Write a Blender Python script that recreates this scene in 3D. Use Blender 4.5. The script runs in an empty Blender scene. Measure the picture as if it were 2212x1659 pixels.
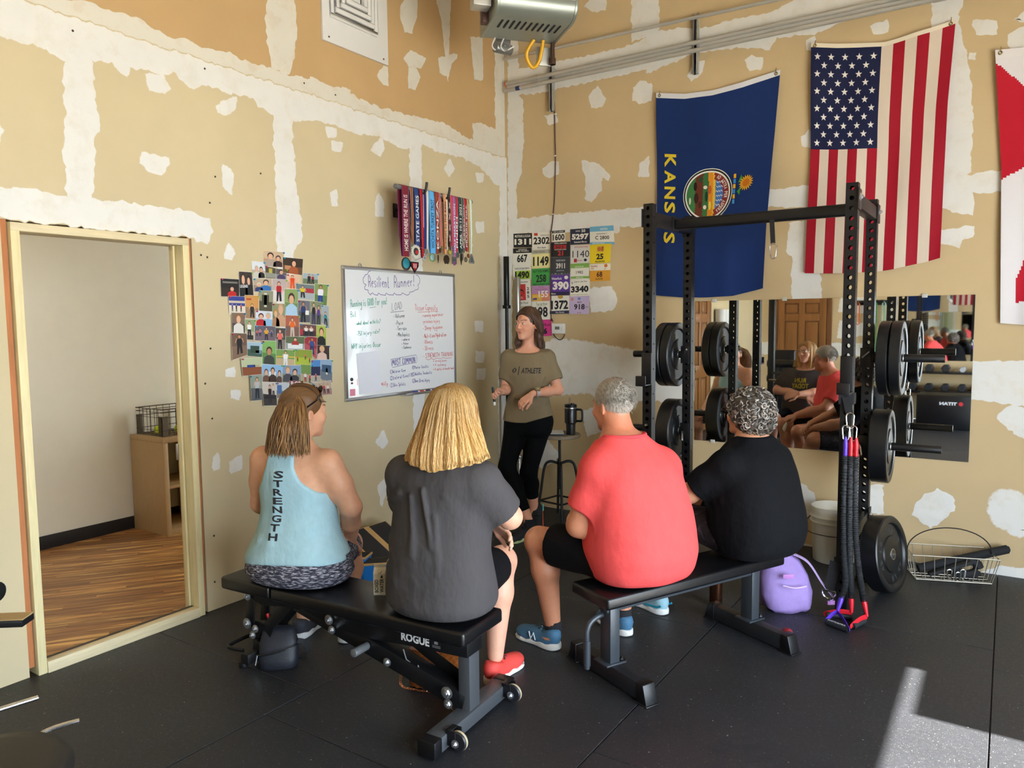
import bpy, bmesh, math, random
import numpy as np
from mathutils import Vector, Matrix
from mathutils.geometry import tessellate_polygon
R = math.radians
rnd = random.Random(7)
SC = bpy.context.scene
COL = SC.collection
# ---------------------------------------------------------------- camera, sky, sun, exposure
cd = bpy.data.cameras.new('camera'); cam = bpy.data.objects.new('camera', cd); COL.objects.link(cam)
cd.sensor_width = 36; cd.lens = 36 * 1608.06 / 2212; cd.clip_start = .05
def set_camera(yaw, pitch, roll, loc):
    fw = Vector((-math.sin(yaw)*math.cos(pitch), math.cos(yaw)*math.cos(pitch), -math.sin(pitch)))
    r0 = Vector((math.cos(yaw), math.sin(yaw), 0)); u0 = r0.cross(fw)
    r = r0*math.cos(roll) + u0*math.sin(roll); u = -r0*math.sin(roll) + u0*math.cos(roll)
    m = Matrix((r, u, -fw)).transposed().to_4x4(); m.translation = Vector(loc)
    cam.matrix_world = m
set_camera(.58918, .08287, -.00995, (3.739, -5.541, 1.628))
SC.camera = cam
world = bpy.data.worlds.new('sky'); SC.world = world; world.use_nodes = True
bg = world.node_tree.nodes['Background']
bg.inputs[0].default_value = (.72, .86, 1.0, 1); bg.inputs[1].default_value = 14
sd = bpy.data.lights.new('sun', 'SUN'); sun = bpy.data.objects.new('sun', sd); COL.objects.link(sun)
sd.energy = 65; sd.angle = R(.53); sd.color = (1, .96, .90)
SUN_EL = 43.0
sun.rotation_euler = Vector((-math.cos(R(SUN_EL)), 0, -math.sin(R(SUN_EL)))).to_track_quat('-Z', 'Y').to_euler()
# garage opening in the wall at x = XR: the daylight of the room
XR, OP_Y0, OP_Y1, OP_H = 6.0, -6.7, -2.18, 2.51
pd = bpy.data.lights.new('garage_door_portal', 'AREA'); pt = bpy.data.objects.new('garage_door_portal', pd); COL.objects.link(pt)
pd.shape = 'RECTANGLE'; pd.size = OP_H; pd.size_y = OP_Y1 - OP_Y0; pd.cycles.is_portal = True
pt.location = (XR + .1, (OP_Y0 + OP_Y1)/2, OP_H/2); pt.rotation_euler = (0, R(90), 0)
vs = SC.view_settings
vs.view_transform = 'Standard'; vs.look = 'None'; vs.gamma = 1; vs.use_curve_mapping = False; vs.exposure = 0.12
SC.display_settings.display_device = 'sRGB'
cy = SC.cycles; cy.adaptive_threshold = .03; cy.max_bounces = 6; cy.diffuse_bounces = 4; cy.glossy_bounces = 4; cy.transmission_bounces = 4; cy.caustics_reflective = False; cy.caustics_refractive = False

# ---------------------------------------------------------------- helpers
def lin(c):
    return tuple((v/12.92 if v <= .04045 else ((v+.055)/1.055)**2.4) for v in c)
def hx(s):
    s = s.lstrip('#'); return lin(tuple(int(s[i:i+2], 16)/255 for i in (0, 2, 4)))
MATS = {}
def nd(nt, t, **kw):
    n = nt.nodes.new(t)
    for k, v in kw.items():
        if k[0] == 'i' and k[1:].isdigit(): n.inputs[int(k[1:])].default_value = v
        else: setattr(n, k, v)
    return n
def ramp(nt, fac, stops):
    r = nt.nodes.new('ShaderNodeValToRGB'); e = r.color_ramp.elements
    while len(e) < len(stops): e.new(.5)
    for i, (p, c) in enumerate(stops):
        e[i].position = p; e[i].color = (*c, 1) if len(c) == 3 else c
    nt.links.new(fac, r.inputs[0]); return r.outputs[0]
def noise(nt, scale, detail=3, rough=.5, vec=None, dist=0):
    n = nd(nt, 'ShaderNodeTexNoise'); n.inputs['Scale'].default_value = scale; n.inputs['Detail'].default_value = detail
    n.inputs['Roughness'].default_value = rough; n.inputs['Distortion'].default_value = dist
    if vec is None: vec = nd(nt, 'ShaderNodeTexCoord').outputs['Object']
    nt.links.new(vec, n.inputs['Vector']); return n.outputs['Fac']
def mixc(nt, fac, a, b, mode='MIX'):
    m = nd(nt, 'ShaderNodeMix', data_type='RGBA', blend_type=mode)
    for s, v in ((0, fac), (6, a), (7, b)):
        if hasattr(v, 'is_linked') or hasattr(v, 'links'): nt.links.new(v, m.inputs[s])
        else: m.inputs[s].default_value = v if s == 0 else (*v[:3], 1)
    return m.outputs[2]
def mapv(nt, scale, rot=(0, 0, 0), src='Object'):
    m = nd(nt, 'ShaderNodeMapping'); m.inputs['Scale'].default_value = scale; m.inputs['Rotation'].default_value = rot
    nt.links.new(nd(nt, 'ShaderNodeTexCoord').outputs[src], m.inputs['Vector']); return m.outputs[0]
def new_mat(name):
    m = bpy.data.materials.new(name); m.use_nodes = True
    b = m.node_tree.nodes['Principled BSDF']; MATS[name] = m; return m, m.node_tree, b
def mat(name, col, rough=.5, metal=0, var=0, vscale=8, bump=0, bscale=60, attr=False, spec=.5, trans=0, emit=None, coat=0, sheen=0, stretch=(1, 1, 1)):
    if name in MATS: return MATS[name]
    m, nt, b = new_mat(name)
    c = hx(col) if isinstance(col, str) else col
    b.inputs['Roughness'].default_value = rough; b.inputs['Metallic'].default_value = metal
    b.inputs['Specular IOR Level'].default_value = spec; b.inputs['Coat Weight'].default_value = coat
    b.inputs['Sheen Weight'].default_value = sheen; b.inputs['Transmission Weight'].default_value = trans
    b.inputs['Base Color'].default_value = (*c, 1)
    out = None
    if attr:
        a = nd(nt, 'ShaderNodeAttribute', attribute_name='Col'); out = a.outputs['Color']
    vec = mapv(nt, stretch)
    if var:
        f = noise(nt, vscale, 4, .6, vec)
        g = ramp(nt, f, [(.25, (1-var,)*3), (.75, (1+var,)*3)])
        out = mixc(nt, 1.0, out if out is not None else c, g, 'MULTIPLY')
    if out is not None: nt.links.new(out, b.inputs['Base Color'])
    if bump:
        bn = nd(nt, 'ShaderNodeBump'); bn.inputs['Strength'].default_value = bump; bn.inputs['Distance'].default_value = .004
        nt.links.new(noise(nt, bscale, 3, .55, vec), bn.inputs['Height']); nt.links.new(bn.outputs[0], b.inputs['Normal'])
    if emit:
        b.inputs['Emission Color'].default_value = (*c, 1); b.inputs['Emission Strength'].default_value = emit
    return m
LOC = {}
def root_loc(o): return LOC.get(o.name, Vector((0, 0, 0))) if o else Vector((0, 0, 0))
def tag(o, label=None, cat=None, group=None, kind=None):
    if label: o['label'] = label
    if cat: o['category'] = cat
    if group: o['group'] = group
    if kind: o['kind'] = kind
    return o
def thing(name, label, cat, loc=(0, 0, 0), group=None, kind=None, rotz=0):
    o = bpy.data.objects.new(name, None); COL.objects.link(o); o.empty_display_size = .05
    o.location = loc; o.rotation_euler = (0, 0, rotz); LOC[o.name] = Vector(loc)
    return tag(o, label, cat, group, kind)
def V(*a): return Vector(a if len(a) > 1 else a[0])
def perp(d):
    d = d.normalized(); a = Vector((0, 0, 1)) if abs(d.z) < .9 else Vector((1, 0, 0))
    u = d.cross(a).normalized(); return u, d.cross(u).normalized()
class MB:
    def __init__(s): s.v = []; s.f = []; s.c = []; s.m = []
    def add(s, vs, fs, col=None, mi=0):
        b = len(s.v); s.v += [tuple(v) for v in vs]
        for f in fs: s.f.append(tuple(i+b for i in f)); s.c.append(col or (1, 1, 1)); s.m.append(mi)
        return s
    def obox(s, c, X, Y, Z, col=None, mi=0):      # centre and three half-axis vectors
        c, X, Y, Z = V(c), V(X), V(Y), V(Z)
        vs = [c + X*i + Y*j + Z*k for k in (-1, 1) for j in (-1, 1) for i in (-1, 1)]
        return s.add(vs, [(0, 2, 3, 1), (4, 5, 7, 6), (0, 1, 5, 4), (2, 6, 7, 3), (0, 4, 6, 2), (1, 3, 7, 5)], col, mi)
    def box(s, x0, y0, z0, x1, y1, z1, col=None, mi=0):
        return s.obox(((x0+x1)/2, (y0+y1)/2, (z0+z1)/2), (abs(x1-x0)/2, 0, 0), (0, abs(y1-y0)/2, 0), (0, 0, abs(z1-z0)/2), col, mi)
    def bar(s, a, b, w, h, up=(0, 0, 1), col=None, mi=0):   # box beam a->b
        a, b = V(a), V(b); d = b-a; n = d.normalized(); up = V(up)
        sd_ = n.cross(up)
        if sd_.length < 1e-4: sd_ = n.cross(Vector((1, 0, 0)))
        sd_.normalize(); u = sd_.cross(n).normalized()
        return s.obox((a+b)/2, d/2, sd_*w/2, u*h/2, col, mi)
    def tube(s, pts, r, n=8, closed=False, caps=True, col=None, mi=0, flat=1.0, up=None):
        pts = [V(p) for p in pts]; N = len(pts); rs = r if isinstance(r, (list, tuple)) else [r]*N
        d0 = pts[1]-pts[0]
        if up is not None: u = V(up); u = (u - d0.normalized()*u.dot(d0.normalized())).normalized()
        else: u, _ = perp(d0)
        vs = []; fs = []
        for i in range(N):
            if closed: d = pts[(i+1) % N]-pts[i-1]
            else: d = pts[min(i+1, N-1)]-pts[max(i-1, 0)]
            if d.length < 1e-9: d = d0
            d.normalize(); u = u - d*u.dot(d)
            if u.length < 1e-6: u, _ = perp(d)
            u.normalize(); w = d.cross(u)
            for k in range(n):
                a = 2*math.pi*k/n; vs.append(pts[i] + (u*math.cos(a)*flat + w*math.sin(a))*rs[i])
        M = N if closed else N-1
        for i in range(M):
            j = (i+1) % N
            for k in range(n):
                fs.append((i*n+k, i*n+(k+1) % n, j*n+(k+1) % n, j*n+k))
        if caps and not closed: fs.append(tuple(range(n-1, -1, -1))); fs.append(tuple((N-1)*n+k for k in range(n)))
        return s.add(vs, fs, col, mi)
    def cyl(s, a, b, r, r2=None, n=20, col=None, mi=0):
        return s.tube([a, b], [r, r if r2 is None else r2], n, col=col, mi=mi)
    def lathe(s, prof, base, axis=(0, 0, 1), n=24, col=None, mi=0):
        base, ax = V(base), V(axis).normalized(); u, w = perp(ax); vs = []; fs = []; K = len(prof)
        for r, h in prof:
            for k in range(n):
                a = 2*math.pi*k/n; vs.append(base + ax*h + (u*math.cos(a)+w*math.sin(a))*max(r, 1e-5))
        for i in range(K-1):
            for k in range(n): fs.append((i*n+k, i*n+(k+1) % n, (i+1)*n+(k+1) % n, (i+1)*n+k))
        if prof[0][0] > 1e-4: fs.append(tuple(range(n-1, -1, -1)))
        if prof[-1][0] > 1e-4: fs.append(tuple((K-1)*n+k for k in range(n)))
        return s.add(vs, fs, col, mi)
    def ell(s, c, r, n=16, m=10, col=None, mi=0, M=None):
        c = V(c); r = V(r) if hasattr(r, '__len__') else Vector((r, r, r)); vs = []; fs = []
        for i in range(m+1):
            t = math.pi*i/m
            for k in range(n):
                a = 2*math.pi*k/n; q = Vector((r.x*math.sin(t)*math.cos(a), r.y*math.sin(t)*math.sin(a), r.z*math.cos(t)))
                vs.append(c + (M @ q if M else q))
        for i in range(m):
            for k in range(n): fs.append((i*n+k, (i+1)*n+k, (i+1)*n+(k+1) % n, i*n+(k+1) % n))
        return s.add(vs, fs, col, mi)
    def prism(s, poly, vec, col=None, mi=0):
        poly = [V(p) for p in poly]; vec = V(vec); n = len(poly)
        vs = poly + [p+vec for p in poly]
        tr = tessellate_polygon([poly])
        fs = [tuple(t) for t in tr] + [tuple(i+n for i in reversed(t)) for t in tr]
        fs += [(i, (i+1) % n, (i+1) % n+n, i+n) for i in range(n)]
        return s.add(vs, fs, col, mi)
    def poly(s, pts, col=None, mi=0):
        pts = [V(p) for p in pts]
        if len(pts) <= 4: return s.add(pts, [tuple(range(len(pts)))], col, mi)
        return s.add(pts, [tuple(t) for t in tessellate_polygon([pts])], col, mi)
    def build(s, name, material, parent=None, bevel=0, smooth=True, angle=38, seg=2, world=True, weld=True, recalc=True):
        me = bpy.data.meshes.new(name); o = root_loc(parent) if world else Vector((0, 0, 0))
        if parent and not world: o = Vector((0, 0, 0))
        bm = bmesh.new(); lay = bm.loops.layers.float_color.new('Col')
        bv = [bm.verts.new((v[0]-o.x, v[1]-o.y, v[2]-o.z)) for v in s.v]
        for f, c, mi in zip(s.f, s.c, s.m):
            try: bf = bm.faces.new([bv[i] for i in f])
            except ValueError: continue
            bf.smooth = smooth; bf.material_index = mi
            for l in bf.loops: l[lay] = (c[0], c[1], c[2], 1)
        if weld: bmesh.ops.remove_doubles(bm, verts=bm.verts, dist=2e-5)
        if recalc: bmesh.ops.recalc_face_normals(bm, faces=bm.faces)
        if bevel:
            es = [e for e in bm.edges if len(e.link_faces) == 2 and e.calc_face_angle(0) > R(30)]
            bmesh.ops.bevel(bm, geom=es, offset=bevel, segments=seg, profile=.5, affect='EDGES', clamp_overlap=True)
            for f in bm.faces: f.smooth = smooth
        if smooth:
            for e in bm.edges:
                if len(e.link_faces) == 2 and e.calc_face_angle(0) > R(angle): e.smooth = False
        bm.to_mesh(me); bm.free()
        ms = material if isinstance(material, (list, tuple)) else [material]
        for m in ms: me.materials.append(m)
        ob = bpy.data.objects.new(name, me); COL.objects.link(ob)
        if parent: ob.parent = parent
        LOC[ob.name] = o
        return ob
def single(mb, name, material, label, cat, group=None, kind=None, loc=None, **kw):
    """one-mesh thing, its origin at its base"""
    if loc is None:
        a = np.array(mb.v); loc = ((a[:, 0].min()+a[:, 0].max())/2, (a[:, 1].min()+a[:, 1].max())/2, a[:, 2].min())
    mb.v = [(v[0]-loc[0], v[1]-loc[1], v[2]-loc[2]) for v in mb.v]
    o = mb.build(name, material, None, **kw); o.location = loc; LOC[o.name] = Vector(loc)
    return tag(o, label, cat, group, kind)
def dup(root, loc, rotz=None, label=None, group=None):
    r = root.copy(); COL.objects.link(r); r.location = loc
    if rotz is not None: r.rotation_euler = (0, 0, rotz)
    tag(r, label, None, group)
    for ch in list(root.children):
        c = ch.copy(); COL.objects.link(c); c.parent = r
        for g in ch.children:
            d = g.copy(); COL.objects.link(d); d.parent = c
    return r
_tc = {}
def tmesh(s, bold=0.0, shear=0.0):
    k = (s, bold, shear)
    if k in _tc: return _tc[k]
    cu = bpy.data.curves.new('t', 'FONT'); cu.body = s; cu.offset = bold; cu.resolution_u = 2; cu.shear = shear
    ob = bpy.data.objects.new('t', cu); COL.objects.link(ob)
    dg = bpy.context.evaluated_depsgraph_get(); ev = ob.evaluated_get(dg); me = ev.to_mesh()
    vs = np.array([v.co[:2] for v in me.vertices]).reshape(-1, 2); fs = [tuple(p.vertices) for p in me.polygons]
    ev.to_mesh_clear(); bpy.data.objects.remove(ob); bpy.data.curves.remove(cu)
    if len(vs): vs = (vs - vs.min(0)); vs = vs/np.array([vs[:, 0].max() or 1, vs[:, 1].max() or 1])
    _tc[k] = (vs, fs); return _tc[k]
def text(mb, s, fn, x0, y0, x1, y1, col, bold=0.0, shear=0.0, mi=0):
    """lettering fitted into the rectangle x0..x1, y0..y1 of a surface fn(u, v) -> point"""
    vs, fs = tmesh(s, bold, shear)
    mb.add([fn(x0+(x1-x0)*a, y0+(y1-y0)*b) for a, b in vs], fs, col, mi)
def plane_fn(o, ex, ey, lift=0.0):
    o, ex, ey = V(o), V(ex), V(ey); n = ex.cross(ey).normalized()*lift
    return lambda u, v: o + ex*u + ey*v + n
def arc(c, r, a0, a1, n, ex=(1, 0, 0), ey=(0, 0, 1)):
    c, ex, ey = V(c), V(ex), V(ey)
    return [c + ex*(r*math.cos(R(a0+(a1-a0)*i/n))) + ey*(r*math.sin(R(a0+(a1-a0)*i/n))) for i in range(n+1)]
def bez(p, n=12):
    """smooth curve through the points"""
    p = [V(q) for q in p]; out = []
    for i in range(len(p)-1):
        a, b, c, d = p[max(i-1, 0)], p[i], p[i+1], p[min(i+2, len(p)-1)]
        for k in range(n):
            t = k/n; out.append(.5*((2*b)+(c-a)*t+(2*a-5*b+4*c-d)*t*t+(3*b-a-3*c+d)*t**3))
    return out+[p[-1]]
PRINT = mat('print', (1, 1, 1), .55, attr=True)
# ---------------------------------------------------------------- shell of the room
def drywall(name, col, mud=None):
    m, nt, b = new_mat(name)
    geo = nd(nt, 'ShaderNodeNewGeometry').outputs['Position']
    c = hx(col); f = noise(nt, 1.3, 4, .55, geo)
    out = mixc(nt, 1.0, c, ramp(nt, f, [(.3, (.93, .93, .93)), (.7, (1.05, 1.05, 1.06))]), 'MULTIPLY')
    if mud:
        a = nd(nt, 'ShaderNodeAttribute', attribute_name='Col').outputs['Fac']
        n1 = noise(nt, 26, 5, .65, geo); n2 = noise(nt, 5, 3, .5, geo)
        ad = nd(nt, 'ShaderNodeMath', operation='MULTIPLY_ADD'); nt.links.new(n1, ad.inputs[0]); ad.inputs[1].default_value = .9
        nt.links.new(a, ad.inputs[2])
        fac = ramp(nt, ad.outputs[0], [(.62, (0, 0, 0)), (.80, (1, 1, 1))])
        th = ramp(nt, noise(nt, 7, 6, .7, geo), [(.30, (.72,)*3), (.5, (1,)*3)])
        mm = nd(nt, 'ShaderNodeMath', operation='MULTIPLY'); nt.links.new(fac, mm.inputs[0]); nt.links.new(th, mm.inputs[1]); fac = mm.outputs[0]
        mc = mixc(nt, n2, hx(mud), tuple(v*.9 for v in hx(mud)))
        out = mixc(nt, fac, out, mc)
        bn = nd(nt, 'ShaderNodeBump'); bn.inputs['Strength'].default_value = .25; bn.inputs['Distance'].default_value = .003
        nt.links.new(n1, bn.inputs['Height']); nt.links.new(bn.outputs[0], b.inputs['Normal'])
    nt.links.new(out, b.inputs['Base Color']); b.inputs['Roughness'].default_value = .75
    b.inputs['Specular IOR Level'].default_value = .3
    return m
COL_LOW, COL_UP, COL_RW, MUD, MUD2 = '#cebd98', '#c4a272', '#ccb389', '#eae7e0', '#e0dacb'
M_LOW, M_UP, M_RW = drywall('drywall_low', COL_LOW), drywall('drywall_up', COL_UP), drywall('drywall_right', COL_RW)
P_LOW, P_UP, P_RW = drywall('mud_low', COL_LOW, MUD), drywall('mud_up', COL_UP, MUD2), drywall('mud_right', COL_RW, MUD)
YB, ZC, SEAM = -8.1, 4.7, 3.065
DY0, DY1, DZ = -4.015, -3.085, 2.108      # doorway in the left wall
def struct(mb, name, m, **kw): return tag(mb.build(name, m, **kw), kind='structure')
# left wall: below the seam one board proud of the boards above
w = MB(); T = .10
w.box(-T, YB, 0, 0, DY0, SEAM); w.box(-T, DY1, 0, 0, 0, SEAM); w.box(-T, DY0, DZ, 0, DY1, SEAM)
w.box(-T, YB, SEAM, -.014, 0, ZC, mi=1)
WL = struct(w, 'wall_left', [M_LOW, M_UP], smooth=False)
w = MB(); w.box(-T, 0, 0, XR+T, T, ZC); WR = struct(w, 'wall_right', M_RW, smooth=False)
w = MB(); w.box(-T, YB-T, 0, XR+T, YB, ZC); WB = struct(w, 'wall_back', M_RW, smooth=False)
w = MB(); w.box(XR, OP_Y1, 0, XR+T, 0, OP_H-.145); w.box(XR, YB, 0, XR+T, OP_Y0, OP_H); w.box(XR, YB, OP_H, XR+T, 0, ZC)
w.box(XR, OP_Y1+.46, OP_H-.145, XR+T, 0, OP_H)  # wall stops short here: an added, unseen slot that casts the narrow sun strip
struct(w, 'wall_garage', M_RW, smooth=False)
w = MB(); w.box(-T, YB-T, ZC, XR+T, T, ZC+.1); struct(w, 'ceiling', mat('ceiling_paint', '#d9d2c2', .8, var=.04), smooth=False)
w = MB(); w.box(XR, -14, -.16, 30, 8, -.06); struct(w, 'driveway_ground', mat('driveway_concrete', '#b9b5ac', .85, var=.08, bump=.2), smooth=False)
# concrete slab and the rubber mats lying on it
w = MB(); w.box(-T, YB-T, -.14, XR+T, T, -.016); FLO = struct(w, 'floor', mat('slab', '#4a4845', .8), smooth=False)
m, nt, b = new_mat('rubber'); geo = nd(nt, 'ShaderNodeNewGeometry').outputs['Position']
f1 = noise(nt, 420, 2, .5, geo); f2 = noise(nt, 2.2, 4, .6, geo); f3 = noise(nt, 60, 6, .8, geo)
base = mixc(nt, f2, hx('#1d1e21'), hx('#2b2d31'))
base = mixc(nt, ramp(nt, f3, [(.55, (0, 0, 0)), (.8, (.35, .35, .35))]), base, hx('#4c4d50'))
for sc_, th_, am_ in ((24, .085, .75), (65, .15, .4), (150, .22, .25)):
    vo = nd(nt, 'ShaderNodeTexVoronoi'); vo.inputs['Scale'].default_value = sc_; nt.links.new(geo, vo.inputs['Vector'])
    rg = ramp(nt, vo.outputs['Distance'], [(th_*.7, (am_,)*3), (th_, (0, 0, 0))]); bw = nd(nt, 'ShaderNodeSeparateColor'); nt.links.new(vo.outputs['Color'], bw.inputs[0])
    gt = nd(nt, 'ShaderNodeMath', operation='GREATER_THAN'); nt.links.new(bw.outputs[0], gt.inputs[0]); gt.inputs[1].default_value = .72
    mu = nd(nt, 'ShaderNodeMath', operation='MULTIPLY'); nt.links.new(rg, mu.inputs[0]); nt.links.new(gt.outputs[0], mu.inputs[1]); base = mixc(nt, mu.outputs[0], base, hx('#a8a6a0'))
nt.links.new(base, b.inputs['Base Color']); b.inputs['Specular IOR Level'].default_value = .5
nt.links.new(ramp(nt, f3, [(.3, (.42,)*3), (.7, (.62,)*3)]), b.inputs['Roughness'])
bn = nd(nt, 'ShaderNodeBump'); bn.inputs['Strength'].default_value = .22; bn.inputs['Distance'].default_value = .003
nt.links.new(noise(nt, 150, 3, .7, geo), bn.inputs['Height']); nt.links.new(bn.outputs[0], b.inputs['Normal'])
RUB = m
for xa, xb, ys in ((.002, 1.205, (0, -1.57, -3.395, -5.22, -7.05, YB)), (1.205, 2.48, (0, -1.80, -3.63, -5.46, -7.29, YB)),
                   (2.48, 3.732, (0, -1.30, -3.13, -4.96, -6.79, YB)), (3.732, 4.98, (0, -1.54, -3.37, -5.2, -7.03, YB)),
                   (4.98, XR, (0, -1.5, -3.3, -5.1, -6.9, YB))):
    for y1, y0 in zip(ys[:-1], ys[1:]):
        q = MB(); g = .0022; q.box(xa+g, y0+g, -.016, xb-g, y1-g, rnd.uniform(-.0008, .0008)); q.build('rubber_mat', RUB, FLO, bevel=.002, seg=1, smooth=False)
# ---- joint compound: thin patches trowelled on the boards, ragged and feathered
def patch(wall, pts, soft=.012, lift=.0008, side='L', m=None, jit=.006):
    P = [Vector(p) for p in pts]; a = sum(P[i].x*P[(i+1) % len(P)].y-P[(i+1) % len(P)].x*P[i].y for i in range(len(P)))
    if a < 0: P.reverse()
    D = []
    ph = [rnd.uniform(0, 6.28) for _ in range(4)]
    for i, q in enumerate(P):
        r = P[(i+1) % len(P)]; n = max(1, int((r-q).length/.02)); dn = Vector((-(r-q).y, (r-q).x)).normalized()
        for k in range(n):
            s_ = (q.x+q.y*2)*3 + k*.02; wob = math.sin(s_*38+ph[0])*math.sin(s_*15+ph[1])+.6*math.sin(s_*95+ph[2])
            D.append(q.lerp(r, k/n) + dn*wob*jit*1.1 + Vector((rnd.uniform(-jit, jit), rnd.uniform(-jit, jit)))*.8)
    N = len(D); nn = []
    for i in range(N):
        t = (D[(i+1) % N]-D[i-1]); t.normalize(); nn.append(Vector((-t.y, t.x)))
    def to3(q, l):
        if side == 'L': return (l + (-.014 if wall is WL and q.y > SEAM-.002 and m is P_UP else 0), q.x, q.y)
        if side == 'R': return (q.x, -l, q.y)
        return (q.x, YB+l, q.y)
    outer = [D[i]-nn[i]*soft*.7 for i in range(N)]; inner = [D[i]+nn[i]*soft*.6 for i in range(N)]
    mb = MB(); mb.v = [to3(q, lift*.3) for q in outer]+[to3(q, lift) for q in inner]
    me = bpy.data.meshes.new('joint_compound'); fs = [(i, (i+1) % N, (i+1) % N+N, i+N) for i in range(N)]
    fs += [tuple(i+N for i in t) for t in tessellate_polygon([[Vector((q.x, q.y, 0)) for q in inner]])]
    me.from_pydata(mb.v, [], fs); ca = me.color_attributes.new('Col', 'FLOAT_COLOR', 'POINT')
    for i in range(2*N): v = 0 if i < N else 1; ca.data[i].color = (v, v, v, 1)
    me.materials.append(m or (P_LOW if side == 'L' else P_RW)); o = bpy.data.objects.new('joint_compound', me); COL.objects.link(o); o.parent = wall
    return o
SL = [
 ([(-3.992,3.082),(-3.875,3.079),(-3.236,3.069),(-1.937,3.062),(-1.941,2.944),(-2.120,2.946),(-2.350,2.887),(-2.537,2.892),(-2.581,2.910),(-2.645,2.953),(-2.688,2.956),(-2.824,2.949),(-2.981,2.953),(-3.030,2.915),(-3.154,2.965),(-3.243,2.937),(-3.276,2.956),(-3.344,2.926),(-3.384,2.935),(-3.403,2.876),(-3.471,2.926),(-3.562,2.923),(-3.715,2.873),(-3.774,2.905),(-3.898,2.910),(-4.002,2.912)], .02, P_LOW),
 ([(-2.251,3.066),(-1.284,3.059),(.022,3.051),(.018,2.827),(-.092,2.811),(-.187,2.824),(-.278,2.876),(-.412,2.932),(-.646,2.968),(-.924,2.954),(-1.128,2.975),(-1.288,2.923),(-1.323,2.894),(-1.583,2.943),(-1.796,2.922),(-2.048,2.931),(-2.256,2.931)], .02, P_LOW),
 ([(-3.894,3.088),(-3.584,3.185),(-3.488,3.181),(-3.330,3.187),(-3.231,3.156),(-3.136,3.146),(-3.072,3.165),(-2.999,3.146),(-2.762,3.164),(-2.614,3.148),(-2.525,3.163),(-2.326,3.156),(-2.136,3.186),(-2.018,3.167),(-1.849,3.198),(-1.854,3.075),(-1.936,3.074),(-3.235,3.079),(-3.868,3.087)], .012, P_UP),
 ([(-2.195,3.190),(-2.039,3.161),(-1.873,3.172),(-1.607,3.141),(-1.246,3.156),(-.994,3.177),(-.802,3.181),(-.600,3.137),(-.473,3.124),(-.469,3.263),(-.359,3.293),(-.154,3.277),(.027,3.314),(.022,3.071),(-1.283,3.072),(-2.200,3.077)], .012, P_UP),
 ([(-2.494,3.609),(-2.304,3.675),(-2.299,3.500),(-2.289,3.457),(-2.328,3.259),(-2.362,3.165),(-2.490,3.168),(-2.518,3.314),(-2.523,3.456)], .012, P_UP),
 ([(-3.702,2.912),(-3.572,2.935),(-3.568,2.679),(-3.548,2.631),(-3.575,2.544),(-3.591,2.392),(-3.607,2.240),(-3.716,2.234),(-3.726,2.428),(-3.710,2.646)], .008, P_LOW),
 ([(-2.503,2.891),(-2.367,2.892),(-2.359,2.667),(-2.344,2.441),(-2.313,2.290),(-2.320,2.143),(-2.384,2.090),(-2.407,1.407),(-2.521,1.413),(-2.510,2.081),(-2.505,2.456),(-2.504,2.734)], .008, P_LOW),
 ([(-4.024,2.237),(-3.924,2.255),(-3.730,2.239),(-3.600,2.241),(-3.227,2.248),(-3.063,2.243),(-2.969,2.211),(-2.957,2.151),(-2.995,2.079),(-3.050,2.088),(-3.053,2.110),(-3.607,2.107),(-4.032,2.116)], .012, P_LOW),
 ([(-1.279,2.941),(-1.142,2.978),(-1.156,2.063),(-1.170,.987),(-1.168,.313),(-1.299,.339),(-1.288,1.940)], .005, P_LOW),
 ([(-.139,4.035),(.036,4.087),(.029,3.315),(-.143,3.266)], .012, P_UP),
 ([(-.104,2.836),(.013,2.854),(-.024,.873),(-.041,-.040),(-.172,-.012),(-.164,1.025),(-.122,2.177)], .01, P_LOW),
]
for pts, s, m_ in SL: patch(WL, pts, s, .0010+.0004*rnd.random(), 'L', m_)
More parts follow.
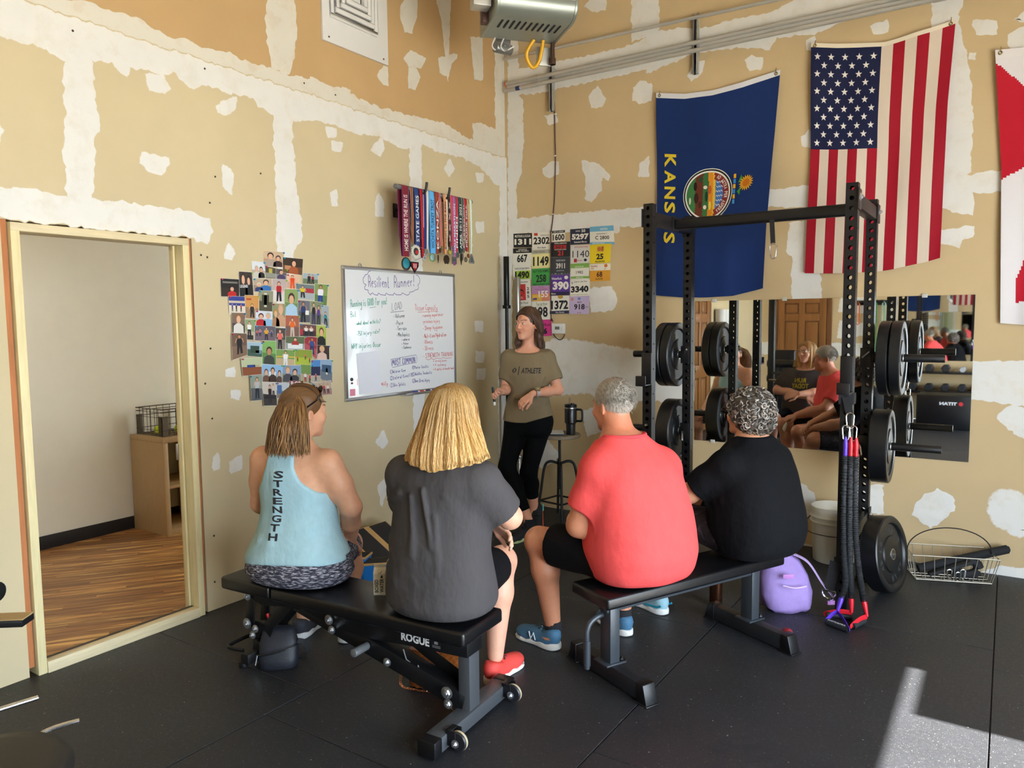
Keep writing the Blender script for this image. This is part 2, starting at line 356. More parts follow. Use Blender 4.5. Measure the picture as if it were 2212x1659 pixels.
for z, pts, up in (
 (0, [(-3.295,2.912),(-3.209,2.935),(-3.172,2.880),(-3.204,2.848),(-3.282,2.841)], 0), (0, [(-2.889,2.849),(-2.763,2.930),(-2.776,2.865),(-2.840,2.817),(-2.880,2.816)], 0),
 (0, [(-3.341,2.511),(-3.196,2.505),(-3.216,2.444),(-3.244,2.420),(-3.312,2.429),(-3.348,2.463)], 0), (0, [(-2.864,2.527),(-2.804,2.493),(-2.820,2.376),(-2.870,2.413)], 0),
 (0, [(-2.877,2.036),(-2.849,2.091),(-2.815,2.040),(-2.838,2.008),(-2.879,2.009)], 0), (0, [(-2.082,2.900),(-2.001,2.901),(-2.003,2.861),(-2.071,2.837)], 0),
 (0, [(-2.045,2.817),(-1.949,2.821),(-1.965,2.772),(-2.034,2.759)], 0), (0, [(-2.065,2.478),(-2.016,2.510),(-2.009,2.415),(-2.055,2.404)], 0),
 (0, [(-4.014,2.518),(-3.978,2.499),(-3.999,2.454),(-4.030,2.455)], 0), (0, [(-1.680,2.829),(-1.567,2.936),(-1.554,2.863),(-1.588,2.803)], 0),
 (0, [(-.870,2.832),(-.799,2.917),(-.751,2.852),(-.812,2.787)], 0), (0, [(-.457,2.861),(-.346,2.872),(-.359,2.812),(-.437,2.794)], 0),
 (0, [(-.467,2.451),(-.355,2.475),(-.357,2.397),(-.447,2.375)], 0), (0, [(-1.646,2.470),(-1.613,2.539),(-1.567,2.491),(-1.578,2.391),(-1.649,2.383)], 0),
 (1, [(-1.324,3.909),(-1.253,4.010),(-1.140,4.049),(-1.153,3.899),(-1.209,3.764),(-1.287,3.746),(-1.334,3.840)], 1), (1, [(-.920,4.113),(-.735,4.176),(-.755,4.028),(-.769,3.787),(-.792,3.519),(-.811,3.680),(-.858,3.960)], 1),
 (1, [(-1.302,3.555),(-1.231,3.630),(-1.054,3.624),(-1.111,3.540),(-1.182,3.521),(-1.252,3.513)], 1), (1, [(-1.249,3.503),(-1.165,3.514),(-1.122,3.469),(-1.187,3.362),(-1.257,3.356),(-1.263,3.421)], 1),
 (1, [(-.904,3.666),(-.747,3.734),(-.666,3.762),(-.677,3.729),(-.739,3.676),(-.791,3.555),(-.888,3.565)], 1), (1, [(-.485,3.949),(-.321,3.993),(-.318,3.652),(-.439,3.628)], 1),
 (1, [(-1.584,3.359),(-1.518,3.441),(-1.478,3.441),(-1.475,3.318),(-1.523,3.311)], 1), (0, [(-1.705,.783),(-1.626,.857),(-1.581,.766),(-1.640,.731)], 0), (0, [(-1.692,.462),(-1.619,.499),(-1.603,.411),(-1.664,.314)], 0),
 (0, [(-.497,1.634),(-.385,1.634),(-.387,1.551),(-.486,1.557)], 0), (0, [(-.490,1.382),(-.370,1.369),(-.386,1.290),(-.492,1.304)], 0), (0, [(-.480,1.232),(-.360,1.225),(-.375,1.147),(-.482,1.154)], 0),
 (0, [(-2.904,1.368),(-2.851,1.376),(-2.853,1.333),(-2.899,1.336)], 0), (0, [(-2.905,.830),(-2.828,.859),(-2.825,.789),(-2.895,.768)], 0), (0, [(-3.012,.874),(-2.981,.896),(-2.973,.814),(-3.009,.807)], 0), (0, [(-2.873,1.245),(-2.817,1.241),(-2.828,1.196),(-2.875,1.205)], 0),
 ): patch(WL, pts, .012 if up else .022, .0011+.0004*rnd.random(), 'L', P_UP if up else P_LOW, .003)
for s, pts in (
 (.012, [(.031,4.070),(.132,4.048),(.131,3.592),(.175,3.532),(.179,3.190),(.152,2.928),(.102,2.800),(.102,2.531),(.229,2.494),(.098,2.396),(.045,2.126),(.022,-.075),(-.016,-.080)]),
 (.012, [(.129,3.789),(.443,3.793),(.739,3.772),(1.196,3.776),(1.417,3.828),(1.418,3.573),(1.021,3.571),(.666,3.568),(.286,3.565),(.127,3.586)]),
 (.012, [(1.316,3.844),(1.609,3.812),(1.783,3.774),(2.000,3.787),(2.244,3.779),(2.419,3.820),(2.475,3.858),(3.210,3.679),(3.114,3.638),(2.850,3.645),(2.702,3.607),(2.549,3.572),(2.295,3.603),(2.249,3.531),(2.078,3.581),(1.811,3.612),(1.692,3.611),(1.515,3.583),(1.318,3.539)]),
 (.012, [(.074,2.527),(.736,2.529),(1.308,2.515),(1.553,2.528),(1.555,2.362),(1.092,2.386),(1.092,2.342),(.433,2.398),(.098,2.403)]),
 (.012, [(2.145,2.526),(2.267,2.550),(2.457,2.554),(2.617,2.561),(2.620,2.396),(2.257,2.442),(2.146,2.440)]),
 (.012, [(3.246,2.525),(3.419,2.516),(3.656,2.520),(3.772,2.516),(3.776,2.403),(3.660,2.405),(3.507,2.400),(3.527,2.344),(3.511,2.271),(3.465,2.275),(3.300,2.355)]),
 (.012, [(3.249,3.669),(3.427,3.626),(3.396,3.468),(3.450,3.238),(3.474,3.078),(3.488,2.929),(3.497,2.739),(3.493,2.539),(3.439,2.492),(3.288,2.444),(3.270,3.306)]),
 (.012, [(2.415,2.306),(2.577,2.317),(2.609,2.160),(2.635,1.753),(2.438,1.758),(2.437,2.075),(2.395,2.114)]),
 (.012, [(2.905,3.545),(2.996,3.568),(3.008,3.490),(2.927,3.485)]), (.012, [(3.479,3.449),(3.596,3.423),(3.599,3.341),(3.500,3.362)]),
 (.014, [(2.079,3.487),(2.128,3.513),(2.202,3.475),(2.203,3.403),(2.117,3.419)]), (.012, [(1.653,3.457),(1.706,3.548),(1.785,3.545),(1.747,3.453),(1.680,3.415)]),
 (.012, [(2.493,3.533),(2.549,3.555),(2.551,3.463),(2.506,3.472)]), (.012, [(2.484,2.894),(2.529,2.935),(2.566,2.801),(2.485,2.835)]),
 (.012, [(3.344,2.188),(3.523,2.196),(3.525,2.131),(3.461,2.114),(3.453,2.071),(3.347,2.111)]), (.012, [(1.275,3.475),(1.361,3.460),(1.362,3.329),(1.290,3.329)]),
 (.012, [(3.684,3.413),(3.759,3.446),(3.762,3.376)]), (.012, [(3.661,3.328),(3.763,3.356),(3.769,3.215),(3.682,3.233)]), (.012, [(3.458,3.258),(3.500,3.254),(3.496,3.214),(3.464,3.220)]),
 (.012, [(.811,3.450),(.896,3.515),(.966,3.411),(.938,3.354),(.839,3.358)]), (.012, [(1.211,3.453),(1.264,3.491),(1.355,3.462),(1.356,3.333),(1.264,3.325),(1.204,3.358)]),
 (.012, [(.394,3.367),(.501,3.362),(.523,3.295),(.439,3.282)]), (.014, [(.375,2.928),(.437,2.973),(.529,2.974),(.528,2.871),(.436,2.849),(.375,2.889)]),
 (.014, [(.752,2.946),(.867,2.919),(.952,2.859),(1.008,2.790),(.994,2.761),(.938,2.798),(.924,2.688),(.838,2.608),(.780,2.639),(.795,2.752),(.766,2.869)]),
 (.012, [(1.266,2.857),(1.345,2.907),(1.340,2.753),(1.260,2.756)]), (.014, [(.783,4.167),(.840,4.226),(.966,4.196),(.966,4.100),(.854,4.114)]),
 (.012, [(1.195,4.164),(1.415,4.111),(1.417,3.840),(1.196,3.800)]), (.03, [(.805,1.894),(1.017,1.898),(1.067,1.810),(1.038,1.725),(.848,1.713)]),
 (.05, [(.254,1.366),(.490,1.469),(.890,1.433),(1.304,1.362),(1.326,1.009),(1.060,.966),(.803,1.043),(.464,1.008),(.251,1.080)]), (.03, [(.750,.863),(.890,.910),(.933,.718),(.803,.669)]),
 (.015, [(3.522,1.349),(3.818,1.353),(3.848,1.351),(3.859,1.081),(3.691,1.103),(3.530,1.113)]), (.015, [(1.039,1.225),(1.800,1.281),(1.803,1.025),(1.060,.966)]),
 (.02, [(3.700,1.002),(3.732,1.058),(3.777,1.081),(3.850,1.045),(3.857,.876),(3.794,.912),(3.730,.962)]),
 (.01, [(3.241,.325),(3.271,.404),(3.312,.467),(3.382,.508),(3.452,.484),(3.482,.431),(3.476,.381),(3.416,.308),(3.348,.240),(3.312,.268),(3.282,.297)]),
 (.05, [(3.681,.480),(3.737,.542),(3.814,.528),(3.879,.497),(3.886,.297),(3.831,.273),(3.791,.298),(3.712,.334),(3.684,.409)]),
 (.015, [(2.418,.440),(2.538,.444),(2.614,.391),(2.623,.356),(2.617,.257),(2.543,.184),(2.423,.222)]), (.01, [(2.894,.485),(3.062,.500),(3.060,.309),(2.899,.287)]),
 (.02, [(3.607,-.037),(3.671,.016),(3.768,.057),(3.896,.049),(3.898,-.010),(3.771,-.006),(3.672,-.008)]), (.02, [(2.461,.017),(2.664,.005),(2.665,-.018),(2.462,-.014)]),
 (.03, [(.149,.535),(.391,.597),(.531,.466),(.341,.345)]), (.012, [(.629,2.035),(.696,2.051),(.700,1.994),(.638,1.988)]),
 ): patch(WR, pts, s, .0010+.0006*rnd.random(), 'R', P_RW, .005)
for s, pts in ((.015, [(1.3, 1.75), (1.75, 1.72), (1.78, 2.0), (1.35, 2.03)]), (.015, [(1.3, 1.3), (1.7, 1.35), (1.72, 1.55), (1.33, 1.6)]), (.02, [(0, 1.02), (4.5, 1.0), (4.5, 1.2), (0, 1.22)]),
               (.02, [(2.9, 2.2), (3.3, 2.25), (3.2, 2.5), (2.95, 2.45)]), (.02, [(3.7, 1.95), (4.1, 2.0), (4.0, 2.3), (3.75, 2.2)])): patch(WB, pts, s, .001, 'B', P_RW)
# ---- screw heads and scuffs in the left wall
mdk = mat('dark_hole', '#3a3128', .8)
for (y, z) in [(-2.958,3.034),(-2.247,3.139),(-1.985,3.130),(-2.962,2.308),(-2.613,2.523),(-3.031,2.015),(-2.993,2.006),(-3.654,3.021),(-2.921,2.457)]+[(-2.993,2.005),(-2.997,1.497),(-3.040,1.302),(-3.006,1.101),(-3.027,.429),(-3.035,.161)]:
    q = MB(); q.lathe([(.006, 0), (.005, .0025), (0, .003)], (.001 if z < SEAM else -.013, y, z), (1, 0, 0), 8); q.build('screw_head', mdk, WL)
# ---- doorway: raw pine jambs, red-brown stud edge showing, pine sill
pine = mat('pine', '#e2d2a0', .6, var=.10, vscale=5, stretch=(14, 14, 1.2)); pine2 = mat('pine_flat', '#d9c8a0', .6, var=.12, vscale=5, stretch=(14, 1.2, 14)); stud = mat('stud_wood', '#b5703f', .7, var=.15, vscale=6, stretch=(12, 12, 1))
D1 = thing('door_1', None, None, (0, (DY0+DY1)/2, 0), kind='structure')
JT = .038
for ya in (DY0+.03, DY1-.03-JT):
    q = MB(); q.box(-T-.01, ya, 0, .022, ya+JT, DZ-.012); q.build('jamb', pine, D1, bevel=.002)
q = MB(); q.box(-T-.01, DY0+.03, DZ-.012-JT, .023, DY1-.03, DZ-.012); q.build('door_header', pine2, D1, bevel=.002)
q = MB(); q.box(-.02, DY0+.068, 0, .03, DY1-.068, .055); q.build('sill', pine2, D1, bevel=.002)
q = MB(); q.box(-.05, DY0+.068, .0, -.021, DY1-.068, .052); q.build('threshold_strip', mat('dark_strip', '#3a332c', .5), D1)
for ya, yb in ((DY0-.005, DY0+.026), (DY1-.024, DY1-.004)):
    q = MB(); q.box(-T, ya, .04, -.006, yb, DZ); q.build('stud', stud, D1)
q = MB(); q.box(-.085, DY1-.031-JT-.012, 0, -.05, DY1-.031-JT, DZ-.05); q.build('door_stop', pine, D1, bevel=.002)
q = MB(); q.box(-.104, DY1-.031-JT-.016, .88, -.088, DY1-.031-JT, .97); q.build('strike_plate', mat('steel', '#c9c9c6', .3, 1), D1, bevel=.001)
# ---- room behind the doorway
sw = mat('side_paint', '#dcd3bd', .7, var=.02)
w = MB(); w.box(-2.25, -6.2, 0, -2.1, .9, 2.75); struct(w, 'wall_side_room', sw, smooth=False)
w = MB(); w.box(-2.25, -6.3, 0, -T, -6.2, 2.75); struct(w, 'wall_side_room_near', sw, smooth=False)
w = MB(); w.box(-2.25, .9, 0, -T, 1.0, 2.75); struct(w, 'wall_side_room_far', sw, smooth=False)
w = MB(); w.box(-2.25, -6.3, 2.75, -T, 1.0, 2.85); struct(w, 'ceiling_side_room', mat('side_ceiling', '#e6e1d6', .8), smooth=False)
w = MB(); w.box(-2.1, -6.2, 0, -2.088, .9, .10); struct(w, 'baseboard_side_room', mat('vinyl_base', '#1d1b1a', .45), bevel=.003)
w = MB(); w.box(-2.25, -6.3, -.05, -T, 1.0, -.004); w.box(-T, DY0, -.05, 0, DY1, -.004); FS = struct(w, 'floor_side_room', mat('underlay', '#3a2c20', .8), smooth=False)
m, nt, b = new_mat('plank_wood'); oi = nd(nt, 'ShaderNodeObjectInfo').outputs['Random']
vec = mapv(nt, (1.3, 22, 22)); ad = nd(nt, 'ShaderNodeVectorMath', operation='ADD'); nt.links.new(vec, ad.inputs[0])
cx = nd(nt, 'ShaderNodeCombineXYZ'); mu = nd(nt, 'ShaderNodeMath', operation='MULTIPLY'); nt.links.new(oi, mu.inputs[0]); mu.inputs[1].default_value = 90
nt.links.new(mu.outputs[0], cx.inputs[0]); nt.links.new(mu.outputs[0], cx.inputs[1]); nt.links.new(cx.outputs[0], ad.inputs[1])
g = noise(nt, 1.1, 4, .6, ad.outputs[0], .6)
colr = ramp(nt, g, [(.30, hx('#6a4a2e')), (.45, hx('#946640')), (.56, hx('#b08250')), (.64, hx('#e6bc78'))])
colr = mixc(nt, 1.0, colr, ramp(nt, oi, [(0, (.72, .70, .68)), (1, (1.15, 1.1, 1.0))]), 'MULTIPLY')
nt.links.new(colr, b.inputs['Base Color']); b.inputs['Roughness'].default_value = .38
pl_dir = Vector((.6, .8, 0)); pl_n = Vector((.8, -.6, 0)); PWD, PLN = .062, .9
pm = MB(); pm.box(0, -PWD/2+.0006, -.006, PLN-.001, PWD/2-.0006, 0); pme = pm.build('plank', m, FS, bevel=.0008, seg=1)
pme.data.materials[0] = m; ang = math.atan2(.8, .6); bpy.data.objects.remove(pme)
def clip_poly(P, n, d):
    out = []
    for i in range(len(P)):
        a, b = P[i], P[(i+1) % len(P)]; da, db = a.dot(n)-d, b.dot(n)-d
        if da <= 0: out.append(a)
        if da*db < 0: out.append(a.lerp(b, da/(da-db)))
    return out
for i in range(-60, 60):
    offs = (i*.377) % PLN
    for k in range(-8, 8):
        o = pl_n*(i*PWD) + pl_dir*(k*PLN+offs) + Vector((-1.1, -3.0, 0)); g_ = .0007; h_ = PWD/2-g_
        P_ = [o+pl_dir*g_-pl_n*h_, o+pl_dir*(PLN-g_)-pl_n*h_, o+pl_dir*(PLN-g_)+pl_n*h_, o+pl_dir*g_+pl_n*h_]
        c = sum(P_, Vector())/4; door = DY0+.07 < c.y < DY1-.07
        for n_, d_ in ((Vector((1, 0, 0)), -.022 if door else -T-.001), (Vector((-1, 0, 0)), 2.1), (Vector((0, 1, 0)), -1.5), (Vector((0, -1, 0)), 4.5)):
            P_ = clip_poly(P_, n_, d_)
            if len(P_) < 3: break
        if len(P_) < 3: continue
        if door:
            for n_, d_ in ((Vector((0, 1, 0)), DY1-.07), (Vector((0, -1, 0)), -(DY0+.07))) if max(q.x for q in P_) > -T else (): P_ = clip_poly(P_, n_, d_)
            if len(P_) < 3: continue
        Ml = Matrix.Rotation(-ang, 4, 'Z'); q = MB(); q.prism([Ml @ (p_-o) for p_ in P_], (0, 0, -.006)); ob = q.build('plank', m, FS, smooth=False, world=False)
        ob.location = (o.x, o.y, 0); ob.rotation_euler = (0, 0, ang)
# a ceiling lamp lights the side room
L2 = thing('ceiling_lamp', 'flat white ceiling lamp in the room behind the doorway', 'lamp', (-1.1, -4.6, 2.69))
q = MB(); q.lathe([(.16, .06), (.17, .05), (.17, .02)], (-1.1, -4.6, 2.69), n=32); q.build('lamp_base', mat('white_plastic', '#e9e7e2', .4), L2)
q = MB(); q.lathe([(.16, .02), (.15, .0), (.08, -.02), (0, -.025)], (-1.1, -4.6, 2.69), n=32); q.build('diffuser', mat('lamp_glow', '#fff4e6', .5, emit=60), L2)
# ---------------------------------------------------------------- things on the left wall
def lw(y, z, d=0.0): return Vector((d, y, z))
def rw(x, z, d=0.0): return Vector((x, -d, z))
# ---- collage of snapshots: flat prints, picture drawn as flat shapes
SK = hx('#d9a98a'); SK2 = hx('#b98462')
def fig_bust(mb, F, cx, top, w, h, shirt, hair, skin=SK):
    def E(x, y, a, b, c, l, n=10): mb.poly([F(x+a*math.cos(6.283*i/n), y+b*math.sin(6.283*i/n), l) for i in range(n)], c)
    mb.poly([F(cx-w*.5, top-h, 2), F(cx+w*.5, top-h, 2), F(cx+w*.45, top-h*.62, 2), F(cx+w*.15, top-h*.48, 2), F(cx-w*.15, top-h*.48, 2), F(cx-w*.45, top-h*.62, 2)], shirt)
    E(cx, top-h*.22, w*.27, h*.24, hair, 3); E(cx, top-h*.29, w*.2, h*.2, skin, 4)
def fig_full(mb, F, cx, top, w, h, shirt, pants, skin=SK, hair=hx('#4a3222')):
    def E(x, y, a, b, c, l, n=8): mb.poly([F(x+a*math.cos(6.283*i/n), y+b*math.sin(6.283*i/n), l) for i in range(n)], c)
    mb.poly([F(cx-w*.25, top-h*.45, 2), F(cx+w*.25, top-h*.45, 2), F(cx+w*.34, top-h, 2), F(cx+w*.1, top-h, 2), F(cx, top-h*.6, 2), F(cx-w*.1, top-h, 2), F(cx-w*.3, top-h, 2)], pants)
    mb.poly([F(cx-w*.28, top-h*.52, 3), F(cx+w*.28, top-h*.52, 3), F(cx+w*.32, top-h*.22, 3), F(cx-w*.32, top-h*.22, 3)], shirt)
    mb.poly([F(cx-w*.5, top-h*.42, 4), F(cx-w*.4, top-h*.42, 4), F(cx-w*.22, top-h*.2, 4), F(cx-w*.36, top-h*.2, 4)], skin)
    mb.poly([F(cx+w*.5, top-h*.42, 4), F(cx+w*.4, top-h*.42, 4), F(cx+w*.22, top-h*.2, 4), F(cx+w*.36, top-h*.2, 4)], skin)
    E(cx, top-h*.1, w*.2, h*.11, hair, 3); E(cx, top-h*.12, w*.15, h*.085, skin, 5)
def B(*a): return ('b',)+a
def P(*a): return ('p',)+a
def Q(x0, y0, x1, y1, c): return ('r', x0, y0, x1, y1, c)
PH = [
 ([(-2.613,2.072),(-2.462,2.070),(-2.476,1.979),(-2.615,1.977)], 'c9ab8b', 'b58f72', [B(.33,.9,.6,.9,'a8988a','3a2a20'), B(.72,.75,.5,.75,'3a2626','2a1c18')], 'snapshot of two people flexing their arms, topmost photo of the collage'),
 ([(-2.606,1.978),(-2.521,1.968),(-2.524,1.905),(-2.609,1.905)], '4a4438', '7d7a68', [Q(.05,.1,.9,.5,'8f8f84'), Q(.3,.5,.6,.9,'b5a642')], 'tiny snapshot of parked bikes under the topmost photo'),
 ([(-2.529,1.968),(-2.449,1.964),(-2.451,1.902),(-2.532,1.902)], '5f5a58', '8a8f92', [B(.5,.95,.8,.95,'4b3b5e','241a16')], 'tiny snapshot of a person in glasses beneath a black strip'),
 ([(-2.474,2.040),(-2.316,2.039),(-2.328,1.937),(-2.478,1.946)], '3b2a1e', '6b4a30', [B(.55,.9,.5,.9,'a5552e','2a1a12'), Q(.1,.25,.4,.5,'b98462')], 'snapshot of a long-haired person sitting among brown woods'),
 ([(-2.702,2.002),(-2.613,2.001),(-2.608,1.907),(-2.702,1.904)], 'd8dde0', 'b9a694', [B(.35,.75,.6,.75,'c9c4ba','b9b0a6'), B(.7,.7,.5,.7,'16161a','2a1d18')], 'pale snapshot of a light figure beside one in black suit'),
 ([(-2.917,1.892),(-2.792,1.891),(-2.798,1.791),(-2.918,1.790)], '16110f', '2a1f1a', [B(.6,.6,.5,.6,'b8221f','1a1210'), Q(.1,.75,.9,.85,'77736c')], 'dark snapshot of a red shirt in a crowd, leftmost of the collage'),
 ([(-2.794,1.937),(-2.705,1.936),(-2.699,1.798),(-2.795,1.793)], '3a2f2c', '1d1918', [B(.3,.95,.6,.95,'121212','2c1d16'), B(.7,.85,.55,.8,'141414','241610'), ('t','LEGEND',.05,.35,.62,.47,'e6e6e6')], 'snapshot of two black shirts, one lettered in white'),
 ([(-2.699,1.899),(-2.563,1.902),(-2.570,1.827),(-2.698,1.824)], 'b8a48c', '9a8670', [B(.68,.95,.6,.95,'2f6fb0','3a2a1e'), B(.3,.7,.45,.7,'2a3a6a','d8cdbd')], 'snapshot of two friends, one in bright blue shirt'),
 ([(-2.320,1.951),(-2.198,1.950),(-2.203,1.884),(-2.327,1.884)], '9fb0b8', '6f7f62', [P(.4,.95,.35,.95,'1a1a1e','15151a'), P(.65,.9,.3,.9,'8f2a34','15151a')], 'snapshot of two standing people in black, upper right of the collage'),
 ([(-2.450,1.936),(-2.354,1.936),(-2.358,1.849),(-2.454,1.850)], 'e0b89a', 'c9a28a', [P(.45,.98,.6,.98,'e0491f','e05a2a')], 'snapshot of a person in bright orange jacket'),
 ([(-2.561,1.904),(-2.451,1.903),(-2.461,1.770),(-2.564,1.769)], 'b9a9a5', 'd9d0cc', [P(.45,.9,.6,.9,'b3202c','1d1a22'), Q(.5,.35,.75,.5,'e8a7b5')], 'snapshot of a person in red shirt holding a pink bundle'),
 ([(-2.382,1.882),(-2.232,1.877),(-2.238,1.781),(-2.382,1.789)], '6f7d80', 'a8b0b2', [Q(.5,.45,.95,.75,'b0303a'), P(.35,.9,.4,.8,'d8c023','2a2a2e')], 'snapshot of a yellow-shirted climber between red and grey panels'),
 ([(-2.230,1.887),(-2.117,1.885),(-2.135,1.748),(-2.237,1.751)], '7f9a55', '5f7a45', [P(.45,.97,.7,.97,'e6e6ee','23408a',SK2)], 'snapshot of a runner in white singlet on green field'),
 ([(-2.871,1.793),(-2.759,1.792),(-2.767,1.690),(-2.870,1.691)], '2f3f8a', 'd8cdbd', [Q(.0,.62,1,.75,'c8b9a8'), P(.2,.6,.15,.45,'2a4a9a','22222a'), P(.45,.58,.15,.45,'22222a','22222a'), P(.75,.58,.15,.45,'9a2a2a','22222a')], 'snapshot of small runners before blue and red banners'),
 ([(-2.762,1.800),(-2.664,1.800),(-2.672,1.662),(-2.763,1.666)], 'c8924f', '9a7a5a', [P(.5,.65,.5,.6,'2a2622','1c1a1c'), Q(.1,.8,.45,.88,'b04030')], 'orange-walled gym snapshot with a crouching lifter'),
 ([(-2.661,1.831),(-2.558,1.830),(-2.568,1.706),(-2.666,1.711)], '8f8f74', '4f4a38', [Q(.2,.3,.7,.8,'3f4030'), Q(.35,.2,.55,.9,'c9c6b0')], 'snapshot of tangled olive brush and branches'),
 ([(-2.474,1.846),(-2.367,1.846),(-2.374,1.681),(-2.479,1.683)], '8ba065', '6f8a58', [B(.5,.85,.9,.85,'a9c8e0','3a2418'), Q(.3,.62,.72,.72,'f0f0ee')], 'snapshot of a curly-haired person in white visor and pale blue'),
 ([(-2.372,1.779),(-2.265,1.775),(-2.276,1.638),(-2.376,1.641)], '6b6f78', '565a60', [P(.4,.95,.6,.95,'2a3a6a','15151a',SK2), Q(.5,.35,.85,.55,'ece8e0')], 'snapshot of a navy-clad runner holding a certificate'),
 ([(-2.274,1.776),(-2.176,1.769),(-2.188,1.623),(-2.279,1.627)], '7f8a6a', '6a6f5c', [P(.3,.95,.5,.95,'1a1a1c','3a2a5a'), P(.72,.85,.45,.85,'5a3a8a','2a2a3a')], 'snapshot of two runners, one black top and one purple'),
 ([(-2.182,1.750),(-2.118,1.746),(-2.121,1.596),(-2.185,1.639)], 'a0aab0', '8f9a9a', [P(.55,.7,.7,.65,'2f8a8f','1d1d22')], 'narrow snapshot of a figure in teal at right rim of the collage'),
 ([(-2.858,1.699),(-2.765,1.697),(-2.773,1.577),(-2.859,1.581)], '7a6454', '4f4038', [B(.5,.95,.8,.95,'d8d4cc','8a5f35')], 'snapshot of a flexing person in white tank, left side'),
 ([(-2.693,1.711),(-2.572,1.706),(-2.577,1.618),(-2.697,1.623)], 'cfd6de', 'a9b4c0', [B(.32,.85,.6,.85,'b8222c','4a1f1a'), B(.75,.92,.6,.92,'8fb8d8','b9b0a8')], 'snapshot of a couple in red and pale blue'),
 ([(-2.770,1.661),(-2.697,1.657),(-2.704,1.525),(-2.772,1.530)], '8a9a70', 'b8a890', [P(.4,.92,.6,.7,'e8e8e8','1a1a1c'), Q(.1,.1,.8,.3,'2a2a2c')], 'snapshot of a soccer player in white, lower left'),
 ([(-2.704,1.623),(-2.552,1.617),(-2.558,1.528),(-2.707,1.535)], '5f5a66', '6f6068', [P(.25,.8,.15,.5,'b06a8a','2a2a3a'), P(.55,.9,.25,.85,'d8a020','2a2230'), P(.8,.75,.15,.5,'3a4a8a','2a2a3a'), P(.1,.7,.12,.4,'c04a4a','2a2a3a')], 'busy race crowd snapshot with one yellow runner'),
 ([(-2.555,1.608),(-2.479,1.604),(-2.488,1.473),(-2.558,1.478)], '4a4440', '8a8078', [P(.45,.95,.7,.95,'e06a62','15151a')], 'snapshot of a person in coral top raising both arms'),
 ([(-2.571,1.756),(-2.476,1.754),(-2.482,1.613),(-2.574,1.618)], '8a8f6a', '6a7a50', [B(.66,1,.8,1,'c99a7a','c99a7a'), B(.25,.75,.6,.75,'a87a58','b8863f')], 'close-up snapshot of a blonde and a bald person cheek to cheek'),
 ([(-2.477,1.685),(-2.370,1.681),(-2.377,1.550),(-2.481,1.555)], 'a85f48', '7a5a50', [P(.5,.9,.5,.9,'e0691f','c9b8a8')], 'snapshot of an orange runner on red track'),
 ([(-2.367,1.630),(-2.199,1.618),(-2.203,1.546),(-2.368,1.554)], '6a4a48', '3a3032', [P(.3,.9,.25,.9,'e6e0da','1a1a1c'), P(.55,.9,.25,.9,'e0d8d0','1a1a1c'), Q(.75,.1,1,.6,'8a2f34'), Q(0,.1,.15,.6,'a83038')], 'dim gym snapshot with two white tops among red plates'),
 ([(-2.232,1.622),(-2.148,1.614),(-2.155,1.484),(-2.235,1.492)], 'a9ba52', '8fa545', [B(.5,.9,.9,.9,'17171a','6a4a32')], 'snapshot of a person in black tee on lime background'),
 ([(-2.867,1.582),(-2.763,1.577),(-2.765,1.452),(-2.867,1.426)], '6a5344', '7f6450', [P(.5,.95,.6,.8,'17151a','16161a',SK2)], 'snapshot of a weight lifter in black squatting, lower left rim'),
 ([(-2.481,1.554),(-2.333,1.547),(-2.338,1.468),(-2.483,1.476)], '5d6b4a', '8f9a92', [Q(.1,.05,.9,.45,'e0e2e0'), B(.5,.95,.4,.6,'a83a34','3a2a20')], 'snapshot of a hiker in red above a white boulder'),
 ([(-2.334,1.551),(-2.230,1.543),(-2.241,1.401),(-2.336,1.468)], '9a2f38', 'b0525a', [P(.6,.95,.6,.85,'3a4f8a','24305a',SK2)], 'snapshot of a blue-clad runner before a crimson tent'),
 ([(-2.763,1.527),(-2.657,1.521),(-2.663,1.435),(-2.764,1.446)], '9fb8c8', '3f5a4a', [Q(.2,.25,.8,.75,'2f4436'), Q(.55,.2,.95,.45,'6f8f9a')], 'snapshot of a mountain lake without people'),
 ([(-2.658,1.532),(-2.555,1.527),(-2.563,1.383),(-2.663,1.394)], '7fae62', '5f8a4a', [B(.5,.75,.8,.75,'3a3f3a','4a3020',SK2)], 'close-up snapshot of a bearded person before bright green trees'),
 ([(-2.558,1.476),(-2.415,1.466),(-2.424,1.362),(-2.561,1.375)], '7a9a52', 'c0a884', [Q(0,.55,1,.62,'d8b83a'), P(.5,.95,.4,.95,'ecebe8','dcdcda')], 'snapshot of a baseball pitcher in white uniform'),
 ([(-2.415,1.471),(-2.274,1.461),(-2.282,1.366),(-2.418,1.377)], '8a9a3a', 'a8b83f', [P(.15,.6,.12,.4,'c03a2a','2a2a2a'), P(.6,.75,.12,.4,'c04a2a','2a2a2a'), P(.85,.55,.12,.4,'c03a2a','2a2a2a')], 'snapshot of red players spread over yellow-green field'),
 ([(-2.234,1.492),(-2.131,1.485),(-2.133,1.393),(-2.236,1.402)], '3a2a2a', '2a2426', [B(.4,.97,.8,.97,'d8b8a8','d8b070')], 'close-up snapshot of a smiling blonde on dark background'),
 ([(-2.810,1.433),(-2.663,1.432),(-2.669,1.331),(-2.803,1.331)], 'b9c29a', '8a4f2e', [Q(.25,.45,.65,.6,'1f3f8a'), Q(.6,.5,.85,.57,'c99a7a')], 'snapshot of a person in blue holding a low arm balance'),
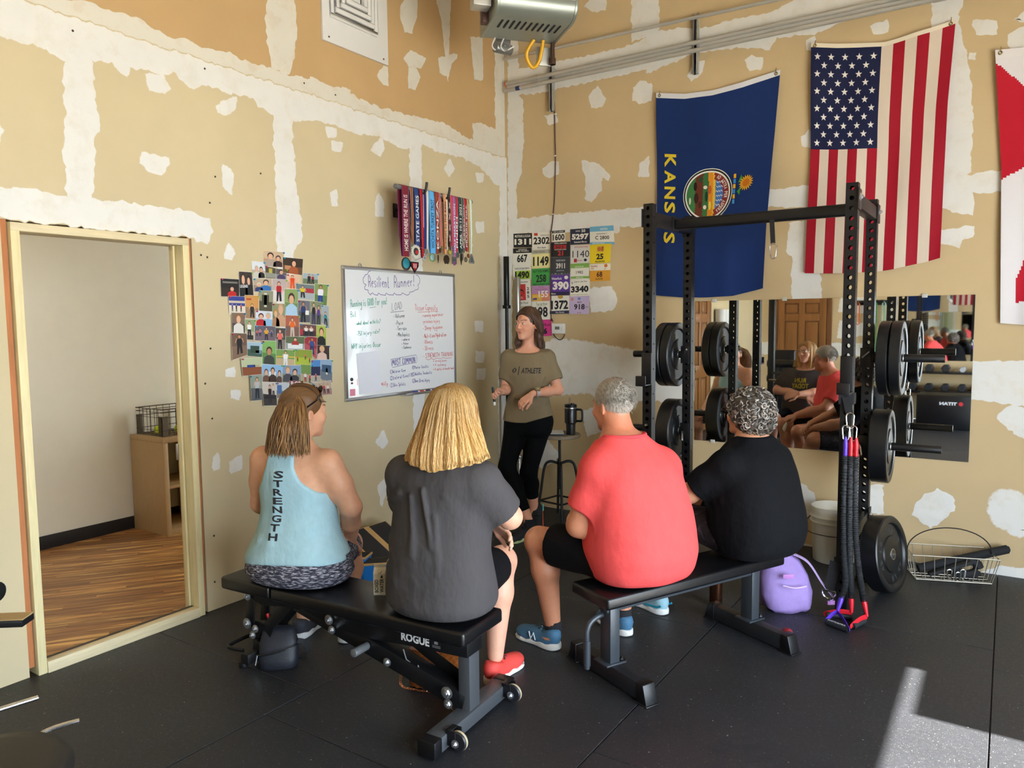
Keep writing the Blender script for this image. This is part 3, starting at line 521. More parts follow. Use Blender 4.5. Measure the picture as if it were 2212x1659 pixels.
 ([(-2.667,1.391),(-2.515,1.378),(-2.523,1.271),(-2.670,1.285)], '8ab4d8', '9aa4a8', [B(.2,.75,.35,.75,'6a4a3a','5a3a26'), B(.52,.85,.4,.85,'3a2a22','4a2f1c'), B(.85,.7,.3,.7,'5a4438','4a3020'), Q(.35,.05,.42,.6,'f0f0ee'), Q(.6,.05,.66,.6,'f0f0ee')], 'snapshot of three hatted friends under blue sky, white arms in front'),
 ([(-2.516,1.378),(-2.366,1.366),(-2.377,1.263),(-2.523,1.275)], '7f9ab8', '8a8a70', [B(.28,.95,.5,.95,'4a4a52','a88a68'), B(.65,.8,.5,.8,'2f2f38','3a2f2a')], 'snapshot of two friends in dark tops outdoors, low centre'),
 ([(-2.373,1.375),(-2.275,1.365),(-2.280,1.247),(-2.375,1.261)], '6f8f4a', 'a89a80', [P(.35,.6,.3,.55,'d8d8dc','8a2a34'), P(.75,.55,.3,.55,'b03a44','22222a')], 'snapshot of several racers below green trees, low right'),
 ([(-2.289,1.398),(-2.208,1.396),(-2.217,1.251),(-2.297,1.258)], '4f86c0', 'b0a898', [Q(0,.3,1,.7,'22284a'), P(.5,.4,.3,.35,'b0505a','3a3a4a')], 'snapshot of a navy-clad team under deep blue sky'),
 ([(-2.209,1.398),(-2.109,1.392),(-2.117,1.240),(-2.216,1.273)], '8fa8c0', '6a7480', [Q(.1,.4,.9,.75,'3a5570'), Q(.45,.3,.6,.6,'e0dcd4')], 'snapshot of a blue-grey street at lower right rim'),
 ([(-2.755,1.330),(-2.668,1.329),(-2.676,1.177),(-2.752,1.179)], '8f9a8a', '5a5f64', [P(.55,.92,.6,.85,'b8bcc0','22242c')], 'snapshot of a runner in grey tee on asphalt'),
 ([(-2.671,1.285),(-2.566,1.275),(-2.570,1.134),(-2.665,1.142)], 'c9c2b8', '3a3636', [P(.5,.9,.4,.8,'17171a','2a2226'), P(.75,.95,.3,.6,'c8c4bc','2a2a2e'), Q(.05,.3,.95,.45,'1c1c1e')], 'snapshot of two lifters behind dark barbells, lowest of the collage'),
 ([(-2.569,1.273),(-2.467,1.264),(-2.473,1.171),(-2.570,1.179)], 'b8c0c4', '7f7a76', [Q(.05,.3,.4,.85,'4a6a9a'), Q(.55,.45,.95,.6,'d8dcdc')], 'snapshot of an empty room with blue panel, bottom row'),
 ([(-2.469,1.279),(-2.360,1.270),(-2.364,1.226),(-2.469,1.236)], '7a2f34', '5a2026', [('t','RGB',.1,.15,.85,.9,'e8e4de')], 'maroon snapshot with big white letters, bottom row'),
 ([(-2.295,1.248),(-2.129,1.257),(-2.120,1.164),(-2.284,1.165)], 'b8a490', 'a87f70', [P(.2,.8,.18,.7,'b04048','3a3a4a'), P(.4,.85,.18,.75,'e0d8d0','3a3a4a'), P(.6,.85,.18,.75,'a8323c','2a2a3a'), P(.8,.8,.18,.7,'d8d0c8','3a3a4a')], 'tilted snapshot of a team in red and white, lower right'),
]
pin_cols = ['2f8fc0', 'b82a5a', '8fc040', '2f9fc8']
for i, (q, ct, cb, figs, label) in enumerate(PH):
    tl, tr, br, bl = [Vector((a, b, 0)) for a, b in q]; d0 = .0035+.00035*i
    def F(u, v, l=0):
        p = (bl*(1-u)+br*u)*(1-v)+(tl*(1-u)+tr*u)*v; return (d0+.00006*l, p.x, p.y)
    mb = MB(); pp = [F(0, 0), F(1, 0), F(1, 1), F(0, 1)]; e = .0012
    mb.prism([F(-.012, -.012, -6), F(1.012, -.012, -6), F(1.012, 1.012, -6), F(-.012, 1.012, -6)], (.0003, 0, 0), hx('e8e2d6'))
    mb.poly([F(0, 0, .5), F(1, 0, .5), F(1, .45, .5), F(0, .5, .5)], hx(cb)); mb.poly([F(0, .5, .5), F(1, .45, .5), F(1, 1, .5), F(0, 1, .5)], hx(ct))
    for f in figs:
        if f[0] == 'b': fig_bust(mb, F, f[1], f[2], f[3], f[4], hx(f[5]), hx(f[6]), f[7] if len(f) > 7 else SK)
        elif f[0] == 'p': fig_full(mb, F, f[1], f[2], f[3], f[4], hx(f[5]), hx(f[6]), f[7] if len(f) > 7 else SK)
        elif f[0] == 'r': mb.poly([F(f[1], f[2], 1.5), F(f[3], f[2], 1.5), F(f[3], f[4], 1.5), F(f[1], f[4], 1.5)], hx(f[5]))
        else: text(mb, f[1], lambda u, v: Vector(F(u, v, 6)), f[2], f[3], f[4], f[5], hx(f[6]), .02)
    o = single(mb, 'snapshot', PRINT, label, 'photo', 'snapshots pinned on the left wall', smooth=False, weld=False, recalc=False)
    k = MB(); c = pin_cols[i % 4]; pz = F(.04 if i % 2 else .95, .95, 8)
    k.lathe([(.003, 0), (.0028, .006), (.005, .008), (.005, .011), (0, .012)], pz, (1, 0, 0), 8, hx(c)); k.build('push_pin', PRINT, o)
# ---- handwriting: single-stroke letters
GL = {'A':"03 39 63|15 55",'B':"03 09 49 58 47 06 46 55 54 43 03",'C':"58 39 18 05 14 33 54",'D':"03 09 38 56 44 03",'E':"59 09 03 53|06 46",'G':"58 39 18 05 14 33 54 56 36",'H':"03 09|63 69|06 66",'I':"03 09",'K':"03 09|59 06 53",'L':"09 03 53",'M':"03 19 35 59 63",'N':"03 09 53 59",'O':"39 17 05 23 44 57 39",'P':"03 09 48 57 46 06",'R':"03 09 48 57 46 06|26 63",'S':"58 39 18 17 46 55 43 13 04",'T':"09 69|39 33",'V':"09 33 69",'W':"09 13 37 53 69",'Y':"09 36 69|36 33",
'a':"46 26 05 14 33 45|46 43 53",'b':"09 03 33 44 45 26 06",'c':"46 26 05 14 33 44",'d':"49 43|45 26 05 14 33 44",'e':"05 45 46 26 05 14 33 43",'f':"38 29 18 13|06 36",'g':"46 26 05 14 34 45|46 41 20 01",'h':"09 03|05 26 45 43",'i':"06 03|08 07",'j':"26 21 00|28 27",'k':"09 03|46 05 43",'l':"09 03",'m':"06 03|05 26 35 33|35 56 65 63",'n':"06 03|05 26 45 43",'o':"26 05 23 44 46 26",'p':"06 00|05 26 45 34 04",'r':"06 03|05 26 46",'s':"46 16 15 44 33 03",'t':"19 14 23 43|06 36",'u':"06 04 23 44 46 43",'v':"06 23 46",'w':"06 13 35 53 66",'y':"06 23|46 00",'z':"06 46 03 43",'x':"06 43|46 03",
'-':"05 35",'/':"03 39",'!':"09 05|04 03",'?':"08 29 48 25|24 23",'%':"03 49|08 19|43 54",'7':"09 49 13",'5':"49 09 06 36 54 33 03",'1':"28 29 23",'2':"08 29 48 03 53",'3':"09 49 26 45 33 03",'4':"39 05 55|49 43",'6':"39 05 23 44 35 05",'^':"06 29 46|29 23",'>':"09 05 45|34 45 36",'.':"24 25 35 34 24"}
def strokes(mb, s, q, col, wd=.0022, d=.0125, circ=False):
    """q: baseline start, baseline end, top of capitals, on the left wall (y, z)"""
    a, b, t = [Vector(k) for k in q]; ex = b-a; H = (t-a).y; adv = {}
    wds = [(.45 if c in 'ilI!1.\'' else .6 if c == ' ' else 1.15 if c in 'mwMW' else .8) for c in s]; tot = sum(wds); x = 0
    for c, w_ in zip(s, wds):
        if c in GL:
            for st in GL[c].split('|'):
                pts = []
                for pr in st.split():
                    u = (x + int(pr[0])/6*w_*.78)/tot; v = (int(pr[1])-3)/6
                    pts.append(lw(*(a+ex*u+Vector((rnd.uniform(-.02, .02)*H*.6, v*H+rnd.uniform(-.03, .03)*H))), d))
                pts = bez(pts, 4) if len(pts) > 2 else pts
                ribbon(mb, pts, wd, col)
        x += w_
    if circ:
        r = H*.62; c = a+ex*(.35/tot)+Vector((0, H*.45)); ribbon(mb, [lw(c.x+r*math.cos(k*.45), c.y+r*math.sin(k*.45), d) for k in range(15)], wd*.8, col)
def ribbon(mb, pts, w, col, n=Vector((1, 0, 0))):
    vs = []
    for i, p_ in enumerate(pts):
        t = pts[min(i+1, len(pts)-1)]-pts[max(i-1, 0)]; s_ = n.cross(t)
        s_ = s_.normalized()*w/2 if s_.length > 1e-9 else Vector((0, w/2, 0)); vs += [p_-s_, p_+s_]
    mb.add(vs, [(2*i, 2*i+1, 2*i+3, 2*i+2) for i in range(len(pts)-1)], col)
# ---- whiteboard
alu = mat('aluminium', '#b9babb', .35, .9, var=.04)
WY0, WY1, WZ0, WZ1 = -1.995, -.782, 1.10, 2.018
WBD = thing('whiteboard', 'aluminium-framed whiteboard covered with handwritten coloured notes on the left wall', 'whiteboard', (0, (WY0+WY1)/2, WZ0))
q = MB(); q.box(.002, WY0+.01, WZ0+.01, .012, WY1-.01, WZ1-.01); q.build('writing_surface', mat('melamine', '#e9eaea', .16, spec=.5, coat=.3), WBD)
for nm, a in (('frame_rail', (.0, WY0, WZ1-.024, .018, WY1, WZ1)), ('frame_rail', (.0, WY0, WZ0, .018, WY1, WZ0+.024)), ('frame_rail', (.0, WY0, WZ0+.024, .018, WY0+.022, WZ1-.024)), ('frame_rail', (.0, WY1-.022, WZ0+.024, .018, WY1, WZ1-.024))):
    q = MB(); q.box(*a); q.build(nm, alu, WBD, bevel=.003)
q = MB(); q.box(.018, -1.45, WZ0-.004, .072, -.86, WZ0+.002); q.box(.066, -1.45, WZ0+.002, .072, -.86, WZ0+.014); q.build('marker_tray', alu, WBD, bevel=.002)
for y in (-1.82, -.95):
    q = MB(); q.tube(arc((.006, y, WZ1+.008), .013, 0, 360, 12, (0, 1, 0))[:-1], .0028, 6, closed=True); q.build('hanging_loop', alu, WBD)
GRN, BLK, RED, PUR, NAV = hx('#2f9f88'), hx('#2b2b30'), hx('#d0433f'), hx('#5a3f8f'), hx('#4a4090')
Z6 = '@'
notes = MB()
for s, q, c, wd, ci in (
 ('Resilient', [(-1.749,1.883),(-1.529,1.885),(-1.747,1.960)], PUR, .0045, 0), ('Runner!', [(-1.487,1.886),(-1.256,1.906),(-1.484,1.969)], PUR, .0045, 0),
 ('Running is GOOD for you!', [(-1.924,1.741),(-1.565,1.766),(-1.922,1.791)], GRN, .004, 0), ('But', [(-1.927,1.673),(-1.868,1.679),(-1.925,1.708)], GRN, .0035, 0),
 ('-what about arthritis?', [(-1.886,1.618),(-1.636,1.633),(-1.885,1.644)], GRN, .0035, 0), ('-75% injury rate?', [(-1.880,1.545),(-1.644,1.561),(-1.879,1.573)], GRN, .0035, 0), ('WHY injuries Occur', [(-1.928,1.457),(-1.635,1.465),(-1.927,1.493)], GRN, .004, 0),
 ('LOAD', [(-1.518,1.722),(-1.404,1.734),(-1.517,1.774)], BLK, .003, 0), ('-Volume', [(-1.502,1.667),(-1.380,1.671),(-1.501,1.696)], BLK, .0035, 0), ('-Pace', [(-1.488,1.615),(-1.398,1.618),(-1.487,1.645)], BLK, .0035, 0),
 ('-Terrain', [(-1.482,1.576),(-1.362,1.578),(-1.481,1.604)], BLK, .0035, 0), ('-Mechanics', [(-1.475,1.531),(-1.331,1.532),(-1.474,1.560)], BLK, .0035, 0), ('. where', [(-1.423,1.500),(-1.334,1.499),(-1.422,1.521)], BLK, .0035, 0),
 ('. how', [(-1.422,1.470),(-1.347,1.471),(-1.421,1.491)], BLK, .0035, 0), ('. Cadence', [(-1.419,1.441),(-1.316,1.440),(-1.418,1.463)], BLK, .0035, 0),
 ('Tissue Capacity', [(-1.267,1.724),(-.995,1.726),(-1.266,1.769)], RED, .0035, 0), ('-running experience', [(-1.189,1.673),(-.934,1.683),(-1.188,1.700)], RED, .0032, 0), ('-previous injury', [(-1.184,1.627),(-.972,1.633),(-1.183,1.654)], RED, .0032, 0),
 ('-Sleep hygiene', [(-1.177,1.575),(-.940,1.583),(-1.176,1.605)], RED, .0035, 0), ('-Nutrition/Hydration', [(-1.179,1.513),(-.894,1.522),(-1.178,1.544)], RED, .0035, 0), ('-Illness', [(-1.176,1.469),(-1.064,1.470),(-1.175,1.500)], RED, .0035, 0),
 ('-Stress', [(-1.178,1.421),(-1.057,1.421),(-1.177,1.451)], RED, .0035, 0), ('-STRENGTH TRAINING', [(-1.180,1.362),(-.812,1.362),(-1.179,1.395)], RED, .0035, 0),
 ('> strong bones', [(-1.064,1.324),(-.895,1.322),(-1.063,1.342)], RED, .0028, 0), ('> ^ resiliency', [(-1.065,1.292),(-.905,1.289),(-1.064,1.310)], RED, .0028, 0), ('> ^ ability to handle load', [(-1.063,1.257),(-.809,1.256),(-1.063,1.275)], RED, .0028, 0),
 ('MOST COMMON', [(-1.530,1.322),(-1.273,1.333),(-1.529,1.364)], NAV, .005, 0), ('1 Anterior Knee', [(-1.545,1.266),(-1.383,1.270),(-1.544,1.289)], NAV, .003, 1), ('2 Lateral Knee/ITB', [(-1.547,1.220),(-1.305,1.229),(-1.546,1.244)], NAV, .003, 1),
 ('3 Shin Splints', [(-1.547,1.168),(-1.387,1.168),(-1.546,1.193)], NAV, .003, 1), ('4 Plantar fasciitis', [(-1.306,1.285),(-1.123,1.285),(-1.305,1.307)], NAV, .003, 1), ('5 Achilles Tendonitis', [(-1.303,1.234),(-1.081,1.235),(-1.302,1.257)], NAV, .003, 1),
 ('6 Bone Stress Injury', [(-1.306,1.183),(-1.109,1.177),(-1.306,1.208)], NAV, .003, 1), ('acity', [(-1.646,1.189),(-1.574,1.181),(-1.645,1.218)], RED, .004, 0), ('l', [(-1.882,1.204),(-1.865,1.203),(-1.880,1.249)], RED, .004, 0)):
    strokes(notes, s, q, c, wd, circ=ci)
for pts, c, wd in (([(-1.535,1.708),(-1.391,1.718)], BLK, .003), ([(-1.237,1.710),(-.996,1.718)], RED, .003), ([(-1.746,1.737),(-1.682,1.746)], GRN, .003),
   ([(-1.155,1.354),(-1.123,1.343),(-1.091,1.353),(-1.057,1.344),(-1.020,1.354),(-.982,1.345),(-.943,1.354),(-.904,1.347),(-.835,1.348)], RED, .003),
   ([(-1.542,1.367),(-1.427,1.377),(-1.265,1.389),(-1.258,1.369),(-1.261,1.331),(-1.390,1.323),(-1.527,1.308),(-1.537,1.329),(-1.542,1.367)], NAV, .003)):
    ribbon(notes, [lw(a, b, .0125) for a, b in pts], wd, c)
cl = [(-1.717,1.997),(-1.757,1.970),(-1.786,1.955),(-1.799,1.911),(-1.773,1.897),(-1.788,1.866),(-1.755,1.861),(-1.732,1.826),(-1.714,1.843),(-1.662,1.826),(-1.652,1.843),(-1.582,1.828),(-1.574,1.845),(-1.500,1.832),(-1.490,1.849),(-1.417,1.837),(-1.407,1.851),(-1.333,1.841),(-1.325,1.857),(-1.262,1.876),(-1.226,1.884),(-1.231,1.913),(-1.207,1.938),(-1.224,1.981),(-1.247,1.986)]
for a, b in zip(cl[:-1], cl[1:]):
    m_ = Vector(((a[0]+b[0])/2, (a[1]+b[1])/2)); c_ = Vector((-1.40, 1.87)); dd = (m_-c_); k = dd.normalized()*(Vector(b)-Vector(a)).length*.22
    ribbon(notes, bez([lw(*a, .0125), lw(m_.x+k.x, m_.y+k.y, .0125), lw(*b, .0125)], 4), .004, PUR)
tag(notes.build('handwriting', mat('marker_ink', (1, 1, 1), .5, attr=True), WBD, weld=False, recalc=False, smooth=False), kind='stuff')
q = MB(); a = [(-1.886,1.423),(-1.668,1.440),(-1.646,1.155),(-1.867,1.139)]; q.prism([lw(*k, .0125) for k in a], (.0006, 0, 0)); single(q, 'paper_sheet', mat('paper', '#e3e4ec', .6), 'blank white paper sheet stuck over the lower left of the whiteboard', 'paper', smooth=False)
q = MB(); a = [(-1.952,1.183),(-1.904,1.182),(-1.905,1.136),(-1.953,1.136)]; q.prism([lw(*k, .0125) for k in a], (.0008, 0, 0)); single(q, 'sticky_note', mat('pink_note', '#e58aa0', .7), 'small pink sticky note in the lower left whiteboard corner', 'note', smooth=False)
for (y, z), r, c, lb in zip([(-1.936,1.249),(-1.935,1.223)], (.012, .007), ('#232326', '#6a2038'), ('round black magnet on the whiteboard left edge', 'tiny dark red magnet below the black one on whiteboard')):
    q = MB(); q.lathe([(r, 0), (r, .006), (r*.85, .008), (0, .008)], (.012, y, z), (1, 0, 0), 16); single(q, 'magnet', mat('mag'+c, c, .4), lb, 'magnet')
def marker(y0, y1, cap, band, label, x, z):
    t = thing('dry_erase_marker', label, 'marker', (x, (y0+y1)/2, z-.009), 'markers on the whiteboard tray'); L = y1-y0
    q = MB(); q.cyl((x, y0+L*.28, z), (x, y1-.012, z), .0085, n=14); q.build('barrel', mat('white_plastic', '#e9e7e2', .4), t)
    q = MB(); q.cyl((x, y0, z), (x, y0+L*.3, z), .009, .0095, n=14); q.build('cap', mat('cap'+cap, cap, .4), t, bevel=.001)
    q = MB(); q.cyl((x, y0+L*.45, z), (x, y1-.03, z), .0088, n=14); q.build('printed_band', mat('cap'+band, band, .4), t)
    q = MB(); q.cyl((x, y1-.014, z), (x, y1, z), .0087, .006, n=14); q.build('end_plug', mat('cap'+band, band, .4), t)
marker(-1.335, -1.195, '#1f4fb0', '#c02f3a', 'whiteboard marker with blue cap and red band on the tray', .042, 1.112)
marker(-1.19, -1.05, '#2f2348', '#5a3f8f', 'purple whiteboard marker in the middle of the tray', .04, 1.112)
marker(-1.045, -.905, '#b02530', '#2f6f3a', 'whiteboard marker with red cap and green band, nearest the corner', .044, 1.112)
# ---- medal rack
BD = .25
bl, br_ = [Vector((BD, *k)) for k in [(-1.719,2.563),(-.861,2.540)]]
br_.z = bl.z = (bl.z+br_.z)/2
MR = thing('medal_rack', 'grey pipe on two black hooks hung full of race medals', 'rack', (0, (bl.y+br_.y)/2, bl.z))
pipe_m = mat('grey_pipe', '#7d7f80', .45, .3)
q = MB(); q.tube([bl, br_], .016, 16, caps=False); q.tube([bl+V(0, .001, 0), br_-V(0, .001, 0)], .013, 16); q.build('pipe', pipe_m, MR)
hk = mat('black_rubber_hook', '#17171a', .5)
LB = (br_-bl).length
for f in (.32, .62):
    y = bl.y+LB*f; q = MB(); q.tube(bez([(.0, y, bl.z-.11), (.03, y, bl.z-.1), (.17, y, bl.z-.045), (BD-.01, y, bl.z-.024), (BD+.03, y, bl.z-.008), (BD+.045, y, bl.z+.03), (BD+.05, y, bl.z+.06)], 6), .009, 10); q.build('hook', hk, MR)
    q = MB(); q.box(.0, y-.03, bl.z-.16, .008, y+.03, bl.z-.06); q.build('hook_plate', hk, MR, bevel=.003)
def gear(mb, c, r, n, th, col):
    pts = []
    for i in range(n*2):
        a = math.pi*i/n
        for da, rr in ((-.35, r if i % 2 else r*.86), (.35, r if i % 2 else r*.86)): pts.append((c[0], c[1]+rr*math.cos(a+da*math.pi/n), c[2]+rr*math.sin(a+da*math.pi/n)))
    mb.prism(pts, (th, 0, 0), col)
def disc(mb, c, r, th, col, n=24): mb.lathe([(r*.93, 0), (r, .001), (r, th-.001), (r*.93, th)], c, (1, 0, 0), n, col)
z7 = lambda x: x
MD = [  # left px, right px, bottom px (zoomed), ribbon colour, edge colour, lettering, medal kind, medal (x, y, r) px, medal colours, label
 (225,325,1225,'7a1a26','6a2a5a','HOME IS WHERE THE RUN IS','disc',(265,1345,98),('2a2222','2f8fa0'),'maroon ribbon medal with white motto and round skyline disc'),
 (345,385,1060,'8a4a34','b89a78',None,'gear',(405,1190,104),('ece6da','c03038'),'narrow brown ribbon with white gear-shaped medal'),
 (392,470,1110,'27407a','16264a','STATE GAMES','disc',(552,1215,36),('7a7f78','8f948c'),'navy striped games ribbon with small dull disc'),
 (475,528,1290,'b01f2e','16161a',None,'heart',(372,1400,92),('17171a','b0262f'),'red and black ribbon with pointed black and red medal'),
 (532,588,1165,'1f2a6a','c8c8d0',None,'disc',(550,1262,30),('c9cbca','9a9c9a'),'dark blue and white ribbon with small silver disc'),
 (586,618,1180,'ded6c6','bdb4a2',None,'disc',(530,1308,32),('d0d2d4','9fa2a4'),'plain cream ribbon with tiny silver medal'),
 (612,702,1245,'5fb0e6','4a90c8','WICHITA TURKEY TROT','disc',(642,1322,64),('6f9a5a','9fc0c8'),'light blue turkey race ribbon with round green medal'),
 (708,768,1270,'9a3f22','7a2a1a','KONZA','bar',(730,1360,60),('4a4238','5a5248'),'rust ribbon lettered in gold with slim dark medal'),
 (772,798,1160,'c9303a','e8e8ea',None,'rect',(770,1230,40),('3a342e','4a443c'),'thin red, white and navy ribbon with square dark medal'),
 (842,888,1295,'e09a68','c87a4a','RUNNIN IN THE RAIN','paw',(872,1390,70),('3a2c22','4a3a2c'),'orange ribbon with dark brown ragged round medal'),
 (878,914,1250,'e8dcc0','cfc2a4',None,'disc',(930,1288,46),('8f8440','b8a84a'),'cream ribbon with olive gold medal'),
 (908,952,1195,'1a1a1c','8a2a34','X X X X','bar',(925,1235,40),('2a2826','3a3632'),'black ribbon with white crosses and short dark medal'),
 (958,1000,1200,'d0404a','d87a6a',None,'disc',(985,1330,34),('8a8c8a','7a7c7a'),'coral red ribbon with grey medal behind a pink one'),
 (985,1030,1375,'c85aa0','3f7ab8','HALF MARATHON','rect',(1000,1428,72),('5f6160','8a4a8a'),'pink and blue half race ribbon with square grey medal'),
 (1030,1082,1305,'c8262e','4a8aa8','FINISHER','disc',(1050,1352,48),('6f716f','5f615f'),'teal and red ribbon with round grey medal'),
 (1082,1146,1325,'2f3f38','1f2a26','APRIL 10-11 2021','bar',(1106,1430,90),('2a2622','4a3a2c'),'dark green dated ribbon with long dark medal'),
 (1146,1185,1330,'1c1c1e','d8d4cc','Craytown','bar',(1150,1400,60),('5a5652','7a746c'),'black and white ribbon lettered sideways, near the red one'),
 (1186,1228,1312,'b0202c','8a1a24','PRAIRIE FIRE','gear',(1235,1395,62),('d8b88a','c05a3a'),'red ribbon lettered in white with pale toothed medal'),
 (1236,1266,1335,'d0a070','b8865a',None,'disc',(1190,1450,42),('6a5f4a','7a6f58'),'narrow tan ribbon with dull medal near pipe end'),
 (1276,1326,1365,'ecebea','7fc048','V V V V','tri',(1286,1462,76),('7f8584','5f6564'),'white ribbon with green top and triangular grey medal, at pipe end'),
]
YP = LB/(1348-165); rib = mat('ribbon', (1, 1, 1), .55, attr=True, bump=.1, bscale=300); mdm = mat('medal_metal', (1, 1, 1), .35, attr=True, metal=.35)
for i, (x0, x1, yb, c1, c2, tx, kind, (mx, my, mr), mc, label) in enumerate(MD):
    PXZ = .00047; y0, y1 = bl.y+(x0-165)*YP, bl.y+(x1-165)*YP; yc, hw = (y0+y1)/2, (y1-y0)/2
    slope = 178+(x0-165)*.277; Lr = (yb-slope)*PXZ; zt = bl.z+.018; t = thing('race_medal', label, 'medal', (BD, yc, bl.z+.018-Lr), 'medals hanging on the pipe')
    q = MB(); dx = rnd.uniform(-.004, .006); sway = rnd.uniform(-.012, .012); C1, C2 = hx(c1), hx(c2)
    prof = [(BD+.019+dx, -Lr), (BD+.022+dx, -Lr*.6), (BD+.021, -.06), (BD+.0185, -.018)] + [(BD+.019*math.cos(a), -.018+.019*math.sin(a)) for a in (.4, .8, 1.2, 1.57, 2.0, 2.4, 2.8)] + [(BD-.0185, -.018), (BD-.02, -.1), (BD-.008, -Lr*.7), (BD+.012+dx, -Lr)]
    def pt(k, s_):
        x, dz = prof[k]; f = min(1, max(0, -dz/Lr)); w_ = hw*(1-.25*f*(kind != 'disc' or hw < .02)); sh = sway*f
        return (x, yc+sh+s_*w_, zt+dz)
    K = len(prof)
    for sa, sb, c in ((-1, -.72, C2), (-.72, .72, C1), (.72, 1, C2)):
        q.add([pt(k, s_) for k in range(K) for s_ in (sa, sb)], [(2*k, 2*k+1, 2*k+3, 2*k+2) for k in range(K-1)], c)
    rb = q.build('ribbon', rib, t, weld=False, recalc=False)
    if tx:
        q = MB(); w_ = hw*.55
        text(q, tx, lambda u, v: Vector((BD+.0235+dx, yc+sway*.5-w_+v*w_*2, zt-Lr*.92+u*Lr*.78)), 0, 0, 1, 1, hx('f0eee8') if i not in (6, 9) else hx('22355a'), .01)
        for k, v in enumerate(q.v): q.v[k] = (v[0], 2*(yc+sway*.5)-v[1], v[2])
        q.build('lettering', rib, rb, weld=False, recalc=False, smooth=False)
    yc2, zc, r = bl.y+(mx-165)*YP, zt-(my-(178+(mx-165)*.277))*PXZ, mr*PXZ
    xm = BD+.018+.003*(i % 4); q = MB(); A, Bc = hx(mc[0]), hx(mc[1])
    if kind == 'disc': disc(q, (xm, yc2, zc), r, .005, A); disc(q, (xm+.004, yc2, zc+r*.1), r*.75, .002, Bc)
    elif kind == 'gear': gear(q, (xm, yc2, zc), r, 16, .004, A); disc(q, (xm+.004, yc2, zc), r*.55, .002, hx('3a3a3a')); disc(q, (xm+.005, yc2+r*.1, zc-r*.1), r*.3, .002, Bc)
    elif kind == 'heart':
        q.prism([(xm, yc2-r, zc+r*.7), (xm, yc2+r, zc+r*.7), (xm, yc2+r*.95, zc), (xm, yc2, zc-r*1.1), (xm, yc2-r*.95, zc)], (.004, 0, 0), A)
        q.prism([(xm+.004, yc2-r*.7, zc+r*.5), (xm+.004, yc2+r*.7, zc+r*.5), (xm+.004, yc2+r*.6, zc), (xm+.004, yc2, zc-r*.75), (xm+.004, yc2-r*.6, zc)], (.0015, 0, 0), Bc)
        for k in (-.3, .15): q.box(xm+.0055, yc2+r*k, zc-r*.3, xm+.0065, yc2+r*(k+.18), zc+r*.4, hx('e6e2da'))
    elif kind == 'rect': q.box(xm, yc2-r*.8, zc-r*.8, xm+.004, yc2+r*.8, zc+r*.8, A); q.box(xm+.004, yc2-r*.4, zc-r*1.1, xm+.005, yc2+r*.3, zc-r*.2, Bc)
    elif kind == 'bar': q.prism([(xm, yc2-r*.22, zc+r), (xm, yc2+r*.22, zc+r), (xm, yc2+r*.28, zc), (xm, yc2, zc-r), (xm, yc2-r*.28, zc)], (.004, 0, 0), A)
    elif kind == 'paw':
        pts = [(xm, yc2+r*(1+.12*math.sin(k*2.7))*math.cos(k*.262), zc+r*(1+.18*(math.sin(k*.262) < -.4)*math.cos(k*1.57))*math.sin(k*.262)) for k in range(24)]; q.prism(pts, (.005, 0, 0), A)
    elif kind == 'tri':
        q.prism([(xm, yc2-r*.25, zc+r), (xm, yc2+r*.25, zc+r), (xm, yc2+r, zc-r*.6), (xm, yc2+r*.8, zc-r*.9), (xm, yc2-r*.8, zc-r*.9), (xm, yc2-r, zc-r*.6)], (.005, 0, 0), A); q.prism([(xm+.005, yc2-r*.15, zc+r*.5), (xm+.005, yc2+r*.15, zc+r*.5), (xm+.005, yc2+r*.6, zc-r*.6), (xm+.005, yc2-r*.6, zc-r*.6)], (.001, 0, 0), Bc)
    q.tube([(xm+.002, yc2, zc+r*.9), (BD+.015+dx, yc+sway, zt-Lr+.004)], .0018, 5, col=hx('8a8a86')); q.build('medal', mdm, t)
# ---- vent panel in the upper left wall
vy0, vy1, vz0 = [(a, b) for a, b in [(-2.095,3.519)]][0][0], [(a, b) for a, b in [(-1.489,3.445)]][0][0], 3.448
vp = mat('panel_white', '#e4e2dd', .5); VP = thing('vent_panel', 'white square panel with louvred air diffuser high on the left wall', 'vent', (0, (vy0+vy1)/2, vz0))
q = MB(); q.box(-.014, vy0, vz0, .006, vy1, vz0+.6); q.build('panel', vp, VP, bevel=.003)
vc, zc = (vy0+vy1)/2-.03, vz0+.37
for k, s_ in enumerate((.215, .175, .135, .095)):
    q = MB(); d = .012+.008*k
    for (a, b, c_, e_) in ((-s_, -s_, s_, -s_+.03), (-s_, s_-.03, s_, s_), (-s_, -s_+.03, -s_+.03, s_-.03), (s_-.03, -s_+.03, s_, s_-.03)): q.box(.004+d*.3, vc+a, zc+b, .012+d, vc+c_, zc+e_)
    q.build('louver_ring', vp, VP, bevel=.003)
q = MB(); q.box(.005, vc-.2, zc-.2, .0075, vc+.2, zc+.2); q.build('duct_opening', mat('black_void', '#141414', .9), VP)
q = MB(); s_ = .055; q.add([(.02, vc-s_, zc-s_), (.02, vc+s_, zc-s_), (.02, vc+s_, zc+s_), (.02, vc-s_, zc+s_), (.06, vc, zc)], [(0, 1, 2, 3), (0, 1, 4), (1, 2, 4), (2, 3, 4), (3, 0, 4)]); q.build('diffuser_cone', vp, VP, smooth=False)
for y in (vy0+.05, vy1-.05):
    q = MB(); q.lathe([(.006, 0), (.006, .003), (0, .004)], (.006, y, vz0+.03), (1, 0, 0), 8); q.build('panel_screw', mdk, VP)
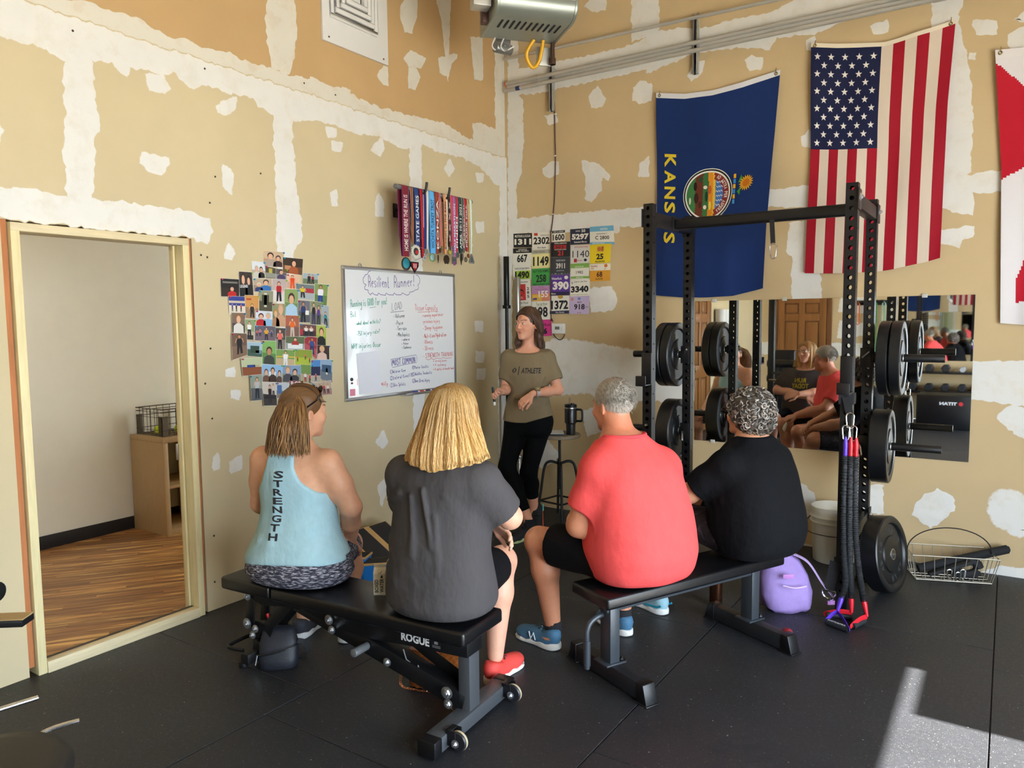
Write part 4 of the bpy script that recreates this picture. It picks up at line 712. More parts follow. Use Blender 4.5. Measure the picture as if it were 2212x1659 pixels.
# ---------------------------------------------------------------- things on the right wall
# ---- race bibs
W_ = 'ece8dc'; K_ = '17171a'
def bib(q, base, items, label, i):
    tl, tr, br, b_l = [Vector((a, b, 0)) for a, b in q]; d0 = .003+.0004*i
    bend = rnd.uniform(.0003, .0010)
    def F(u, v, l=0):
        p = (b_l*(1-u)+br*u)*(1-v)+(tl*(1-u)+tr*u)*v; return Vector((p.x, -(d0+.00012*l+bend*4*u*(1-u)*(.3+.7*(1-v))), p.y))
    mb = MB(); n = 8
    def rect(x0, y0, x1, y1, c, l=0):
        mb.add([F(x0+(x1-x0)*k/n, y, l) for k in range(n+1) for y in (y0, y1)], [(2*k, 2*k+2, 2*k+3, 2*k+1) for k in range(n)], c)
    rect(-.004, -.004, 1.004, 1.004, hx('cfc9ba'), -3); rect(0, 0, 1, 1, hx(base))
    for it in items:
        if it[0] == 'r': rect(it[1], it[2], it[3], it[4], hx(it[5]), 1)
        elif it[0] == 'e':
            m_ = 14; mb.poly([F(it[1]+it[3]*math.cos(6.283*k/m_), it[2]+it[4]*math.sin(6.283*k/m_), 2) for k in range(m_)], hx(it[5]))
        elif it[0] == 'v':
            for k, ch in enumerate(it[1]): text(mb, ch, lambda u, v: F(u, v, 3), it[2], it[5]-(k+1)*(it[5]-it[3])/len(it[1])+.02, it[4], it[5]-k*(it[5]-it[3])/len(it[1])-.02, hx(it[6]), .03)
        else: text(mb, it[1], lambda u, v: F(u, v, 3), it[2], it[3], it[4], it[5], hx(it[6]), it[7] if len(it) > 7 else .02)
    for u, v in ((.05, .95), (.95, .95), (.05, .05), (.95, .05)):
        mb.poly([F(u+.012*math.cos(k), v+.012*math.sin(k), 4) for k in range(6)], hx('6a665c'))
    return single(mb, 'race_bib', PRINT, label, 'bib', 'race bibs pinned beside the corner', smooth=False, weld=False, recalc=False)
def N(s, x0=.1, y0=.25, x1=.9, y1=.7, c=K_, b=.035): return ('t', s, x0, y0, x1, y1, c, b)
def tx(s, x0, y0, x1, y1, c=K_, b=.015): return ('t', s, x0, y0, x1, y1, c, b)
BIBS = [
 ([(.069,2.404),(.263,2.396),(.262,2.273),(.069,2.282)], K_, [N('1311', .05, .2, .95, .62, W_, .05), tx('MUSTANG & SUGAR', .08, .72, .92, .9, W_)], 'black race bib with white number 1311'),
 ([(.263,2.402),(.453,2.393),(.450,2.246),(.262,2.250)], W_, [N('2302', .08, .3, .93, .72), ('r', .1, .8, .3, .95, 'd0402f'), tx('First Bank', .3, .07, .75, .16), tx('UNDERGROUND RUN', .45, .78, .9, .84)], 'white race bib with number 2302 and red sun'),
 ([(.464,2.403),(.589,2.401),(.640,2.399),(.642,2.298),(.465,2.305)][:2]+[(.593,2.306),(.465,2.305)], W_, [N('1600', .05, .1, .95, .65), ('r', .0, .74, 1, .96, '25252a'), tx('GRIT & GRIND', .1, .8, .9, .9, W_)], 'white race bib with number 1600 under a dark band'),
 ([(.640,2.399),(.825,2.395),(.825,2.266),(.642,2.270)], '1c2440', [N('5297', .08, .3, .95, .68, W_, .05), tx('50', .58, .76, .78, .95, W_, .03), tx('Rebekah Morse', .2, .1, .85, .22, W_), tx('WICHITA', .28, .8, .52, .9, W_)], 'navy race bib with white number 5297'),
 ([(.825,2.404),(1.040,2.400),(1.051,2.246),(.828,2.259)], W_, [('r', 0, .72, 1, 1, '6fb4d6'), ('r', 0, 0, 1, .14, '6fb4d6'), N('C 2800', .22, .28, .8, .48, K_, .02), tx('MARATHON FESTIVAL', .45, .78, .75, .9, W_), tx('INJUREDREAS T', .28, .54, .72, .62), tx('#RUNICT2019', .1, .03, .6, .11, W_)], 'white race bib C 2800 with sky blue bands'),
 ([(.064,2.276),(.258,2.270),(.257,2.118),(.062,2.119)], W_, [('r', 0, .72, 1, 1, K_), N('667', .22, .2, .78, .65), tx('APOSTLE', .28, .88, .75, .95, W_), tx('BIKE WORKS', .18, .79, .85, .86, W_)], 'cream race bib with number 667 under black header'),
 ([(.258,2.245),(.448,2.243),(.445,2.090),(.257,2.090)], 'ece3a0', [('r', 0, .8, 1, 1, 'b9b4a4'), N('1149', .08, .12, .92, .65), tx('OPEN RANGE', .1, .86, .7, .95, '6a665c')], 'pale yellow race bib with number 1149'),
 ([(.454,2.303),(.642,2.298),(.641,2.170),(.451,2.177)], '1b1b1e', [('r', .15, .55, .8, .8, 'b02a30'), N('21', .36, .1, .64, .42, 'c8363c', .04), tx('ETERNAL DAMNATION', .18, .86, .82, .96, W_), tx('666 K', .25, .58, .7, .76, '1b1b1e'), tx('BACKYARD ULTRA', .2, .46, .8, .53, W_)], 'black race bib with red number 21'),
 ([(.645,2.264),(.825,2.259),(.824,2.111),(.644,2.113)], 'd9d7d2', [N('1140', .1, .32, .98, .7, K_, 0), tx('APOSTLE RACE WORKS', .2, .86, .92, .94, 'c0353c'), ('r', .18, .06, .34, .26, 'b02a30'), ('e', .78, .17, .08, .08, K_), tx('WINDCHILL', .36, .12, .62, .19, 'c0353c')], 'light grey race bib with thin number 1140'),
 ([(.827,2.258),(1.022,2.256),(1.013,2.102),(.826,2.105)], 'eccf1f', [N('25', .32, .2, .66, .5, K_, .04), ('r', .34, .6, .66, .9, 'd8a848'), ('e', .45, .75, .09, .11, 'd0702a'), ('r', .55, .64, .66, .86, 'b02a2a'), tx('ALLISON', .26, .04, .72, .14, K_, .03)], 'yellow race bib with number 25'),
 ([(.060,2.119),(.251,2.118),(.252,2.001),(.064,2.002)], W_, [('r', .12, .02, .96, .64, '9fbf3a'), N('1490', .12, .06, .9, .6, K_, .04), tx('TOUR DE SAN DIEGO', .1, .74, .92, .88)], 'white race bib with lime field and number 1490'),
 ([(.257,2.088),(.445,2.088),(.441,1.939),(.255,1.939)], '3f9a4a', [N('258', .25, .2, .8, .64, K_, .03), tx('NOT FOR WIMPS', .08, .76, .92, .92, '16301c', .02), tx('DERBY RUNNING CLUB', .08, .03, .95, .14, '16301c', .02)], 'green race bib with number 258'),
 ([(.453,2.175),(.641,2.171),(.639,2.024),(.451,2.027)], '3a3d42', [N('3911', .28, .35, .74, .66, W_, .03), tx('HARVEST MOON', .28, .76, .75, .86, 'c8c8c8'), tx('COUNTRY ROCK', .3, .2, .7, .26, 'c8c8c8'), tx('- o - x - -', .05, .04, .92, .09, 'c8c8c8')], 'charcoal race bib with white number 3911'),
 ([(.646,2.111),(.821,2.110),(.819,1.977),(.646,1.979)], W_, [('r', 0, .72, 1, 1, '7fb04f'), ('r', 0, .06, 1, .2, '7fb04f'), N('1982', .3, .36, .68, .54, K_, .01), tx('RETRORUN', .25, .76, .7, .84, W_), tx('PRESENTED', .3, .09, .7, .16, W_)], 'white race bib with green bands and number 1982'),
 ([(.826,2.099),(1.017,2.097),(1.013,1.956),(.826,1.957)], 'd99a2a', [('r', 0, .62, 1, 1, 'efe6d4'), N('68', .34, .24, .62, .56, '4a1c10', .03), tx('PRAIRIE', .06, .82, .38, .92, 'b0402a'), tx('FIRE', .06, .68, .2, .8, 'd08a2a'), ('e', .78, .88, .08, .1, 'd0702a'), tx('BAY', .7, .66, .8, .74, 'b0402a'), tx('ALLISON', .28, .08, .64, .2, '4a1c10')], 'orange and white race bib with number 68'),
 ([(.083,2.000),(.243,2.002),(.254,1.769),(.086,1.766)], W_, [('r', .02, .22, .68, .82, 'd03a34'), ('e', .35, .52, .2, .13, '2a1a1a'), ('e', .4, .5, .12, .08, 'd03a34'), ('v', '285', .76, .28, .9, .72, K_), tx('First Bank', .4, .88, .85, .93), tx('Tour de Wood', .05, .08, .8, .17, '6a8a5a'), tx('THE BULL', .1, .28, .5, .36, W_)], 'white race bib with red square and upright number 285'),
 ([(.259,1.942),(.441,1.939),(.442,1.807),(.262,1.801)], 'd98a6a', [('r', 0, .5, 1, 1, 'b88ab8'), ('r', 0, 0, .55, .45, 'e0b04a'), N('155', .38, .25, .9, .66, W_, .02), tx('RUN ACROSS', .2, .74, .85, .8, '8a2a4a'), ('r', .06, .12, .28, .24, '3a4a9a'), tx('THE HILLS', .35, .88, .7, .93, '8a2a4a')], 'sunset coloured race bib with number 155'),
 ([(.445,2.026),(.639,2.024),(.638,1.850),(.443,1.852)], '5a3494', [N('390', .14, .26, .95, .68, W_, .05), ('r', 0, 0, 1, .18, '28204a'), tx('WinterRock', .08, .76, .6, .88, W_, .02), ('e', .82, .86, .1, .09, W_), tx('Mizuno', .06, .05, .3, .13, W_)], 'purple race bib with white number 390'),
 ([(.642,1.975),(.829,1.978),(.827,1.842),(.643,1.840)], W_, [N('3340', .03, .22, .94, .62, K_, .05), tx('Little St. Clair Run', .2, .84, .85, .92), ('e', .1, .82, .04, .08, '2a2a2a'), ('e', .1, .82, .025, .055, W_), tx('tickinghost.com', .05, .04, .9, .12, '8a8a6a')], 'white race bib with bold number 3340'),
 ([(.259,1.805),(.455,1.807),(.456,1.649),(.264,1.646)], W_, [N('198', .14, .12, .82, .7, K_, .03), tx('Tour de Wood', .22, .78, .8, .93, '6a8a5a'), tx('TO THE POINT', .25, .72, .7, .77, '8a9a7a')], 'cream race bib with number 198 above the speaker'),
 ([(.442,1.846),(.634,1.847),(.630,1.697),(.441,1.694)], W_, [N('1372', .08, .24, .95, .75, K_, .04), ('r', 0, 0, 1, .17, '262a4a'), ('e', .55, .94, .14, .1, 'c09a3a'), tx('Via Christi', .3, .04, .75, .12, W_)], 'white race bib with number 1372 and navy foot'),
 ([(.634,1.839),(.824,1.840),(.820,1.690),(.635,1.692)], 'c9b6d8', [N('918', .24, .24, .78, .56, K_, .03), tx('MAZI', .42, .62, .62, .7), ('e', .15, .84, .07, .08, 'd88a78'), ('e', .5, .86, .08, .08, '7a8ac8'), tx('= = -', .82, .36, .97, .42), tx('^ ^', .4, .04, .6, .12, 'b04a5a')], 'lavender race bib with number 918'),
 ([(.288,1.643),(.456,1.649),(.461,1.508),(.293,1.500)], 'd8388c', [N('86', .3, .12, .74, .5, K_, .05), tx('WinterRock', .05, .6, .97, .78, '3a1030', .01)], 'pink race bib with number 86 half hidden by the speaker'),
]
for i, (q, b, it, lb) in enumerate(BIBS): bib(q, b, it, lb, i)
# ---- thermostat, its dangling wires, brown cable down the wall
TX, TZ = .53, 1.57
TH = thing('thermostat', 'white wall thermostat with small grey screen below the race bibs', 'thermostat', (TX, 0, TZ-.06))
(a0, a1), (b0, b1) = [(.467,1.613),(.593,1.526)]
q = MB(); q.box(a0, -.028, b1, b0, -.001, a1); q.build('case', mat('white_plastic', '#e9e7e2', .4), TH, bevel=.006)
(a0, a1), (b0, b1) = [(.502,1.587),(.546,1.561)]
q = MB(); q.box(a0, -.030, b1, b0, -.027, a1); q.build('screen', mat('lcd', '#6a7068', .3), TH)
for k in range(3):
    q = MB(); q.box(b0+.012, -.030, a1-.012-k*.012, b0+.026, -.027, a1-.006-k*.012); q.build('button', mat('plastic_grey', '#cfcdc6', .4), TH)
q = MB(); (a0, a1), = [(.477,1.523)]; q.tube(bez([rw(a0, a1, .012), rw(a0+.03, a1-.03, .02), rw(a0+.07, a1-.05, .02), rw(a0+.1, a1-.03, .015), rw(a0+.11, a1, .01)], 5), .0035, 6); q.build('loose_wires', mat('wire_dark', '#3a3028', .6), TH)
cw = [(.496,3.943),(.490,3.690),(.497,3.388),(.500,3.160),(.503,2.988),(.493,2.701),(.478,2.529),(.464,2.433),(.459,2.395)]+[(.460,2.397),(.456,2.322),(.456,1.688),(.463,1.655),(.474,1.629)]
CB = thing('thermostat_cable', 'thin brown cable stapled down the right wall from the heater to thermostat', 'cable', (cw[0][0], 0, 1.6))
q = MB(); q.tube(bez([rw(a, b, .016 if k > 8 else .008) for k, (a, b) in enumerate(cw)], 6), .0045, 6); q.build('cable', mat('brown_cable', '#4a2c22', .5), CB)
for a, b in [(.503,3.732),(.506,3.360),(.499,3.019),(.474,2.537)]:
    q = MB(); q.box(a-.009, -.014, b-.005, a+.009, -.001, b+.005); q.build('staple', mat('white_plastic', '#e9e7e2', .4), CB, bevel=.002)
# ---- conduits on strut channels
galv = mat('galvanised', '#c0beb6', .38, .45, var=.06)
for k, (r, z0, z1, lb) in enumerate(((.013, 3.885, 3.815, 'single thin steel conduit running highest along the right wall'), (.0165, 3.672, 3.662, 'upper of the paired steel conduits along the right wall'), (.0165, 3.618, 3.606, 'lower of the paired steel conduits along the right wall'))):
    t = thing('conduit', lb, 'conduit', (0.03, -.06, z0), 'steel conduits along the right wall')
    def pz(x): return (x, -.062, z0+(z1-z0)*(x-.03)/3)
    q = MB(); q.tube([pz(.03), pz(2.5), pz(XR)], r, 14); q.build('pipe', galv, t)
    for x in ((.33, 3.3) if k else (3.3,)):
        q = MB(); q.tube([pz(x-.035), pz(x+.035)], r+.004, 14); q.build('coupling', galv, t, bevel=.001)
    if k == 1: q = MB(); q.tube([pz(.035), pz(.05)], r+.002, 14); q.build('tape_mark', mat('orange_tape', '#c8623a', .6), t)
    if k == 2: q = MB(); q.tube([pz(.15), pz(.19)], r+.001, 14); q.build('tape_mark', mat('blue_tape', '#2a3a6a', .6), t)
for x, z0, z1, lb in ((.478, 3.385, 3.80, 'slotted steel strut under the conduits nearest the corner'), (1.72, 3.455, 3.885, 'slotted steel strut under the conduits above the blue flag'), (3.95, 3.45, 3.9, 'slotted steel strut far along the conduits')):
    t = thing('strut_channel', lb, 'strut', (x, -.02, z0), 'strut channels on the right wall')
    q = MB(); q.box(x-.021, -.004, z0, x+.021, -.001, z1); q.box(x-.021, -.041, z0, x-.0185, -.004, z1); q.box(x+.0185, -.041, z0, x+.021, -.004, z1); q.box(x-.021, -.041, z0, x-.012, -.038, z1); q.box(x+.012, -.041, z0, x+.021, -.038, z1); q.build('channel', galv, t)
    z = z0+.03
    while z < z1-.03:
        q = MB(); q.box(x-.006, -.0055, z, x+.006, -.0042, z+.026); q.build('slot', mdk, t); z += .05
# ---- unit heater hung near the corner
HZ = 3.5; hl, hr, rl = Vector((1.107, -1.718, HZ)), Vector((1.433, -1.329, HZ)), Vector((.705, -1.47, HZ))
ex = (hr-hl).normalized(); ey = Vector((-ex.y, ex.x, 0)); HW, HD, HH = .52, .45, .52
HO = hl; HT = thing('unit_heater', 'grey-green gas unit heater hanging near the corner of the walls', 'heater', tuple(HO))
def hp(u, v, w_): return HO+ex*u+ey*v+Vector((0, 0, w_))
hm = mat('heater_enamel', '#8f948a', .32, .35, var=.03)
prof = [(0, HH), (0, .10)]+[(.10-.10*math.cos(a), .10-.10*math.sin(a)) for a in (.3, .6, .9, 1.2, 1.571)]+[(HD, 0), (HD, HH)]
q = MB(); q.prism([hp(.02, v, w_) for v, w_ in prof], ex*(HW-.04)); q.build('casing', hm, HT, angle=25)
for u in (0, HW-.02):
    q = MB(); q.prism([hp(u, v-.004 if v < .05 else v, w_-.004 if w_ < .05 else w_) for v, w_ in prof], ex*.02); q.build('side_panel', hm, HT, bevel=.002)
for k in range(11):
    u = .07+k*(HW-.14)/10; q = MB(); n_ = 8
    pts = [hp(u+(.006 if j < n_ else -.006)*1, 0, 0) for j in range(2)]
    q.prism([hp(u-.007, .14, -.001), hp(u-.007, .25, -.001), hp(u, .262, -.001), hp(u+.007, .25, -.001), hp(u+.007, .14, -.001), hp(u, .128, -.001)], (0, 0, -.0015)); q.build('vent_slot', mat('black_void', '#141414', .9), HT, smooth=False)
q = MB(); q.obox(hp(HW*.8, -.002, .14), ex*.085, ey*.001, (0, 0, .035)); pl = q.build('name_plate', mat('white_plastic', '#e9e7e2', .4), HT)
q = MB(); text(q, 'MODINE', plane_fn(hp(HW*.8-.055, -.0035, .118), ex, (0, 0, 1)), 0, 0, .13, .026, hx('2a2a2e'), .01)
q.poly([hp(HW*.8-.072+.012*math.cos(k*.7), -.0035, .128+.014*math.sin(k*.7)) for k in range(9)], hx('c0303a')); q.build('lettering', PRINT, pl, weld=False, recalc=False, smooth=False)
for u, v in ((.06, .08), (.06, HD-.06), (HW-.06, .08), (HW-.06, HD-.06)):
    q = MB(); a = hp(u, v, HH-.01); q.cyl(a, (a.x, a.y, ZC), .005, n=8); q.build('hanging_rod', galv, HT)
q = MB(); q.obox(hp(-.07, .14, .11), ex*.055, ey*.05, (0, 0, .055)); jb = q.build('junction_box', galv, HT, bevel=.003)
q = MB(); q.lathe([(.018, 0), (.018, .004), (0, .005)], hp(-.07, .09, .12), -ey, 14); q.build('knockout', galv, jb)
q = MB(); q.obox(hp(-.02, .24, .05), ex*.02, ey*.03, (0, 0, .045)); q.build('terminal_block', mat('brown_cable', '#4a2c22', .5), HT, bevel=.002)
q = MB(); q.cyl(hp(.12, HD+.06, -.03), hp(.24, HD+.10, -.03), .035, n=14); q.obox(hp(.18, HD+.09, .0), ex*.05, ey*.03, (0, 0, .025)); gv = q.build('gas_valve', mat('valve_steel', '#8a8a88', .4, .7), HT, bevel=.002)
for s_ in (0, .06):
    q = MB(); q.tube(bez([hp(.10+s_, HD-.02, 0), hp(.09+s_, HD+.02, -.04), hp(.13+s_, HD+.06, -.05), hp(.19+s_, HD+.05, -.02)], 6), .005, 6); q.build('white_lead', mat('white_plastic', '#e9e7e2', .4), gv)
q = MB(); q.tube(bez([hp(.36, HD-.05, 0), hp(.32, HD-.02, -.07), hp(.33, HD, -.12), hp(.37, HD+.01, -.16), hp(.41, HD, -.12), hp(.42, HD-.04, -.04), hp(.42, HD-.06, 0)], 6), .013, 10); q.build('gas_hose', mat('yellow_hose', '#e0a810', .4), HT)
q = MB(); q.cyl(hp(.50, HD-.02, .0), hp(.50, HD-.02, -.14), .014, n=12); q.cyl(hp(.50, HD-.02, -.1), hp(.50, HD-.02, -.14), .022, n=12); q.build('drip_leg', mat('black_iron', '#4a3428', .5, .4), HT)
q = MB(); q.obox(hp(.45, HD+.02, -.08), ex*.05, ey*.01, (0, 0, .06)); q.build('bracket_plate', galv, HT, bevel=.001)
# ---- flags: cloth grids hung by two grommets
def coons(top, right, bottom, left):
    def cv(P):
        P = [Vector((a, b)) for a, b in P]; L = [0]
        for a, b in zip(P[:-1], P[1:]): L.append(L[-1]+(b-a).length)
        def f(t):
            s = t*L[-1]
            for i in range(len(P)-1):
                if s <= L[i+1]+1e-9: return P[i].lerp(P[i+1], (s-L[i])/max(L[i+1]-L[i], 1e-9))
            return P[-1]
        return f
    T_, R_, B_, L_ = cv(top), cv(right), cv(bottom), cv(left)
    def F(u, v):     # v = 0 at the top
        a = T_(u)*(1-v)+B_(u)*v; b = L_(v)*(1-u)+R_(v)*u
        c = T_(0)*(1-u)*(1-v)+T_(1)*u*(1-v)+B_(0)*(1-u)*v+B_(1)*u*v
        return a+b-c
    return F
def flag_fn(C, amp, ph, diag=0.0):
    def G(u, v, l=0.0):
        p = C(u, v); f = amp*(.35+.65*v)*(math.sin(u*17+ph+v*1.1)+.5*math.sin(u*33+ph*2+v*3.)) + diag*math.sin((u*1.1+v*.9)*9+ph)*(1-v*.4)+.5*diag*math.sin((v*1.3-u*1.7)*8)
        return Vector((p.x, -(.034+f+l), p.y))
    return G
cloth = mat('flag_nylon', (1, 1, 1), .6, attr=True, bump=.12, bscale=25, spec=.2)
brass = mat('brass', '#8f7a4a', .35, .9)
def flag_parts(t, G, corners=((.03, .012), (.97, .012))):
    for u, v in corners:
        p = G(u, v, .002); q = MB(); q.tube([p+Vector((.009*math.cos(a*.524), 0, .009*math.sin(a*.524))) for a in range(12)], .0035, 6, closed=True); q.build('grommet', brass, t)
        q = MB(); q.tube(bez([(p.x, -.004, p.z+.012), (p.x, -.03, p.z+.012), (p.x+.002, -.045, p.z+.02), (p.x+.003, -.04, p.z+.035)], 5), .0022, 6); q.build('hook_screw', brass, t)
def grid(mb, G, us, vs, colf, th=.0012):
    nu, nv = len(us), len(vs); b = len(mb.v)
    for l in (0, -th): mb.v += [tuple(G(u, v, l)) for v in vs for u in us]
    for j in range(nv-1):
        for i in range(nu-1):
            c = colf((us[i]+us[i+1])/2, (vs[j]+vs[j+1])/2); k = b+j*nu+i
            mb.f.append((k, k+nu, k+nu+1, k+1)); mb.c.append(c); mb.m.append(0)
            k += nu*nv; mb.f.append((k, k+1, k+nu+1, k+nu)); mb.c.append(c); mb.m.append(0)
def lsp(a, b, n): return [a+(b-a)*i/n for i in range(n+1)]
# stars and stripes
US = flag_fn(coons([(2.539,3.502),(2.705,3.463),(2.855,3.437),(2.990,3.417),(3.061,3.422),(3.179,3.436),(3.256,3.444),(3.387,3.472)], [(3.387,3.472),(3.361,2.971),(3.354,2.491),(3.350,2.010)], [(2.530,1.949),(2.670,1.941),(2.809,1.937),(3.001,1.940),(3.073,1.948),(3.204,1.976),(3.263,1.986),(3.350,2.010)], [(2.539,3.502),(2.549,2.792),(2.541,2.403),(2.530,1.949)]), .0045, .4, .007)
UT = thing('striped_flag', 'large stars and stripes flag hung upright on the right wall', 'flag', tuple(US(.5, 1)))
RD, WH, NV, HD_ = hx('#a01428'), hx('#d8c8b6'), hx('#1a2042'), hx('#e8dcc4')
CU, CV, H0 = .515, .455, .018
us = lsp(0, CU, 28)+[CU+(1-CU)*i/24 for i in range(1, 25)]; us = sorted(set(us+[k*CU/7 for k in range(8)]+[CU+(1-CU)*k/6 for k in range(7)]))
vs = sorted(set([0, H0]+lsp(H0, CV, 18)+lsp(CV, 1, 24)))
def usc(u, v):
    if v < H0: return HD_
    k = int(u/CU*7) if u < CU else 7+int((u-CU)/(1-CU)*6)
    if u < CU and v < CV: return NV
    return RD if k % 2 == 0 else WH
q = MB(); grid(q, US, us, vs, usc); q.build('cloth', cloth, UT, recalc=False)
for j in range(11):
    for i in range(5 if j % 2 == 0 else 4):
        u = CU*((2*i+1)/10 if j % 2 == 0 else (2*i+2)/10); v = H0+.012+(CV-H0-.012)*(j+.75)/11.5
        q = MB(); q.poly([US(u+(.026 if k % 2 == 0 else .0105)*math.sin(k*.6283), v-(.0165 if k % 2 == 0 else .0066)*math.cos(k*.6283), .0022) for k in range(10)], hx('#eee9e0')); q.build('star', cloth, UT, recalc=False, smooth=False)
flag_parts(UT, US)
# blue state flag
KS = flag_fn(coons([(1.416,3.366),(1.641,3.323),(1.853,3.311),(2.082,3.327),(2.228,3.351),(2.335,3.369)], [(2.335,3.369),(2.308,2.932),(2.288,2.694),(2.259,2.307),(2.245,1.853)], [(1.420,1.827),(1.648,1.803),(1.830,1.798),(2.023,1.803),(2.245,1.850)], [(1.416,3.366),(1.422,2.902),(1.425,2.373),(1.419,1.826)]), .003, 1.3, .006)
KT = thing('blue_flag', 'blue flag with yellow lettering and round seal behind the rack', 'flag', tuple(KS(.5, 1)))
BL_ = hx('#142d62'); YE = hx('#e2c634')
q = MB(); grid(q, KS, lsp(0, 1, 44), sorted(set([0, .024]+lsp(.024, 1, 44))), lambda u, v: hx('#d9d8dc') if v < .024 else BL_); q.build('cloth', cloth, KT, recalc=False)
for k, (ch, v0, v1) in enumerate((('K', .295, .36), ('A', .375, .44), ('N', .455, .515), ('S', .53, .585), ('A', .60, .665), ('S', .68, .735))):
    q = MB(); text(q, ch, lambda u, v: KS(.075+v*.105, v0+(v1-v0)*u, .006), 0, 0, 1, 1, YE, .03); q.build('letter', cloth, KT, weld=False, recalc=False, smooth=False)
def kp(mb, pts, c, l=.007): mb.poly([KS(u, v, l) for u, v in pts], c)
sc, sv, RU, RV = .47, .50, .215, .128
def cir(r, n=40, a0=0, a1=360): return [(sc+RU*r*math.cos(R(a0+(a1-a0)*i/n)), sv+RV*r*math.sin(R(a0+(a1-a0)*i/n))) for i in range(n)]
def sealc(x, y):
    r = math.hypot(x, y)
    if r > .96: return hx('#e8e4d8')
    if r > .91: return hx('#1a1a1c')
    if r > .86: return hx('#e8e4d8')
    if r > .62 and x > .25: return hx('#8a2f2c')
    return hx('#3f7a42') if x < -.5 else hx('#6a3222') if x < -.2 else hx('#3a7040') if x < .02 else hx('#d98a24') if x < .2 else hx('#e0b83a') if x < .3 else hx('#4a78b8')
q = MB(); nr, na = 34, 84
q.v = [tuple(KS(sc+RU*r/nr*math.cos(2*math.pi*k/na), sv+RV*r/nr*math.sin(2*math.pi*k/na), .003)) for r in range(nr+1) for k in range(na)]
for r in range(nr):
    for k in range(na):
        k2 = (k+1) % na; q.f.append((r*na+k, (r+1)*na+k, (r+1)*na+k2, r*na+k2)); q.m.append(0); rm, am = (r+.5)/nr, 2*math.pi*(k+.5)/na; q.c.append(sealc(rm*math.cos(am), rm*math.sin(am)))
sl = q.build('seal', cloth, KT, recalc=False)
q = MB()
for (a, b, w_, h_, c) in ((-.45, .1, .14, .3, '3a1f18'), (-.3, .35, .1, .2, '4a2a1c'), (-.5, -.35, .1, .25, '241610'), (-.1, -.3, .12, .1, 'e8e0cc'), (-.1, .45, .1, .12, 'e8e0cc'), (-.05, .05, .08, .3, '1f3a24'), (-.7, .2, .06, .2, 'd8d0c0'), (.08, -.2, .1, .25, 'c05a28'), (.1, .4, .08, .25, 'e8cf5a'), (-.3, -.6, .1, .16, '2a4a2a')):
    q.poly([KS(sc+RU*(a+w_*math.cos(k*.785)*.7), sv+RV*(b+h_*math.sin(k*.785)*.7), .006) for k in range(8)], hx(c))
for i in range(34):
    a, b = .36+.045*(i % 6), -.45+.17*(i//6)+.03*(i % 2); q.poly([KS(sc+RU*(a+.018*math.cos(k*1.05)), sv+RV*(b+.03*math.sin(k*1.05)), .0095) for k in range(6)], hx('e8eaee'))
tag(q.build('seal_scene', cloth, sl, weld=False, recalc=False, smooth=False), kind='stuff')
q = MB()
for k, ch in enumerate('AD ASTRA PER ASPERA'):
    if ch == ' ': continue
    a = R(-58+k*6.4); vs_, fs_ = tmesh(ch, .02)
    q.add([KS(sc+RU*((.68+.14*b)*math.cos(a+(x-.5)*.095)), sv+RV*((.68+.14*b)*math.sin(a+(x-.5)*.095)), .0095) for x, b in vs_], fs_, hx('e8e0d0'))
q.build('seal_lettering', cloth, sl, weld=False, recalc=False, smooth=False)
q = MB(); fu, fv = .80, .475
for k in range(18):
    a = k*math.pi/9; q.poly([KS(fu+.015*math.cos(a-.2), fv+.0095*math.sin(a-.2), .007+.0002*(k % 2)), KS(fu+.045*math.cos(a-.12), fv+.0275*math.sin(a-.12), .007+.0002*(k % 2)), KS(fu+.062*math.cos(a), fv+.038*math.sin(a), .007+.0002*(k % 2)), KS(fu+.045*math.cos(a+.12), fv+.0275*math.sin(a+.12), .007+.0002*(k % 2)), KS(fu+.015*math.cos(a+.2), fv+.0095*math.sin(a+.2), .007+.0002*(k % 2))], hx('e8a81c'))
kp(q, [(fu+.03*math.cos(k*.5), fv+.0185*math.sin(k*.5)) for k in range(13)], hx('c06a18'), .0085)
kp(q, [(fu-.07, fv-.01), (fu-.045, fv-.045), (fu-.03, fv-.02)], hx('3f8a3a')); kp(q, [(fu-.075, fv+.03), (fu-.04, fv+.01), (fu-.05, fv+.05)], hx('3f8a3a'))
q.build('sunflower', cloth, KT, weld=False, recalc=False, smooth=False)
for k in range(6):
    q = MB(); c = hx('3f8ac8') if k % 2 else hx('e0a81c'); v_ = fv-.055+k*.024; kp(q, [(.69, v_), (.71, v_), (.712, v_+.02), (.692, v_+.02)], c); q.build('wreath_bar', cloth, KT, weld=False, recalc=False, smooth=False)
flag_parts(KT, KS)
# red and white flag at the right edge
FLc = [(a, b) for a, b in [(3.600,3.239),(3.658,2.520),(3.687,1.592)]]; x0, zt_, zb_ = FLc[0][0], FLc[0][1], FLc[2][1]
RF = flag_fn(coons([(x0, zt_), (x0+.45, zt_-.03), (x0+.84, zt_+.02)], [(x0+.84, zt_+.02), (x0+.86, zb_)], [FLc[2], (x0+.3, zb_-.02), (x0+.86, zb_)], FLc), .006, 2.2, .006)
RT = thing('red_white_flag', 'white flag with big red fields at the right edge of the wall', 'flag', tuple(RF(.5, 1)))
def rfc(u, v):
    if v < .03: return hx('#e9e4e2')
    y = v
    red = (u*.55+.045 < y < .47-u*.28 and u < .5) or ((1-u)*.55+.045 < y < .47-(1-u)*.28 and u >= .5)
    red = red or ((.93-(.5-abs(u-.5))*.1) > y > (.97-(.5-abs(u-.5))*1.35) and .1 < u < .9)
    return hx('#c0182c') if red else hx('#e6e1e2')
